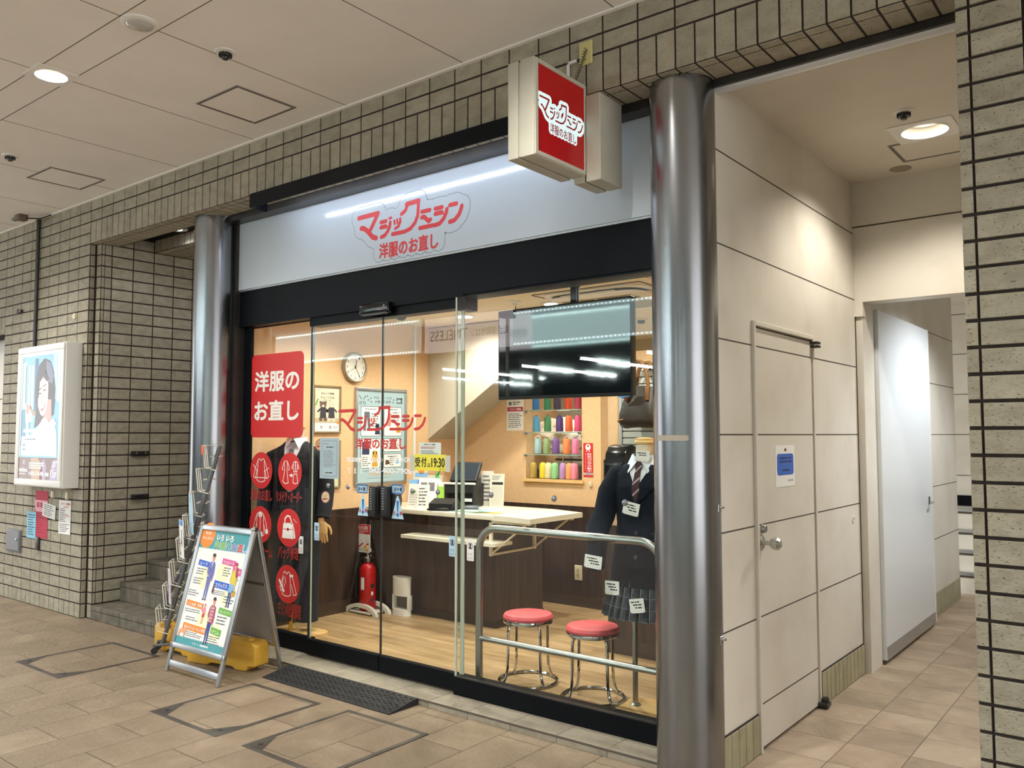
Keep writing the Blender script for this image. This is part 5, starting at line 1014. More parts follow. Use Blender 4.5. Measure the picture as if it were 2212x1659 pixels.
# automatic door sensor
ss = thing('door_sensor', 'black motion sensor on the header over the sliding doors', 'sensor', (-4.02, 3.6, 2.26)); c = at(813, 669, y=3.60)
mb = MB(); mb.box((c.x-.135, 3.570, c.z-.030), (c.x+.135, 3.625, c.z+.040), M['blackgloss'], .012); mb.build('case', ss); mb = MB(); mb.box((c.x-.10, 3.566, c.z-.036), (c.x+.125, 3.590, c.z-.026), mat('sensor_grey', '4A4C52', .3), .003); mb.box((c.x+.095, 3.5685, c.z+.012), (c.x+.105, 3.571, c.z+.018), M['white']); mb.build('lens', ss)
# ------------------------------------------------------------------ shop lamps
names = ['by the television over the counter', 'over the counter behind the door edge']
for i, (x, y) in enumerate(SD): downlight('downlight', 'round ceiling lamp of the shop '+(names[i] if i < 2 else 'out of view, placed to light the rooms'), x, y, SH, .092, .068, SHOP_W, (1.0, .945, .84), M['lamp'], 'shop downlights' if i > 1 else None, False, .045, 2.7, plate=.010)
# ------------------------------------------------------------------ air conditioner cassette, detectors
ac = thing('air_conditioner', 'white ceiling cassette air conditioner with dark slots above the television', 'air conditioner', (-3.14, 5.2, SH)); ax0, ax1, ay0, ay1 = -3.56, -2.72, 4.78, 5.62
def rr(x0, x1, y0, y1, r, n=8): return [(cx+r*math.cos(PI/2*(k+i/n)), cy_+r*math.sin(PI/2*(k+i/n))) for cx, cy_, k in ((x1-r, y1-r, 0), (x0+r, y1-r, 1), (x0+r, y0+r, 2), (x1-r, y0+r, 3)) for i in range(n+1)]
mb = MB(); P = lambda q, z: [Vector((x, y, z)) for x, y in q]
mb.loft([P(rr(ax0, ax1, ay0, ay1, .16), SH), P(rr(ax0, ax1, ay0, ay1, .16), SH-.010), P(rr(ax0+.02, ax1-.02, ay0+.02, ay1-.02, .15), SH-.016)], M['whitep']); mb.build('panel', ac)
mb = MB(); mb.loft([P(rr(ax0+.05, ax1-.05, ay0+.05, ay1-.05, .14), SH-.015), P(rr(ax0+.05, ax1-.05, ay0+.05, ay1-.05, .14), SH-.032)], M['blackmat']); mb.build('air_slot', ac)
mb = MB(); mb.loft([P(rr(ax0+.04, ax1-.04, ay0+.04, ay1-.04, .14), SH-.032), P(rr(ax0+.075, ax1-.075, ay0+.075, ay1-.075, .12), SH-.050)], M['whitep']); mb.build('inner_panel', ac)
for k in range(4):
    T_ = Matrix.Translation(((ax0+ax1)/2, (ay0+ay1)/2, SH)) @ Matrix.Rotation(k*PI/2, 4, 'Z'); mb = MB(); mb.box((-.22, -.392, -.030), (.22, -.374, -.026), M['whitep'], .001, T_); mb.build('louvre', ac)
mb = MB(); mb.box((-3.42, 4.92, SH-.054), (-2.86, 5.48, SH-.049), mat('grille_grey', '9A8E74', .7), .004); mb.box((-3.15, 4.92, SH-.056), (-3.13, 5.48, SH-.053), M['whitep']); mb.build('intake_grille', ac)
mb = MB(); q = rr(ax0-.02, ax1+.02, ay0-.02, ay1+.02, .02, 2); mb.tube(P(q, SH-.002), .004, M['joint'], 6, closed=True); mb.build('gap_line', ac)
c = at(1113, 650, z=SH); sk = thing('sprinkler', 'white sprinkler with hanging hook in the shop ceiling left of the television', 'sprinkler', (c.x, c.y, SH)); mb = MB(); mb.lathe([(.045, 0), (.042, -.008), (.02, -.014), (.012, -.03), (.02, -.036), (.004, -.04)], (c.x, c.y, SH), M['whitep'], 20); mb.build('head', sk)
mb = MB(); mb.tube([(c.x, c.y, SH-.035), (c.x+.004, c.y, SH-.06), (c.x+.014, c.y, SH-.07), (c.x+.018, c.y, SH-.06)], .003, M['blackmat'], 6); mb.build('hook', sk)
c = at(1385, 688, z=SH); sd = thing('smoke_detector', 'small grey smoke detector on the shop ceiling right of the television', 'detector', (c.x, c.y, SH)); mb = MB(); mb.lathe([(.055, 0), (.053, -.012), (.035, -.018)], (c.x, c.y, SH), M['ivory'], 20); mb.build('base', sd); mb = MB(); mb.lathe([(.034, -.016), (.034, -.032), (.024, -.044), (.001, -.046)], (c.x, c.y, SH), M['frame'], 18); mb.build('chamber', sd)
c = at(866, 684, y=3.95); dc = thing('dome_camera', 'white dome camera with dark eye under the door header', 'camera', (c.x, c.y, 2.2)); mb = MB(); mb.lathe([(.055, .30), (.055, .012), (.05, 0)], (c.x, c.y, c.z), M['whitep'], 24); mb.build('mount', dc); mb = MB(); mb.lathe([(.038, .002), (.034, -.014), (.02, -.026), (.001, -.03)], (c.x, c.y, c.z), M['blackgloss'], 20); mb.build('lens_dome', dc)
# ------------------------------------------------------------------ television
tv = thing('television', 'flat black television hanging on a pole behind the fixed window', 'television', (-2.72, 3.86, 1.71)); ty = 3.85
c0, c1 = at(1076, 865, y=ty), at(1364, 637, y=ty)
tx0, tx1 = c0.x, c1.x; tz0, tz1 = at(1220, 859, y=ty).z, at(1220, 655, y=ty).z
mb = MB(); mb.box((tx0, ty, tz0), (tx1, ty+.045, tz1), M['blackmat'], .006); tvc = mb.build('case', tv)
mb = MB(); mb.box((tx0+.010, ty-.002, tz0+.018), (tx1-.010, ty+.001, tz1-.010), mat('tv_screen_glass', '0A1013', .04, spec=.7)); mb.build('screen', tvc)
mb = MB(); c = at(1241, 640, y=3.92); mb.box((c.x-.020, 3.905, tz1-.25), (c.x+.020, 3.940, SH), M['black'], .003); mb.box((c.x-.06, 3.89, SH-.012), (c.x+.06, 3.96, SH), M['black'], .003); mb.box((c.x-.12, 3.893, tz1-.36), (c.x+.12, 3.908, tz1-.12), M['blackmat'], .003); tvp = mb.build('ceiling_pole', tv)
mb = MB(); mb.tube([(c.x+.06, 3.93, SH), (c.x+.065, 3.93, SH-.07), (c.x+.05, 3.925, SH-.14), (c.x+.022, 3.925, SH-.17), (c.x+.022, 3.925, tz1-.1)], .005, M['blackmat'], 6); mb.build('cable', tvp)
# ------------------------------------------------------------------ steel rail behind the glass
gr = thing('guard_rail', 'bent steel guard rail along the inside of the fixed window', 'rail', (-2.5, 3.75, .05)); ry_ = 3.755; zt = .965
mb = MB(); px_ = at(1035, 1400, y=ry_).x; R = .13; rx1 = -2.01
mb.tube([(px_, ry_, .05), (px_, ry_, zt-R)]+[(px_+R-R*math.cos(t), ry_, zt-R+R*math.sin(t)) for t in [PI/2*i/8 for i in range(1, 9)]]+[(rx1-R+R*math.sin(t), ry_, zt-R+R*math.cos(t)) for t in [PI/2*i/8 for i in range(0, 9)]]+[(rx1, ry_, .05)], .0215, M['rail'], 18); mb.build('bent_tube', gr)
mb = MB(); zl = at(1230, 1415, y=ry_).z; mb.tube([(px_, ry_, zl), (rx1, ry_, zl)], .0165, M['rail'], 14); mb.build('cross_bar', gr)
for x in (px_, rx1): mb = MB(); mb.lathe([(.042, .05), (.040, .058), (.024, .064)], (x, ry_, 0), M['rail'], 20); mb.build('base_flange', gr)
# ------------------------------------------------------------------ stools
def stool(loc, lb):
    t = thing('stool', lb, 'stool', loc, .4); x, y, z0 = loc; rot = Matrix.Translation(loc) @ Matrix.Rotation(.4, 4, 'Z')
    mb = MB(); h = .375; mb.lathe([(.132, h-.012), (.147, h-.004), (.149, h+.008), (.140, h+.022), (.098, h+.031), (.001, h+.033)], loc, M['cushion'], 40); mb.build('seat_cushion', t)
    mb = MB(); mb.lathe([(.132, h-.030), (.1465, h-.028), (.149, h-.018), (.1465, h-.008), (.132, h-.010)], loc, M['chrome'], 40); mb.build('seat_ring', t)
    for k in range(4):
        a = PI/4+PI/2*k; c, s = math.cos(a), math.sin(a)
        path = [(r*c, r*s, z) for r, z in ((.05, h-.030), (.105, h-.030), (.128, h-.042), (.134, h-.065), (.136, h-.2), (.140, .09), (.150, .045), (.168, .012))]
        mb = MB(); mb.tube([rot @ Vector(p) for p in path], .0085, M['chrome'], 10); mb.build('leg', t)
    mb = MB(); mb.tube([rot @ Vector((.172*math.cos(2*PI*i/40), .172*math.sin(2*PI*i/40), .010)) for i in range(40)], .0095, M['chrome'], 10, closed=True); mb.build('floor_ring', t); return t
stool((-3.05, 4.02, .05), 'red round stool with chrome legs, left of the two and farther back')
stool((-2.575, 3.985, .05), 'red round stool with chrome legs, right of the two and nearer the uniform')
# ------------------------------------------------------------------ pictures on the left wall (plane x = SX, drawn along +y)
def wpt(px, py): return at(px, py, x=SX+.02)
def frame(name, lb, pTL, pBR, fm, pm, art, fw=.016, dp=.022):
    a, b = wpt(*pTL), wpt(*pBR); y0, y1, z0, z1 = a.y, b.y, b.z, a.z; t = thing(name, lb, 'picture', (SX+.01, (y0+y1)/2, z0)); mb = MB()
    for p, q in (((y0, z0), (y1, z0+fw)), ((y0, z1-fw), (y1, z1)), ((y0, z0+fw), (y0+fw, z1-fw)), ((y1-fw, z0+fw), (y1, z1-fw))): mb.box((SX+.001, *p), (SX+dp, *q), fm, .004)
    mb.build('frame', t); mb = MB(); mb.box((SX+.001, y0+fw, z0+fw), (SX+dp*.5, y1-fw, z1-fw), pm); A = Art(mb, (SX+dp*.5+.0003, y0+fw, z0+fw), Y, Z, .0005); art(A, y1-y0-2*fw, z1-z0-2*fw); mb.build('print', t, 0); return t
BK = mat('bear_brown', '6F5A50', .8); BW = mat('bear_cream', 'D9CDBB', .8); UN = mat('bear_uniform', '3F3B42', .8)
def bears(A, w, h):
    A.rect(0, 0, w, h, mat('poster_cream', 'D8D2BC', .8), 0); A.rect(0, 0, w, h*.19, M['paper'], 1); A.rect(0, .19*h, w, .30*h, mat('poster_tan', 'BFAE90', .8), 1); A.text('おもいで制服', .26*w, .84*h, .78*w, .885*h, M['ink'], 1, .01); A.lines(.1*w, .93*h, .3*w, .95*h, 1, M['greyink'], 1)
    A.text('ちゃくぐるみ', .24*w, .74*h, .80*w, .80*h, BK, 1, .01); A.text('チャーム', .36*w, .68*h, .66*w, .73*h, BK, 1, .01)
    for cx, c in ((.34, BK), (.68, BW)):
        for s in (-1, 1): A.disc((cx+s*.10)*w, .655*h, .045*w, c, 2); A.stroke([(cx*w+s*.06*w, .53*h), (cx*w+s*.20*w, .45*h)], .06*w, UN, 2); A.disc((cx+s*.09)*w, .275*h, .07*w, c, 2.4)
        A.disc(cx*w, .60*h, .13*w, c, 3, ry=.11*w); A.disc(cx*w, .575*h, .05*w, M['lemon'], 3.4, ry=.04*w); A.disc((cx-.05)*w, .615*h, .012*w, M['ink'], 3.6); A.disc((cx+.05)*w, .615*h, .012*w, M['ink'], 3.6); A.disc(cx*w, .585*h, .013*w, M['ink'], 3.6)
        A.poly([((cx-.13)*w, .30*h), ((cx-.10)*w, .55*h), ((cx+.10)*w, .55*h), ((cx+.13)*w, .30*h)], UN, 3.2)
    A.disc(.93*w, .20*h, .05*w, M['orange'], 3); A.text('制', .24*w, .055*h, .33*w, .13*h, M['ink'], 2); A.text('服', .58*w, .055*h, .68*w, .13*h, M['ink'], 2); A.lines(.75*w, .06*h, .95*w, .12*h, 2, M['greyink'], 2)
    for k in range(5): A.disc((.05+.02*k)*w, (.60+.03*k)*h, .03*w, M['green'], 1.6, 8)
frame('framed_poster', 'framed poster of two teddy bears in school uniform on the peach wall', (678, 831), (737, 936), noisy(mat('pale_brown_frame', '8E7657', .5), ('856D4F', '967E5E'), 5), M['paper'], bears)
frame('framed_poster', 'cream framed certificate half hidden behind the letter on the door', (700, 951), (736, 1054), mat('pale_brown_frame2', '96805F', .5), mat('cert_cream', 'D9D6B6', .8), lambda A, w, h: (A.rect(0, .17*h, w, .26*h, M['gold'], 1), A.text('ST', .5*w, .08*h, .75*w, .12*h, M['greyink'], 1), A.lines(.1*w, .4*h, .9*w, .8*h, 5, M['greyink'], 1)))
def blue(A, w, h):
    A.rect(0, 0, w, h, M['postblue'], 0); g = mat('poster_grey', '5F6B74', .8)
    A.text('作品・バッグの', .33*w, .915*h, .72*w, .945*h, g, 1, .01); A.text('お直し料金表', .36*w, .87*h, .70*w, .90*h, g, 1, .01); A.disc(.10*w, .895*h, .02*w, M['postblue'], 1.4)
    for s in (-1, 1): A.stroke([((.10-s*.015)*w, .88*h), ((.10+s*.07)*w, .945*h)], .008, g, 1); A.disc((.10-s*.04)*w, .865*h, .025*w, g, 1); A.disc((.10-s*.04)*w, .865*h, .014*w, M['postblue'], 1.3)
    for x, y in ((.2, .94), (.22, .90), (.27, .92), (.28, .88), (.76, .91), (.75, .88)): A.disc(x*w, y*h, .014*w, g, 1, 8)
    A.rect(.82*w, .87*h, .96*w, .885*h, g, 1); A.rect(.92*w, .885*h, .95*w, .93*h, g, 1); A.rect(.82*w, .915*h, .95*w, .935*h, g, 1); A.rect(.83*w, .895*h, .85*w, .92*h, g, 1)
    k = M['ink']
    for x0, x1, y0, y1 in ((.07, .48, .50, .83), (.55, .94, .50, .83), (.07, .48, .15, .475), (.55, .94, .325, .475), (.55, .94, .15, .305)): A.rect(x0*w, y0*h, x1*w, y1*h, k, 1, r=.012); A.rect(x0*w+.004, y0*h+.004, x1*w-.004, y1*h-.004, M['paper'], 1.6, r=.010); A.lines((x0+.08)*w, (y1-.04)*h, (x1-.08)*w, (y1-.02)*h, 1, M['greyink'], 2, .5, .1)
    A.poly([(.12*w, .56*h), (.14*w, .77*h), (.25*w, .77*h), (.27*w, .56*h), (.22*w, .56*h), (.195*w, .70*h), (.17*w, .56*h)], g, 2); A.poly([(.36*w, .52*h), (.38*w, .64*h), (.45*w, .64*h), (.47*w, .52*h)], M['navyi'], 2); A.lines(.28*w, .60*h, .46*w, .76*h, 6, M['greyink'], 2)
    A.poly([(.58*w, .62*h), (.64*w, .75*h), (.72*w, .76*h), (.70*w, .61*h)], mat('print_salmon', 'C98A88', .8), 2); A.rect(.82*w, .54*h, .92*w, .61*h, M['gold'], 2); A.lines(.74*w, .64*h, .92*w, .78*h, 5, M['greyink'], 2)
    A.rect(.10*w, .30*h, .25*w, .44*h, M['navyi'], 2); A.poly([(.30*w, .165*h), (.33*w, .29*h), (.31*w, .33*h), (.36*w, .345*h), (.42*w, .33*h), (.40*w, .29*h), (.43*w, .165*h)], M['gold'], 2); A.stroke([(.335*w, .325*h), (.305*w, .24*h)], .012, M['gold'], 2); A.stroke([(.40*w, .325*h), (.43*w, .25*h)], .012, M['gold'], 2); A.lines(.10*w, .17*h, .28*w, .28*h, 5, M['greyink'], 2)
    A.poly([(.59*w, .18*h), (.59*w, .235*h), (.66*w, .235*h), (.69*w, .19*h)], M['brown'], 2); A.poly([(.82*w, .19*h), (.80*w, .22*h), (.85*w, .26*h), (.90*w, .22*h), (.88*w, .19*h)], M['sky'], 2); A.lines(.68*w, .17*h, .80*w, .28*h, 5, M['greyink'], 2); A.lines(.6*w, .35*h, .9*w, .43*h, 4, M['greyink'], 2)
    A.lines(.12*w, .115*h, .92*w, .13*h, 1, M['greyink'], 1); A.text('アイロン', .25*w, .065*h, .47*w, .10*h, M['orange'], 1.4, .03); A.text('サポート', .50*w, .065*h, .75*w, .10*h, M['gold'], 1.4, .03); A.lines(.2*w, .035*h, .8*w, .045*h, 1, M['greyink'], 1)
frame('framed_poster', 'large blue price list in a silver snap frame on the peach wall', (769, 836), (878, 1043), M['silver'], M['paper'], blue, .026, .024)
ck = wpt(762, 793); cr = .128; wc = thing('wall_clock', 'round white wall clock with silver rim on the peach wall', 'clock', (SX, 4.74, ck.z)); cyy, czz = wpt(766, 794).y, ck.z
mb = MB(); mb.lathe([(cr, 0), (cr, .030), (cr-.006, .040), (cr-.016, .036), (cr-.017, .030)], (SX, cyy, czz), mat('clock_rim', 'A39A86', .35, .5), 44, 'x', False); mb.build('rim', wc)
mb = MB(); mb.lathe([(cr-.015, .028), (.001, .028)], (SX, cyy, czz), M['paper'], 40, 'x', False); A = Art(mb, (SX+.0283, cyy, czz), Y, Z)
for i in range(1, 13): a = PI/2-i*PI/6; x, y = .090*math.cos(a), .090*math.sin(a); k = .011 if i < 10 else .016; A.text(str(i), x-k*.6, y-.010, x+k*.6, y+.010, M['ink'], 1)
for i in range(60): a = i*PI/30; A.stroke([(.104*math.cos(a), .104*math.sin(a)), (.109*math.cos(a), .109*math.sin(a))], .0016 if i % 5 else .003, M['ink'], 1, cap=False)
dial = mb.build('dial', wc, 0)
mb = MB(); A = Art(mb, (SX+.031, cyy, czz), Y, Z, .001); dire = lambda h: (math.cos(PI/2-h*PI/6), math.sin(PI/2-h*PI/6))
for h, l, w in ((12.42, .062, .006), (4.95, .092, .0045), (7.9, .075, .0018), (1.9, .028, .0022)): c, s = dire(h); A.stroke([(-.014*c if l > .03 else 0, -.014*s if l > .03 else 0), (l*c, l*s)], w, M['ink'], 1+h*.1)
A.disc(0, 0, .007, M['ink'], 3); mb.build('hands', dial, 0)
c = wpt(896, 900); mb = MB(); mb.box((SX, c.y-.012, .95), (SX+.024, c.y+.012, SH), M['whitep'], .003); tag(mb.build('wire_duct'), 'slim white wire duct running up the peach wall right of the blue price list', 'duct')
# ------------------------------------------------------------------ fire extinguisher
fe = thing('fire_extinguisher', 'red fire extinguisher standing at the dado beside the counter', 'fire extinguisher', (-5.27, 4.72, .05)); ex, ey = at(795, 1312, z=.08).x+.16, 4.74
e0 = at(794, 1308, y=4.74); ex, ez = e0.x, .075; er = .068
mb = MB(); RD = mat('extinguisher_red', 'B3161C', .25); mb.lathe([(er*.9, 0), (er, .012), (er, .30), (er*.94, .335), (er*.72, .365), (er*.40, .380), (er*.38, .392)], (ex, ey, ez), RD, 36); mb.build('cylinder', fe)
mb = MB(); mb.lathe([(.034, .39), (.034, .42), (.022, .43), (.018, .455)], (ex, ey, ez), M['rail'], 20); vlv = mb.build('valve', fe)
mb = MB(); mb.box((ex-.02, ey-.012, ez+.435), (ex+.075, ey+.012, ez+.448), M['blackmat'], .003, Matrix.Translation((ex, ey, ez+.44)) @ Matrix.Rotation(-.5, 4, 'Y') @ Matrix.Translation((-ex, -ey, -ez-.44))); mb.box((ex-.03, ey-.012, ez+.42), (ex+.07, ey+.012, ez+.432), M['blackmat'], .003); mb.build('lever', vlv)
mb = MB(); mb.tube([(ex-.012+.019*math.cos(i*PI/8), ey-.012, ez+.498+.019*math.sin(i*PI/8)) for i in range(16)], .0048, M['gold'], 8, closed=True); mb.tube([(ex-.010, ey-.010, ez+.478), (ex-.002, ey, ez+.45)], .004, M['gold'], 6); mb.build('safety_ring', vlv)
mb = MB(); mb.tube([(ex-.02, ey-.02, ez+.425), (ex-.08, ey-.04, ez+.40), (ex-.098, ey-.045, ez+.33), (ex-.092, ey-.045, ez+.20), (ex-.088, ey-.045, ez+.10)], .010, M['blackmat'], 10); mb.build('hose', fe)
mb = MB(); vd = Vector((-ex, -ey, 0)).normalized(); 
def patch(a0, a1, z0, z1, m, r=er*1.006, n=8): mb.add([(ex+r*math.cos(a0+(a1-a0)*i/n), ey+r*math.sin(a0+(a1-a0)*i/n), z) for i in range(n+1) for z in (z0, z1)], [(2*i, 2*i+2, 2*i+3, 2*i+1) for i in range(n)], m)
af = math.atan2(-ey, -ex); patch(af-.95, af-.42, ez+.17, ez+.27, M['paleblue']); patch(af-.9, af-.5, ez+.18, ez+.26, M['paper'], er*1.012); patch(af+.35, af+.9, ez+.185, ez+.215, M['ink']); patch(af+.42, af+.70, ez+.125, ez+.155, M['paper']); patch(af+.40, af+.72, ez+.075, ez+.10, M['navyi']); mb.build('labels', fe)
est = thing('extinguisher_stand', 'white arched extinguisher stand with an upright post', 'stand', (ex, ey, .05)); W2 = M['whitep']; mb = MB()
arc = [(.19*math.cos(t), .085*math.sin(t)) for t in [PI*i/16 for i in range(17)]]; inn = [(.15*math.cos(t), .055*math.sin(t)) for t in [PI*i/16 for i in range(17)]][::-1]
for y_ in (ey-.085, ey+.055): mb.prism(arc+inn, (ex, y_+.03, .05), X, Z, .03, W2)
mb.box((ex-.12, ey-.085, .058), (ex+.12, ey+.085, .075), W2, .004); mb.build('base', est)
mb = MB(); mb.box((ex-.085, ey+.062, .08), (ex-.045, ey+.078, .56), W2, .004); mb.build('post', est)
p, q = at(760, 1190, y=ey+.055), at(800, 1134, y=ey+.055)
def fxs(A, w, h):
    A.rect(0, .66*h, w, h, M['red'], 1); A.text('消火器', .22*w, .82*h, .9*w, .95*h, M['paper'], 2, .02); A.text('FIRE EXTINGUISHER', .15*w, .74*h, .92*w, .79*h, M['paper'], 2); A.lines(.3*w, .68*h, .8*w, .72*h, 1, M['paper'], 2)
    for i in range(3): A.stroke([((.12+.3*i)*w, .2*h), ((.3+.3*i)*w, .32*h)], .016, M['red'], 1); A.disc((.2+.3*i)*w, .42*h, .02*w, M['red'], 1); A.lines((.05+.3*i)*w, .06*h, (.3+.3*i)*w, .16*h, 2, M['greyink'], 1)
paper('extinguisher_sign', 'red and white fire extinguisher sign card above the extinguisher', (p.x, ey+.053, p.z), X, Z, q.x-p.x, q.z-p.z, M['paper'], fxs, .004, 'sign')
# ------------------------------------------------------------------ white slim bin
pb, pt_ = at(868, 1326, y=4.86), at(866, 1250, y=4.86); bn = thing('umbrella_stand', 'slim white umbrella stand with an open front by the counter', 'umbrella stand', (pb.x, 4.86, .05)); bxx, bh, hw = pb.x, .30, .098
mb = MB(); ov = lambda s, z: [Vector((bxx+hw*s*math.cos(2*PI*i/28), 4.86+.048*s*math.sin(2*PI*i/28), z)) for i in range(28)]
mb.loft([ov(1.0, .05), ov(.96, .10)], W2); mb.loft([ov(.96, .205), ov(.98, .33), ov(1.0, .353)], W2)
for s in (-1, 1): mb.box((bxx+s*hw*.96-.018*(s > 0), 4.86-.022, .09), (bxx+s*hw*.96+.018*(s < 0), 4.86+.022, .21), W2, .006)
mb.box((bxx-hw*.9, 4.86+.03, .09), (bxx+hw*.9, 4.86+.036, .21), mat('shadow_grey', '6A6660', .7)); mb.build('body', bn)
mb = MB(); mb.loft([ov(.82, .353), ov(.8, .355)], mat('slot_grey', 'A6A49C', .6)); mb.build('slot', bn)
# ------------------------------------------------------------------ counter
ct = thing('service_counter', 'dark wood service counter below the ivory worktop', 'counter', (-4.75, 5.2, .05)); mb = MB(); mb.box((SX+.02, 4.95, .05), (-4.06, 5.55, .865), M['wains'], .003); mb.build('body', ct)
mb = MB(); mb.box((SX+.02, 4.944, .05), (-4.052, 5.552, .105), mat('dark_kick', '2E221C', .5)); mb.build('plinth', ct)
wt = thing('worktop', 'ivory worktop of the counter with a clear mat over coloured sheets', 'worktop', (-4.7, 5.1, .865)); zt_ = .905; mb = MB(); mb.box((SX+.02, 4.83, .868), (-3.985, 5.56, zt_), M['ivorytop'], .006); slb = mb.build('slab', wt)
mb = MB(); A = Art(mb, (-5.0, 4.85, zt_+.0008), X, Y, .0005); A.poly([(.30, .02), (.98, .05), (.98, .40), (.32, .40)], M['sagepale'], 0); A.poly([(.55, .03), (.78, .05), (.86, .16), (.66, .19)], mat('print_sea', '5FA58C', .6), 1); A.poly([(.72, .03), (.98, .06), (.97, .19), (.83, .20)], mat('print_sand', 'C9A562', .6), 1); A.poly([(.80, .24), (.98, .24), (.98, .36), (.82, .36)], mat('print_blush', 'D6B4A4', .6), 1); mb.build('sheet_print', slb, 0)
fl = thing('folding_table', 'ivory fold-out worktop leaf on white brackets at the end of the counter', 'table', (-3.78, 5.1, .865)); mb = MB(); mb.prism([(-3.98, 4.83), (-3.60, 4.77), (-3.60, 5.44), (-3.98, 5.56)], (0, 0, .868), X, Y, .037, M['ivorytop']); mb.box((-3.986, 4.829, .867), (-3.978, 4.90, .906), M['white']); mb.build('leaf', fl)
for y_, lbl in ((4.86, 0), (5.40, 1)):
    mb = MB(); iv = M['ivory']; mb.box((-4.045, y_-.012, .60), (-4.02, y_+.012, .868), iv, .003); mb.box((-4.045, y_-.012, .845), (-3.66, y_+.012, .868), iv, .003); mb.tube([(-4.03, y_, .615), (-3.70, y_, .855)], .008, iv, 8); mb.build('bracket', fl)
mb = MB(); mb.tube([(-4.032, 4.86, .61), (-4.032, 5.40, .61)], .009, M['ivory'], 8); mb.build('brace', fl)
sh = thing('wall_shelf', 'narrow white shelf across the front of the counter', 'shelf', (-4.4, 4.84, .69)); mb = MB(); mb.prism([(-4.875, 4.75), (-4.86, 4.735), (-3.915, 4.735), (-3.90, 4.75), (-3.90, 4.948), (-4.875, 4.948)], (0, 0, .688), X, Y, .024, M['ivorytop']); mb.build('board', sh, .3)
mb = MB(); mb.box((-4.80, 4.925, .672), (-3.97, 4.948, .688), M['ivory'], .002); mb.build('batten', sh)
# things on the counter
def cnt(px, py): return at(px, py, z=zt_)
def card(lb, px, py, w, h, tilt, m, art, yaw=.5, name='card_stand', y=None):
    c = cnt(px, py) if y is None else at(px, py, y=y); c.z = zt_; ux = Vector((math.cos(yaw), math.sin(yaw), 0)); bk = Vector((-math.sin(yaw), math.cos(yaw), 0)); upv = (Z+bk*tilt).normalized()
    return paper(name, lb, c-ux*w/2+Vector((0, 0, .001)), ux, upv, w, h, m, art, .004, 'card')
txt = lambda n, mm='greyink': (lambda A, w, h: A.lines(.12*w, .1*h, .88*w, .9*h, n, M[mm], 1))
pa = M['paper']
def bro2(A, w, h): A.rect(0, h*.82, w, h, M['sky'], 1); A.rect(w*.6, h*.82, w, h, M['blue'], 1.3); A.rect(w*.55, h*.35, w*.75, h*.7, M['indigo'], 1); [A.disc(w*random.uniform(.1, .9), h*random.uniform(.1, .75), w*.08, M[random.choice(['violet', 'lime', 'tan', 'gold'])], 1) for _ in range(6)]
card('tall beige leaflet with blue tip standing at the back of the counter leaflets', 906, 1072, .12, .30, .15, mat('leaflet_cream', 'D9D2B8', .7), lambda A, w, h: (A.rect(0, h*.75, w, h*.88, M['sky'], 1), A.disc(w*.5, h*.93, w*.25, M['orange'], 1)), .35, y=5.35)
card('white leaflet with blue heading in a holder on the counter', 895, 1078, .13, .22, .2, pa, bro2, .35, y=5.12)
card('white card with two grey pictures standing on the counter', 921, 1078, .16, .24, .2, pa, lambda A, w, h: (A.rect(.12*w, .55*h, .46*w, .85*h, M['greyink'], 1), A.rect(.54*w, .55*h, .88*w, .85*h, M['greyink'], 1), A.lines(.1*w, .3*h, .6*w, .4*h, 1, M['ink'], 1)), .45, y=5.06)
card('plain white printed sheet standing behind the two-picture card', 937, 1068, .14, .25, .12, mat('grey_sheet', 'C9C5BC', .8), txt(8), .45, y=5.30)
card('left of the two white tent cards at the front edge of the counter', 892, 1095, .105, .20, .18, pa, lambda A, w, h: (A.disc(.5*w, .68*h, .014, M['green'], 1), A.lines(.1*w, .1*h, .9*w, .6*h, 5, M['greyink'], 1, .2)), .30, y=4.90)
card('right of the two white tent cards at the front edge of the counter', 913, 1094, .10, .195, .18, pa, txt(6), .50, y=4.92)
card('bright green card standing on the counter behind the payment terminal', 963, 1078, .15, .17, .2, M['lime'], lambda A, w, h: A.rect(.8*w, .08*h, .9*w, .14*h, M['paper'], 1), .5, y=5.16)
card('white stitched-paper price list standing at the right end of the counter', 1072, 1096, .13, .27, .10, mat('list_paper', 'D8D4C6', .8), lambda A, w, h: (A.rect(.15*w, .66*h, .92*w, .74*h, M['ink'], 1), A.rect(.1*w, .03*h, .9*w, .62*h, mat('list_grey', 'C9C6BA', .8), 1), A.lines(.15*w, .8*h, .9*w, .95*h, 3, M['greyink'], 1)), .30, y=5.48)
card('white folder standing left of the price list on the counter', 1052, 1092, .11, .29, .06, mat('folder_white', 'DAD6CB', .7), txt(7), .35, y=5.48)
card('grey folder standing next to the cash register on the counter', 1032, 1088, .12, .26, .08, mat('folder_grey', 'B5B1A8', .7), lambda A, w, h: A.rect(.85*w, .0, .95*w, .5*h, mat('purple_edge', '6E3A78', .7), 1), .35, y=5.48)
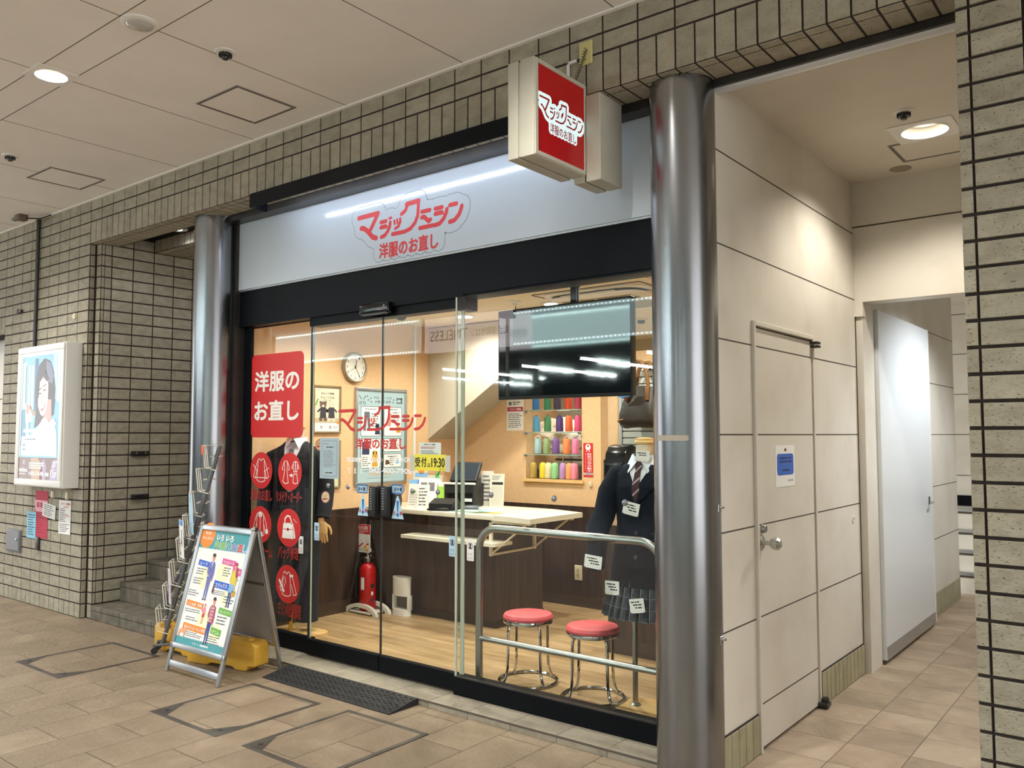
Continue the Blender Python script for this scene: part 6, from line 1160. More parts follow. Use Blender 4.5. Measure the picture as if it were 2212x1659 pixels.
# miniature sewing machine shaped display
c = at(926, 1080, y=5.24); sm = thing('sewing_machine', 'small white sewing machine on the counter behind the tent cards', 'sewing machine', (c.x, 5.24, zt_)); yaw = Matrix.Translation((c.x, 5.24, zt_)) @ Matrix.Rotation(.35, 4, 'Z') @ Matrix.Scale(.85, 4); cw2 = mat('machine_cream', 'E4DFD0', .3)
mb = MB(); mb.box((-.12, -.06, 0), (.12, .06, .035), cw2, .008, yaw); mb.box((.06, -.05, .03), (.12, .05, .16), cw2, .012, yaw); mb.box((-.12, -.045, .115), (.12, .045, .175), cw2, .014, yaw); mb.box((-.12, -.04, .065), (-.07, .04, .13), cw2, .010, yaw); mb.build('body', sm)
mb = MB(); mb.cyl(yaw @ Vector((.12, 0, .12)), yaw @ Vector((.142, 0, .12)), .032, M['silver'], 18); mb.build('hand_wheel', sm); mb = MB(); mb.cyl(yaw @ Vector((-.095, -.0, .03)), yaw @ Vector((-.095, 0, .07)), .004, M['chrome'], 8); mb.build('needle', sm)
# payment terminal
c = at(957, 1096, y=4.955); pt2 = thing('payment_terminal', 'black wedge shaped payment terminal on the counter', 'terminal', (c.x, c.y, zt_), .35); Tm = Matrix.Translation((c.x, 4.975, zt_)) @ Matrix.Rotation(.35, 4, 'Z')
mb = MB(); mb.prism([(-.09, 0), (.11, 0), (.11, .03), (.03, .085), (-.09, .05)], Tm @ Vector((-.10, 0, .004)), Tm.to_3x3() @ Y, Z, .20, M['blackmat']); mb.box((-.115, -.10, 0), (.115, .12, .014), M['blackgloss'], .006, Tm); mb.build('body', pt2, .4)
mb = MB(); mb.prism([(-.07, .0535), (.02, .080)], Tm @ Vector((-.08, 0, .006)), Tm.to_3x3() @ Y, Z, .16, M['blackgloss']) if False else mb.box((-.08, -.055, .066), (.08, .03, .069), M['blackgloss'], 0, Tm @ Matrix.Rotation(.28, 4, 'X')); mb.build('screen', pt2)
mb = MB(); mb.box((-.085, -.135, .004), (.085, -.085, .026), M['blackgloss'], .008, Tm); mb.build('card_reader', pt2)
# register / tablet tower
c = at(1003, 1085, y=5.32); rg = thing('cash_register', 'black point-of-sale register with a slanted screen on the counter', 'cash register', (c.x, 5.32, zt_)); Tm = Matrix.Translation((c.x, 5.32, zt_)) @ Matrix.Rotation(.35, 4, 'Z')
mb = MB(); mb.box((-.13, -.13, 0), (.13, .13, .19), M['blackmat'], .008, Tm); mb.box((-.125, -.135, .03), (.125, -.125, .12), M['blackgloss'], .003, Tm); mb.build('body', rg)
mb = MB(); Ts = Tm @ Matrix.Translation((-.01, .0, .20)) @ Matrix.Rotation(-.75, 4, 'X'); mb.box((-.12, -.02, -.0), (.12, .01, .21), M['blackmat'], .006, Ts); mb.box((-.105, -.0215, .015), (.105, -.0195, .195), mat('dark_blue_screen', '2C3641', .15, emit=.15, emitcol='30404E'), 0, Ts); mb.build('screen', rg)
mb = MB(); mb.box((-.15, -.145, .188), (.15, -.125, .205), M['paper'], .003, Tm); mb.build('receipt_bar', rg); mb = MB(); mb.box((-.05, -.14, .045), (.0, -.134, .07), M['sky'], 0, Tm); mb.box((.05, -.14, .05), (.12, -.134, .075), M['paper'], 0, Tm); mb.build('sticker_labels', rg)
c = at(1017, 1084, y=5.10); mb = MB(); mb.lathe([(.05, 0), (.075, .018), (.078, .022), (.072, .021), (.05, .006)], (c.x, 5.10, zt_+.006), M['silver'], 26); mb.lathe([(.055, 0), (.055, .006)], (c.x, 5.10, zt_), M['silver'], 20); tag(mb.build('coin_tray'), 'shallow silver coin tray on the counter before the register', 'tray')
c = at(1014, 1096, y=4.98); mb = MB(); mb.box((c.x-.09, 4.93, zt_), (c.x+.09, 5.03, zt_+.010), mat('white_pad', 'DDD9CE', .5), .004, Matrix.Translation((c.x, 4.98, 0)) @ Matrix.Rotation(.2, 4, 'Z') @ Matrix.Translation((-c.x, -4.98, 0))); tag(mb.build('note_pad'), 'white flat pad lying on the counter before the coin tray', 'pad')
# spray bottle
c = at(953, 1052, y=5.22); sb = thing('spray_bottle', 'small clear bottle with green nozzle tilted on the counter', 'bottle', (c.x, 5.22, zt_)); mb = MB(); t0, t1 = Vector((c.x+.015, 5.22, zt_+.11)), Vector((c.x-.05, 5.22, zt_+.255)); d = t1-t0
mb.tube([t0, t0+d*.06, t0+d*.55, t0+d*.7, t0+d*.85], [.020, .032, .030, .016, .015], mat('clear_grey_bottle', 'C9CFC6', .2), 16); mb.build('bottle', sb); mb = MB(); mb.tube([t0+d*.8, t0+d*1.0, t0+d*1.05+Vector((.035, 0, .03))], [.017, .015, .006], mat('nozzle_green', '46B04E', .4), 12); mb.build('nozzle', sb); mb = MB(); mb.box((c.x-.0, 5.2, zt_), (c.x+.05, 5.25, zt_+.12), mat('holder_green', 'B9D66A', .4), .006); mb.build('holder', sb)
c = at(846, 1096, y=4.90); pk = thing('mug_plant', 'dark patterned mug with a small green plant on the counter at the right door handle', 'plant', (c.x+.02, 4.93, zt_)); mx_, my_ = c.x+.02, 4.93
mb = MB(); mb.lathe([(.040, 0), (.046, .01), (.048, .10), (.044, .10), (.042, .012)], (mx_, my_, zt_), mat('dark_mug', '2E3032', .4), 24, caps=False); mb.lathe([(.0485, .03), (.0485, .042)], (mx_, my_, zt_), M['paper'], 24, caps=False); mb.lathe([(.0485, .055), (.0485, .075)], (mx_, my_, zt_), M['greyink'], 24, caps=False); mb.tube([(mx_+.045, my_-.01, zt_+.085), (mx_+.085, my_-.02, zt_+.07), (mx_+.08, my_-.02, zt_+.035), (mx_+.046, my_-.01, zt_+.022)], .006, mat('dark_mug2', '2E3032', .4), 8); mb.build('mug', pk)
mb = MB(); lf = mat('leaf_green', '3F6B35', .5)
for i in range(14): a = i*2.4; r = .02+.025*random.random(); q = Vector((mx_+r*math.cos(a), my_+r*math.sin(a), zt_+.11+.02*random.random())); dd = Vector((math.cos(a), math.sin(a), .35))*.035; ss_ = Vector((-math.sin(a), math.cos(a), 0))*.012; mb.add([q, q+dd*.5+ss_, q+dd, q+dd*.5-ss_], [(0, 1, 2, 3)], lf)
mb.lathe([(.042, .09), (.001, .095)], (mx_, my_, zt_), M['brown'], 16, caps=False); mb.build('foliage', pk, 0)
# back wall notices
def onback(px0, py0, px1, py1): a, b = at(px0, py0, y=BY-.003), at(px1, py1, y=BY-.003); return a.x, b.z, b.x-a.x, a.z-b.z
x, z, w, h = onback(1095, 862, 1131, 930)
paper('flyer', 'white staff recruiting flyer with a maroon band on the back wall', (x, BY-.003, z), X, Z, w, h, M['paper'], lambda A, w, h: (A.rect(.03*w, .60*h, .97*w, .74*h, M['redpap'], 1), A.text('スタッフ募集', .15*w, .63*h, .85*w, .71*h, M['paper'], 2, .02), A.disc(.2*w, .85*h, .1*w, M['greyink'], 1), A.lines(.35*w, .80*h, .9*w, .92*h, 2, M['ink'], 1), A.lines(.08*w, .08*h, .92*w, .55*h, 8, M['greyink'], 1)))
x, z, w, h = onback(1260, 957, 1281, 1031)
def secu(A, w, h):
    A.rect(0, 0, w, h, M['red'], 1); A.disc(.5*w, .88*h, .28*w, M['paper'], 2); A.disc(.5*w, .91*h, .10*w, M['red'], 2.5); A.disc(.35*w, .76*h, .06*w, M['paper'], 2); A.disc(.65*w, .76*h, .06*w, M['paper'], 2)
    for i, s in enumerate('防犯カメラ作動中'): A.text(s, .42*w, (.645-.070*i)*h, .86*w, (.705-.070*i)*h, M['paper'], 2, .02)
    A.rect(.03*w, .065*h, .97*w, .125*h, M['paper'], 2); A.text('WARNING', .07*w, .07*h, .93*w, .12*h, M['navyi'], 3, .03); A.lines(.2*w, .2*h, .28*w, .7*h, 14, M['pinkpap'], 2)
paper('security_sticker', 'red vertical security camera sticker on the peach wall right of the thread shelves', (x, BY-.003, z), X, Z, w, h, M['red'], secu, .002, 'sticker')
c = at(1277, 1046, y=BY); mb = MB(); mb.box((c.x-.012, BY-.02, c.z-.02), (c.x+.012, BY, c.z+.02), M['ivory'], .004); tag(mb.build('wall_hook'), 'small ivory hook below the red security sticker', 'hook')
c = at(1250, 1237, y=BY-.01); ol = thing('power_outlet', 'ivory wall outlet in the dark dado between the stools', 'outlet', (c.x, BY, c.z)); mb = MB(); mb.box((c.x-.037, BY-.020, c.z-.062), (c.x+.037, BY-.008, c.z+.062), M['ivory'], .003); cvp = mb.build('cover_plate', ol); mb = MB(); mb.box((c.x-.016, BY-.0225, c.z-.045), (c.x+.016, BY-.019, c.z+.045), mat('outlet_face', 'C9BF9E', .5), .002); [mb.box((c.x+s*.007-.0015, BY-.0235, c.z+k-.007), (c.x+s*.007+.0015, BY-.0222, c.z+k+.007), M['ink']) for s in (-1, 1) for k in (-.022, .022)]; mb.build('sockets', cvp)
c = at(1021, 1012, y=BY); mb = MB(); mb.box((c.x-.012, BY-.02, c.z-.03), (c.x+.012, BY-.001, c.z+.03), M['warn'], .004); mb.box((c.x-.004, BY-.018, c.z+.0), (c.x+.020, BY-.006, c.z+.035), M['warn'], .004); tag(mb.build('wall_clip'), 'small blue clip on the peach back wall above the counter', 'clip')
# ------------------------------------------------------------------ thread shelves
SZ = [at(1195, y_, y=BY-.01).z for y_ in (885, 933, 981.5)]
for z, lb in zip(SZ, ('upper glass shelf of the thread niche under the television', 'middle glass shelf of the thread niche', 'lower glass shelf of the thread niche')):
    t = thing('glass_shelf', lb, 'shelf', (-4.28, BY, z)); mb = MB(); mb.box((N0-.005, BY-.025, z-.008), (N1+.005, BY+.115, z), M['acrylic']); mb.box((N0-.005, BY-.0265, z-.008), (N1+.005, BY-.0245, z), mat('green_glass_edge', '8FA79C', .2)); mb.build('glass_plate', t, 0)
    for x in (N0+.012, N1-.012): mb = MB(); mb.cyl((x, BY-.035, z-.012), (x, BY-.005, z-.012), .010, M['rail'], 12); mb.build('shelf_stud', t)
def spool(px, y_base, col, lb, zb=None):
    c = at(px, y_base, y=BY+.03); z = zb if zb is not None else NZ0; m = noisy(mat('thread_'+lb.split()[0], col, .55), (col, col), 4); b = m.node_tree.nodes['Principled BSDF']
    wv_ = nd(m, 'ShaderNodeTexWave', wave_type='BANDS', bands_direction='Z'); wv_.inputs['Scale'].default_value = 90; mp = texco(m); lk(m, mp, 'Vector', wv_, 'Vector'); bp = nd(m, 'ShaderNodeBump'); bp.inputs['Strength'].default_value = .25; bp.inputs['Distance'].default_value = .004; lk(m, wv_, 'Fac', bp, 'Height'); lk(m, bp, 'Normal', b, 'Normal')
    t = thing('thread_spool', lb, 'thread spool', (c.x, BY+.03, z)); mb = MB(); mb.lathe([(.030, .004), (.033, .012), (.031, .115), (.026, .132), (.016, .142), (.013, .143)], (c.x, BY+.03, z), m, 20); mb.build('thread', t)
    mb = MB(); mb.lathe([(.034, 0), (.034, .005)], (c.x, BY+.03, z), M['acrylic'], 18); mb.lathe([(.013, .140), (.014, .150), (.010, .151)], (c.x, BY+.03, z), mat('spool_core', '8C8478', .5), 14); mb.build('spool_core', t)
rows = [(SZ[0], 884, [(1158, '3E7FC0', 'blue'), (1183, '3C8A62', 'green'), (1204, '3E3A52', 'dark violet'), (1228, 'D9502C', 'orange-red'), (1249, 'A83650', 'crimson')], 'on the upper glass shelf, top hidden by the television'),
    (SZ[1], 932, [(1159, '5FA6D0', 'light blue'), (1183, '4E8A5C', 'green'), (1209, '4A356F', 'purple'), (1229, 'DB6632', 'orange'), (1249, 'D04C7C', 'pink')], 'on the middle glass shelf'),
    (SZ[2], 980, [(1162, 'A3C3C9', 'pale blue'), (1181, '90A873', 'sage green'), (1201, '75559B', 'violet'), (1224, 'E8894E', 'orange'), (1243, 'E07FA6', 'pink')], 'on the lower glass shelf'),
    (NZ0, 1029, [(1152, 'B79A4A', 'old gold'), (1173, 'E4D02E', 'yellow'), (1185, 'E0D9AE', 'cream'), (1199, '93CE8C', 'mint green'), (1216, 'B58ABF', 'lilac'), (1230, 'E8A062', 'apricot'), (1241, 'E889A2', 'rose pink')], 'on the wooden sill of the niche')]
for z, yb, lst, wh in rows:
    for px, col, nm in lst: spool(px, yb, col, f'{nm} thread spool {wh}', z)
# workroom glimpsed through the niche and the opening
wkb = thing('plastic_bag', 'crumpled white plastic bag behind the middle row of thread', 'bag', (-4.6, 6.7, 1.32)); mb = MB()
bm = bmesh.new(); bmesh.ops.create_icosphere(bm, subdivisions=4, radius=1)
from mathutils import noise as _nz
for v in bm.verts: v.co = Vector((v.co.x*.30, v.co.y*.14, v.co.z*.17))*(1+.35*_nz.noise(v.co*3.1)+.18*_nz.noise(v.co*7))+Vector((-5.0, 7.20, 1.50))
bm.verts.index_update(); mb.add([v.co.copy() for v in bm.verts], [[v.index for v in f.verts] for f in bm.faces], mat('white_bag_film', 'D6D4CB', .35)); bm.free(); mb.build('bag_body', wkb, 1.2); mb = MB(); mb.tube([(-4.90, 7.20, 1.60), (-4.72, 7.18, 1.63), (-4.58, 7.16, 1.57)], [.05, .03, .05], M['paper'], 8); mb.build('bag_neck', wkb, 1.2)
rk = thing('garment_rack', 'steel garment rack in the workroom behind the thread niche', 'rack', (-4.5, 6.9, .05)); mb = MB()
for x in (-5.1, -4.30): mb.tube([(x, 7.35, .05), (x, 7.35, 1.62)], .016, M['chrome'], 10)
mb.tube([(-5.2, 7.35, 1.36), (-3.9, 7.35, 1.36)], .014, M['chrome'], 10); mb.tube([(-5.2, 7.35, 1.24), (-3.9, 7.35, 1.24)], .012, M['frame'], 10); mb.build('tubes', rk)
wtb = thing('workroom_table', 'cluttered worktable behind the thread niche', 'table', (-4.6, 6.7, .05)); mb = MB(); mb.box((-5.4, 6.45, .80), (-3.86, 7.2, .84), M['ivorytop'], .004); mb.build('top', wtb)
for x in (-5.35, -3.92): mb = MB(); mb.box((x-.02, 6.5, .05), (x+.02, 6.54, .80), M['silver']); mb.box((x-.02, 7.1, .05), (x+.02, 7.14, .80), M['silver']); mb.build('leg', wtb)
for i, (x0, x1, z1, col, lb) in enumerate(((-5.15, -4.85, 1.18, '3B352C', 'dark brown box on the workroom table behind the sage thread'), (-4.78, -4.45, 1.22, '4A4136', 'brown carton on the workroom table behind the violet thread'), (-4.28, -3.95, 1.20, '55555A', 'grey padded case on the workroom table behind the pink thread'))):
    mb = MB(); mb.box((x0, 6.6, .84), (x1, 6.9, z1), noisy(mat('clutter', col, .7), (col, col), 4), .02); tag(mb.build('storage_box'), lb, 'box')
mb = MB(); mb.prism([(0, 0), (.32, .0), (.34, -.62), (.0, -.62)], (-4.02, 7.69, 1.92), X, Z, .05, noisy(mat('olive_cloth', '8C8436', .9), ('7E762E', '9A9240'), 12)); tag(mb.build('olive_garment'), 'olive cloth hanging in the workroom behind the doorway', 'garment')
mb = MB()
for i in range(5): mb.tube([(-3.62+.035*i, 6.3, .05 if i in (0, 4) else 1.34), (-3.62+.035*i, 6.3, 1.98)], .003, M['white'], 6)
for i in range(16): mb.tube([(-3.62, 6.3, 1.36+.04*i), (-3.48, 6.3, 1.36+.04*i)], .003, M['white'], 6)
tag(mb.build('wire_grid'), 'white wire grid hanging in the workroom doorway', 'grid')
mb = MB(); mb.box((-3.55, 6.2, .05), (-3.2, 6.7, 1.18), M['cream'], .01); tag(mb.build('storage_cabinet'), 'cream cabinet inside the workroom doorway', 'cabinet')
for k in range(3): mb = MB(); mb.box((-3.52+.02*k, 6.22+.03*k, 1.182+.035*k), (-3.24-.01*k, 6.6, 1.212+.035*k), mat('folded_stack', ('C9C5BA', '2C2A2A', 'BDB8AC')[k], .8), .008); tag(mb.build('folded_cloth'), ('lowest pale folded cloth on the cream workroom cabinet', 'dark folded cloth in the middle of the cabinet stack', 'topmost pale folded cloth on the cream workroom cabinet')[k], 'cloth')
# ------------------------------------------------------------------ slat wall, handbag, school bag
sw = thing('slat_wall', 'white slatted display panel behind the school blazer', 'display panel', (-2.3, 4.88, .9)); mb = MB(); wsl = mat('slat_white', 'D9DAD2', .4)
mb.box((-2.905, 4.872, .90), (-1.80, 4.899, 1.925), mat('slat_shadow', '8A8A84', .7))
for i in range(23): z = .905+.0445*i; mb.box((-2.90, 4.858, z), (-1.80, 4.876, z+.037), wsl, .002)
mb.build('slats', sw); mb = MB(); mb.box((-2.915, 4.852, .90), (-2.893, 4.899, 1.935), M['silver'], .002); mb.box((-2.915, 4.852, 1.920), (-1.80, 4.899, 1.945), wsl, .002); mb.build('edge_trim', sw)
hb = thing('handbag', 'brown monogram handbag with tan handles hanging on the slat wall', 'handbag', (-2.70, 4.78, 1.52))
def monog():
    m = mat('monogram_canvas', '4F4136', .5); b = m.node_tree.nodes['Principled BSDF']; noisy(m, ('1F1914', '2D251E', '372E26'), 9, bump=.1)
    src = b.inputs['Base Color'].links[0].from_socket; t = nd(m, 'ShaderNodeTexCoord'); vo = nd(m, 'ShaderNodeTexVoronoi'); vo.inputs['Scale'].default_value = 26; vo.inputs['Randomness'].default_value = .15; lk(m, t, 'Object', vo, 'Vector')
    r = nd(m, 'ShaderNodeValToRGB'); r.color_ramp.elements[0].position = .16; r.color_ramp.elements[1].position = .26; r.color_ramp.elements[0].color = (4.2, 3.6, 2.6, 1); r.color_ramp.elements[1].color = (1, 1, 1, 1); lk(m, vo, 'Distance', r, 'Fac')
    mx = nd(m, 'ShaderNodeMix', data_type='RGBA', blend_type='MULTIPLY'); mx.inputs[0].default_value = 1; m.node_tree.links.new(src, mx.inputs[6]); lk(m, r, 'Color', mx, 7); m.node_tree.links.new(mx.outputs[2], b.inputs['Base Color']); return m
MG = monog(); hy = 4.74; hp = lambda px, py: at(px, py, y=hy)
l, r_, bt, tp_ = hp(1343, 900).x, hp(1436, 900).x, hp(1390, 919).z, hp(1390, 838).z; cxh = (l+r_)/2; hw_ = (r_-l)/2; hh = tp_-bt
mb = MB(); rings = []
for f, wv2, dv in ((.0, .78, .075), (.04, .92, .095), (.16, 1.0, .10), (.35, .97, .095), (.6, .86, .08), (.85, .76, .058), (1.0, .73, .045)):
    ring = []
    for i in range(36): a = 2*PI*i/36; c, s = math.cos(a), math.sin(a); e = .55; ring.append(Vector((cxh+hw_*wv2*math.copysign(abs(c)**e, c), hy+dv*math.copysign(abs(s)**.8, s)*(1+.06*math.sin(5*a+f*3)), bt+hh*f-.02*(1-f)*c*c+.012*(1-abs(c))*(f > .9))))
    rings.append(ring)
mb.loft(rings, MG); bgb = mb.build('bag_body', hb, 1.2)
TAN = mat('tan_leather', '7E5730', .5)
for yy in (hy-.06, hy+.05):
    mb = MB(); rw = hw_*.48; mb.tube([(cxh-rw, yy-.01, tp_-.05), (cxh-rw*.98, yy, tp_+.03), (cxh-rw*.75, yy, tp_+.12), (cxh-rw*.3, yy, tp_+.165), (cxh+rw*.3, yy, tp_+.165), (cxh+rw*.75, yy, tp_+.12), (cxh+rw*.98, yy, tp_+.03), (cxh+rw, yy-.01, tp_-.05)], [.012, .013, .0135, .0135, .0135, .0135, .013, .012], TAN, 10)
    for s in (-1, 1): mb.box((cxh+s*rw-.013, yy-.012-.012*(yy < hy), tp_-.085), (cxh+s*rw+.013, yy-.006, tp_-.0), TAN, .004)
    mb.build('handle', hb)
mb = MB(); mb.tube([rings[2][i]+Vector((0, -.004, 0)) for i in range(10, 26)], .006, TAN, 6); mb.build('piping', bgb)
pg = thing('display_hook', 'steel peg holding the brown handbag on the slat wall', 'hook', (cxh, 4.85, tp_+.14)); mb = MB(); mb.tube([(cxh, 4.86, tp_+.145), (cxh, 4.68, tp_+.145), (cxh, 4.665, tp_+.175)], .007, M['chrome'], 8); mb.box((cxh-.02, 4.852, tp_+.12), (cxh+.02, 4.86, tp_+.17), M['chrome'], .002); mb.build('peg', pg)
c = hp(1372, 848); mb = MB(); mb.prism([(-.055, -.035), (.03, -.03), (.045, .045), (-.03, .045)], (c.x, hy-.115, c.z), (1, -.1, 0), (.1, 0, 1), .003, mat('tag_blue', '2E7FC4', .5)); A = Art(mb, (c.x-.03, hy-.1155, c.z-.03), X, Z); A.disc(.018, .052, .020, M['yel'], 1); A.lines(.03, .005, .06, .03, 2, M['paper'], 1); mb.tube([(c.x+.02, hy-.11, c.z+.045), (c.x+.035, hy-.075, c.z+.085)], .002, M['paper'], 5); tag(mb.build('price_tag', None, 0), 'blue price tag tied to the handle of the brown handbag', 'tag')
# school bag (randoseru) hanging on the slat wall
rb = thing('school_bag', 'glossy black hard school satchel behind the blazer shoulder', 'school bag', (-2.86, 4.70, 1.06)); q0, q1 = at(1321, 1052, y=4.72), at(1364, 960, y=4.72); BL = mat('black_patent', '141517', .16)
mb = MB(); pr = [(-.10, .0), (.10, .0), (.10, .17), (.085, .225), (.05, .255), (0, .265), (-.05, .255), (-.085, .225), (-.10, .17)]
bm = bmesh.new(); wv3 = (q1.x-q0.x); va = [bm.verts.new((q0.x, 4.73+a_, q0.z-.08+b_*1.35)) for a_, b_ in pr]; vb = [bm.verts.new((q1.x, 4.73+a_, q0.z-.08+b_*1.35)) for a_, b_ in pr]; n = len(pr); bm.faces.new(va); bm.faces.new(vb[::-1]); [bm.faces.new((va[i], vb[i], vb[(i+1) % n], va[(i+1) % n])) for i in range(n)]
bmesh.ops.recalc_face_normals(bm, faces=bm.faces[:]); bmesh.ops.bevel(bm, geom=[e for e in bm.edges], offset=.008, segments=2, profile=.5, affect='EDGES', clamp_overlap=True); bm.verts.index_update(); mb.add([v.co.copy() for v in bm.verts], [[v.index for v in f.verts] for f in bm.faces], BL); bm.free(); mb.build('case', rb, .8)
mb = MB(); mb.box((q0.x-.006, 4.632, q0.z-.06), (q0.x+.004, 4.80, q0.z+.18), BL, .004); mb.tube([(q0.x+.02, 4.622, q0.z+.0), (q0.x+wv3-.02, 4.622, q0.z+.0)], .004, M['frame'], 6); mb.build('flap_edge', rb); mb = MB(); mb.lathe([(.010, 0), (.008, -.006)], (q0.x+.03, 4.628, q0.z-.04), M['chrome'], 12, 'y'); mb.build('rivet', rb)
# ------------------------------------------------------------------ dressed display forms
def lerp(tab, z):
    if z <= tab[0][0]: return tab[0][1:]
    for a, b in zip(tab, tab[1:]):
        if z <= b[0]:
            t = (z-a[0])/(b[0]-a[0]); t = t*t*(3-2*t)*.5+t*.5; return [x+(y-x)*t for x, y in zip(a[1:], b[1:])]
    return tab[-1][1:]
class Form:
    """elliptic body in its own frame: x to its left as seen, front is -y; tab rows are (z, half width, half depth)"""
    def __init__(s, loc, rz, tab): s.T = Matrix.Translation(loc) @ Matrix.Rotation(rz, 4, 'Z'); s.tab = tab; s.loc = loc; s.rz = rz
    def w(s, x, y, z): return s.T @ Vector((x, y, z))
    def body(s, mb, z0, z1, m, n=44, k=26, grow=0, wave=0, nw=0, caps=True):
        rings = []
        for i in range(k+1):
            z = z0+(z1-z0)*i/k; a, d = lerp(s.tab, z); f = 1-(i/k)
            rings.append([s.w((a+grow+wave*f*math.sin(nw*t))*math.cos(t), (d+grow+wave*f*math.sin(nw*t))*math.sin(t), z) for t in [2*PI*j/n for j in range(n)]])
        mb.loft(rings, m, caps)
    def front(s, x, z, off): a, d = lerp(s.tab, z); q = max(0, 1-(x/a)**2) if abs(x) < a else 0; return s.w(x, -d*math.sqrt(q)-off, z)
    def patch(s, mb, rows, m, off=.004, n=6, th=0):
        """rows of (z, xa, xb) from the bottom up laid on the front"""
        vs = [s.front(a+(b-a)*j/n, z, off) for z, a, b in rows for j in range(n+1)]; k = n+1
        fs = [(i*k+j, i*k+j+1, (i+1)*k+j+1, (i+1)*k+j) for i in range(len(rows)-1) for j in range(n)]
        mb.add(vs, fs, m)
        if th:
            vs2 = [s.front(a+(b-a)*j/n, z, off-th) for z, a, b in rows for j in range(n+1)]; mb.add(vs2, [f[::-1] for f in fs], m)
            N = len(rows); rim = [j for j in range(k)]+[i*k+n for i in range(1, N)]+[(N-1)*k+j for j in range(n-1, -1, -1)]+[i*k for i in range(N-2, 0, -1)]
            q = vs+vs2; o = len(vs); mb.add(q, [(rim[i], rim[(i+1) % len(rim)], o+rim[(i+1) % len(rim)], o+rim[i]) for i in range(len(rim))], m)
def sub(rows, k=4):
    out = []
    for a, b in zip(rows, rows[1:]): out += [tuple(x+(y-x)*i/k for x, y in zip(a, b)) for i in range(k)]
    return out+[rows[-1]]
def button(f, mb, x, z, r=.011, m=None, off=.006):
    p = f.front(x, z, off); q = f.front(x, z, off+.006); mb.cyl(p, q, r, m or M['frame'], 14)
# ---- school uniform on a pole stand
UC = (-2.255, 4.02, 0)
utab = [(.52, .250, .185), (.70, .205, .140), (.80, .196, .132), (.95, .170, .115), (1.02, .160, .110), (1.12, .170, .118), (1.22, .182, .118), (1.29, .188, .092), (1.325, .160, .072), (1.350, .095, .060), (1.372, .058, .055)]
U = Form(UC, .10, utab)
un = thing('uniform_form', 'headless display form in a navy school blazer, striped tie and pleated check skirt', 'mannequin', UC, .10)
mb = MB(); nk = [(1.335, .058, .060), (1.38, .048, .052), (1.43, .047, .051), (1.452, .047, .050)]
mb.loft([[U.w(a*math.cos(2*PI*j/28), .0+d*math.sin(2*PI*j/28), z) for j in range(28)] for z, a, d in nk], mat('form_linen', 'D8CDB8', .7)); nck = mb.build('neck', un)
mb = MB(); mb.lathe([(.050, 1.450), (.057, 1.455), (.057, 1.466), (.050, 1.470), (.052, 1.474), (.050, 1.482), (.030, 1.486), (.001, 1.487)], (UC[0], UC[1], 0), M['maple'], 32); mb.build('neck_cap', nck)
mb = MB(); U.body(mb, .70, 1.345, M['navy']); 
U.patch(mb, sub([(.705, -.012, .10), (.95, -.014, .10), (1.13, -.016, .06)]), M['navy'], .005, th=.005)
blz = mb.build('blazer', un, 1.0)
mb = MB()
for s in (-1, 1):
    rows = [(1.135, -.012, .002), (1.17, -.014, .045), (1.215, .004, .085), (1.235, .014, .105), (1.25, .022, .088), (1.262, .028, .092), (1.30, .050, .085), (1.342, .060, .075)]
    U.patch(mb, sub([(z, s*a, s*b) for z, a, b in rows], 3), M['navy'], .012, th=.008)
mb.build('lapels', blz, .8)
mb = MB(); U.patch(mb, sub([(1.14, -.006, .006), (1.25, -.032, .032), (1.345, -.062, .062)]), M['shirt'], .006); mb.build('shirt_front', un, 1.0)
mb = MB()
for s in (-1, 1): mb.add([U.w(s*.004, -.074, 1.372), U.w(s*.064, -.022, 1.398), U.w(s*.078, -.052, 1.345), U.w(s*.056, -.100, 1.296), U.w(s*.066, .02, 1.40), U.w(s*.078, .0, 1.35)], [(0, 1, 2, 3), (1, 4, 5, 2)] if s > 0 else [(3, 2, 1, 0), (2, 5, 4, 1)], mat('pale_blue_shirt', 'CDD7E8', .8))
mb.build('shirt_collar', un, .3)
def tie_mat():
    m = mat('striped_maroon_tie', '5A2630', .7); b = m.node_tree.nodes['Principled BSDF']; t = nd(m, 'ShaderNodeTexCoord'); mp = nd(m, 'ShaderNodeMapping'); mp.inputs['Rotation'].default_value = (0, .75, 0); lk(m, t, 'Object', mp, 'Vector')
    w = nd(m, 'ShaderNodeTexWave', wave_type='BANDS', bands_direction='Z'); w.inputs['Scale'].default_value = 7; lk(m, mp, 'Vector', w, 'Vector'); r = nd(m, 'ShaderNodeValToRGB'); r.color_ramp.interpolation = 'CONSTANT'; e = r.color_ramp.elements; e[0].color = srgb('3A1820'); e[1].position = .90; e[1].color = srgb('A89896'); q = e.new(.8); q.color = srgb('33202C'); lk(m, w, 'Fac', r, 'Fac'); lk(m, r, 'Color', b, 'Base Color'); return m
mb = MB(); U.patch(mb, sub([(1.15, -.006, .006), (1.20, -.022, .022), (1.32, -.014, .014), (1.325, -.013, .013)]), tie_mat(), .014, th=.006); U.patch(mb, sub([(1.318, -.014, .014), (1.335, -.021, .021), (1.352, -.016, .016)]), mb.mats[0], .020, th=.012); mb.build('tie', un, .8)
mb = MB(); [button(U, mb, .0, z) for z in (1.115, .985, .86)]; mb.build('buttons', blz)
mb = MB(); U.patch(mb, [(.98, .075, .13), (.988, .075, .13)], M['blackmat'], .006, th=.004); U.patch(mb, [(.885, -.15, -.07), (.925, -.15, -.07)], M['navy'], .007, th=.006); U.patch(mb, [(.885, .07, .15), (.925, .07, .15)], M['navy'], .007, th=.006); mb.build('pockets', blz, .5)
ap = lambda px, py, y: at(px, py, y=y)
sh_ = U.w(-.150, .0, 1.285); el = ap(1291, 1150, 3.88); cu = ap(1287, 1222, 3.715)
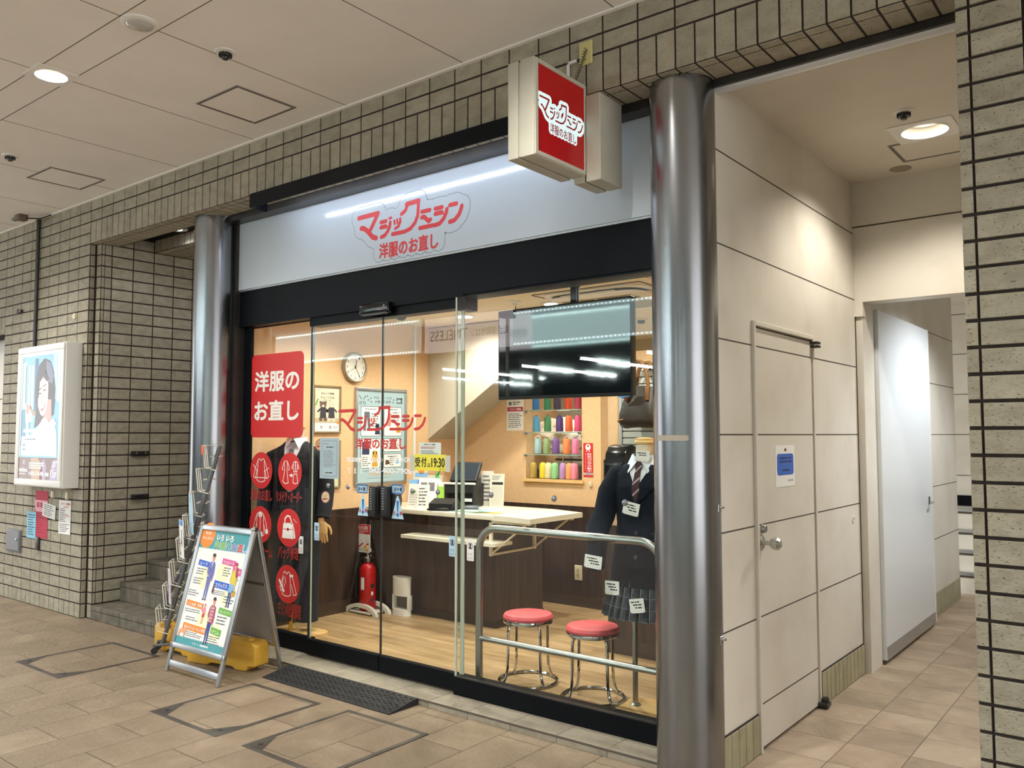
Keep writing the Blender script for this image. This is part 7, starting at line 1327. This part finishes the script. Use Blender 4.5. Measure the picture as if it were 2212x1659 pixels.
mb = MB(); mb.tube([U.w(-.11, .0, 1.300), sh_, sh_+(el-sh_)*.35+Vector((-.018, 0, .01)), sh_+(el-sh_)*.7, el+Vector((0, 0, .02)), el+(cu-el)*.45, cu], [.055, .064, .063, .060, .064, .055, .046], M['navy'], 22); mb.build('sleeve', un, 1.2)
s2 = U.w(.155, .0, 1.285); mb = MB(); mb.tube([U.w(.11, 0, 1.3), s2, U.w(.20, .0, 1.13), U.w(.215, -.02, 1.0), U.w(.215, -.09, .86), U.w(.21, -.13, .77)], [.055, .064, .060, .056, .052, .045], M['navy'], 22); mb.build('sleeve', un, 1.2)
def plaid():
    m = mat('grey_check_wool', '5F656E', .85); b = m.node_tree.nodes['Principled BSDF']; t = nd(m, 'ShaderNodeTexCoord'); s = nd(m, 'ShaderNodeSeparateXYZ'); lk(m, t, 'UV', s, 'Vector')
    def stripes(o, sc, w):
        a = nd(m, 'ShaderNodeMath', operation='MULTIPLY'); m.node_tree.links.new(o, a.inputs[0]); a.inputs[1].default_value = sc; f = nd(m, 'ShaderNodeMath', operation='FRACT'); lk(m, a, 0, f, 0); g = nd(m, 'ShaderNodeMath', operation='LESS_THAN'); lk(m, f, 0, g, 0); g.inputs[1].default_value = w; return g.outputs[0]
    def mixc(fac, c1, c2):
        x = nd(m, 'ShaderNodeMix', data_type='RGBA'); m.node_tree.links.new(fac, x.inputs[0])
        for i, c in ((6, c1), (7, c2)):
            if isinstance(c, str): x.inputs[i].default_value = srgb(c)
            else: m.node_tree.links.new(c, x.inputs[i])
        return x.outputs[2]
    c = mixc(stripes(s.outputs[0], 26, .42), '1C212A', '3A424D'); c2 = mixc(stripes(s.outputs[1], 3.6, .42), c, '2C333B'); c3 = mixc(stripes(s.outputs[0], 26, .07), c2, '999D92'); c4 = mixc(stripes(s.outputs[1], 3.6, .07), c3, '5C6268'); m.node_tree.links.new(c4, b.inputs['Base Color']); return m
mb = MB(); n, k = 156, 10; rings = []
for i in range(k+1):
    z = .535+(.74-.535)*i/k; a, d = lerp(utab, z); f = (1-i/k*.75)*.013
    rings.append([U.w((a*.985+f*((j*26/n % 1)-.5)*2)*math.cos(2*PI*j/n), (d*.985+f*((j*26/n % 1)-.5)*2)*math.sin(2*PI*j/n), z) for j in range(n)])
PL = plaid(); mb.loft(rings, PL, False); so = mb.build('pleated_skirt', un, .5)
uv = so.data.uv_layers.new(name='UVMap')
for p in so.data.polygons:
    idx = [(so.data.loops[l].vertex_index) for l in p.loop_indices]; big = any(v % n == n-1 for v in idx)
    for l, v in zip(p.loop_indices, idx): j = v % n; j = n if (big and j == 0) else j; uv.data[l].uv = (j/n, (v//n)/k)
mb = MB(); mb.tube([(UC[0]-.055, UC[1]-.03, .055), (UC[0]-.055, UC[1]-.03, .75)], .0145, M['rail'], 14); mb.lathe([(.030, .062), (.028, .070), (.016, .078)], (UC[0]-.055, UC[1]-.03, 0), M['rail'], 18); mb.build('pole', un)
mb = MB(); mb.box((UC[0]-.13, UC[1]-.20, .052), (UC[0]+.20, UC[1]+.12, .066), M['maple'], .006, Matrix.Translation((UC[0], UC[1], 0)) @ Matrix.Rotation(.1, 4, 'Z') @ Matrix.Translation((-UC[0], -UC[1], 0))); mb.build('wooden_base', un)
# price cards on the uniform
def cardart(A, w, h):
    for i in range(2+(h > .06)): A.lines((.12+.12*i)*w, (.68-.2*i)*h, (.75+.08*i)*w, (.86-.2*i)*h, 1, M['ink'], 1, .5, .1)
    for i in range(7): A.disc((.1+.13*i)*w, (.12+.05*(i % 2))*h, .022*w, M['redink'] if i % 2 else M['tan'], 1, 6)
    A.rect(0, 0, w*.1, .06*h, M['greyink'], 1); A.rect(w*.9, 0, w, .06*h, M['greyink'], 1)
def tagcard(px, py, y, w, h, rot, lb):
    c = ap(px, py, y); ux = Vector((math.cos(rot), 0, math.sin(rot))); ux.y = .10; ux.normalize(); uz = Vector((-math.sin(rot), .02, math.cos(rot))); paper('price_card', lb, c-ux*w/2-uz*h/2, ux, uz, w, h, M['paper'], cardart, .0015, 'card')
tagcard(1388, 985, 3.945, .078, .056, -.05, 'handwritten card on the neck of the school uniform form')
tagcard(1363, 1099, 3.872, .092, .068, -.20, 'handwritten card pinned to the front of the navy blazer')
tagcard(1281, 1214, 3.655, .098, .066, -.10, 'handwritten card hanging from the cuff of the navy sleeve')
tagcard(1322, 1270, 3.865, .082, .072, .0, 'handwritten card on the left side of the check skirt')
tagcard(1376, 1309, 3.835, .082, .072, .17, 'handwritten card at the hem of the check skirt')
# ---- man's suit on a wooden-handed mannequin
MC = (-5.145, 3.935, 0); RZ = .55
mtab = [(.62, .190, .135), (.75, .198, .140), (.90, .190, .132), (1.02, .176, .122), (1.15, .188, .130), (1.28, .203, .132), (1.35, .205, .115), (1.395, .175, .090), (1.43, .115, .072), (1.462, .066, .062)]
F2 = Form(MC, RZ, mtab)
mn = thing('suit_mannequin', 'headless mannequin in a dark suit and grey tie with jointed wooden hands', 'mannequin', MC, RZ)
mb = MB(); mb.loft([[F2.w(a*math.cos(2*PI*j/28), d*math.sin(2*PI*j/28), z) for j in range(28)] for z, a, d in ((1.43, .066, .062), (1.48, .054, .056), (1.54, .052, .055), (1.555, .052, .054))], mat('form_linen_grey', 'C9BEA8', .7)); nck = mb.build('neck', mn)
mb = MB(); mb.lathe([(.054, 1.553), (.062, 1.558), (.062, 1.568), (.055, 1.572), (.056, 1.582), (.035, 1.59), (.001, 1.592)], (MC[0], MC[1], 0), M['maple'], 32); mb.build('neck_cap', nck)
mb = MB(); F2.body(mb, .66, 1.455, M['suit']); F2.patch(mb, sub([(.68, -.004, .07), (.95, -.012, .09), (1.10, -.014, .05)]), M['suit'], .006, th=.006); jck = mb.build('jacket', mn, 1.0)
mb = MB()
for s in (-1, 1):
    rows = [(1.07, -.010, .004), (1.14, -.004, .05), (1.25, .022, .10), (1.305, .036, .120), (1.318, .040, .098), (1.33, .043, .102), (1.40, .062, .096), (1.455, .070, .085)]
    F2.patch(mb, sub([(z, s*a, s*b) for z, a, b in rows], 3), M['suit'], .014, th=.009)
mb.build('lapels', jck, .8)
mb = MB(); F2.patch(mb, sub([(1.08, -.006, .006), (1.28, -.040, .040), (1.45, -.072, .072)]), M['shirt'], .007); mb.build('shirt_front', mn, 1.0)
mb = MB()
for s in (-1, 1): mb.add([F2.w(s*.004, -.078, 1.475), F2.w(s*.066, -.022, 1.485), F2.w(s*.072, -.05, 1.440), F2.w(s*.05, -.098, 1.405), F2.w(s*.068, .03, 1.49), F2.w(s*.075, .01, 1.445)], [(0, 1, 2, 3), (1, 4, 5, 2)] if s > 0 else [(3, 2, 1, 0), (2, 5, 4, 1)], M['shirt'])
mb.build('shirt_collar', mn, .3)
TG = noisy(mat('silver_grey_tie', '7F8088', .5), ('6F7078', '95969C'), 30)
mb = MB(); F2.patch(mb, sub([(1.09, -.012, .012), (1.16, -.036, .036), (1.40, -.018, .018)]), TG, .016, th=.006); F2.patch(mb, sub([(1.395, -.018, .018), (1.42, -.027, .027), (1.45, -.020, .020)]), TG, .022, th=.012); mb.build('tie', mn, .8)
mb = MB(); [button(F2, mb, .0, z) for z in (1.04, .94)]; mb.build('buttons', jck)
mb = MB()
for a, b in ((-.155, -.065), (.065, .155)): F2.patch(mb, [(.855, a, b), (.90, a, b)], M['suit'], .008, th=.007)
F2.patch(mb, [(1.235, .075, .145), (1.26, .075, .145)], M['suit'], .008, th=.007); mb.build('pockets', jck, .5)
def arm(f, s, pts, rad, m): mb = MB(); mb.tube([f.w(s*x, y, z) for x, y, z in pts], rad, m, 24); mb.build('sleeve', mn, 1.2)
for s in (-1, 1): arm(F2, s, [(.105, 0, 1.370), (.172, .0, 1.335), (.215, .01, 1.22), (.230, .0, 1.10), (.233, -.03, .99), (.230, -.06, .90)], [.055, .068, .066, .060, .056, .050], M['suit'])
def hand_mesh(f, s, x, y, z, m):
    mb = MB(); W_ = lambda a, b, c: f.w(s*x-s*(b+.012), y-s*a*.9, z+c)
    mb.tube([W_(0, 0, .03), W_(0, -.005, -.01)], [.021, .024], m, 14)
    rings = []
    for c, hw, hd in ((.0, .020, .026), (-.025, .020, .038), (-.06, .018, .041), (-.085, .015, .038)): rings.append([W_(hw*math.cos(2*PI*j/18), hd*math.sin(2*PI*j/18)-.012, c) for j in range(18)])
    mb.loft(rings, m)
    for i, (yy, ln) in enumerate(((-.040, .062), (-.021, .072), (-.002, .068), (.016, .052))):
        cx = -s*.012
        mb.tube([W_(0, yy, -.078), W_(cx*.3, yy-.003, -.085-ln*.38), W_(cx*1.3, yy-.004, -.085-ln*.72), W_(cx*2.3, yy-.002, -.082-ln)], [.0092, .0085, .0078, .0062], m, 10)
    mb.tube([W_(0, -.032, -.015), W_(-s*.010, -.062, -.038), W_(-s*.018, -.072, -.070), W_(-s*.022, -.070, -.092)], [.012, .0105, .009, .007], m, 10)
    o = mb.build('hand', mn, 1.0); return o
for s in (-1, 1): hand_mesh(F2, s, .228, -.068, .868, M['maple'])
mb = MB()
for s in (-1, 1): mb.tube([F2.w(s*.085, .0, .76), F2.w(s*.092, .005, .60), F2.w(s*.095, .0, .38), F2.w(s*.096, .005, .14)], [.105, .092, .082, .078], M['suit'], 24)
F2.body(mb, .64, .84, M['suit'], k=6, grow=-.008); mb.build('trousers', mn, 1.2)
mb = MB(); mb.loft([[F2.w(.26*math.cos(2*PI*j/36), -.03+.15*math.sin(2*PI*j/36), z) for j in range(36)] for z in (.051, .066)], M['maple']); mb.build('wooden_base', mn)
mb = MB(); mb.tube([F2.w(-.03, .0, .06), F2.w(-.03, 0, .7)], .014, M['gold'], 12); mb.build('pole', mn)
for px, py, y, lb in ((703, 1074, 3.93, 'round pink-rimmed price badge on the lower sleeve of the suit mannequin'), (690, 961, 3.94, 'round pink-rimmed price badge on the shoulder of the suit mannequin')):
    c = ap(px, py, y); mb = MB(); u_ = Vector((.8, .6, 0)); A = Art(mb, c, u_, Z, .0008); mb.prism([(.030*math.cos(t), .042*math.sin(t)) for t in [2*PI*i/28 for i in range(28)]], c-u_.cross(Z)*.003, u_, Z, .003, mat('badge_pink', 'D98C94', .6)); A.disc(0, 0, .025, M['lemon'], 1, ry=.035); A.lines(-.018, .0, .018, .018, 2, M['gold'], 2); A.lines(-.018, -.018, .018, -.006, 1, M['redink'], 2, .9, 0)
    tag(mb.build('price_badge', None, 0), lb, 'badge')
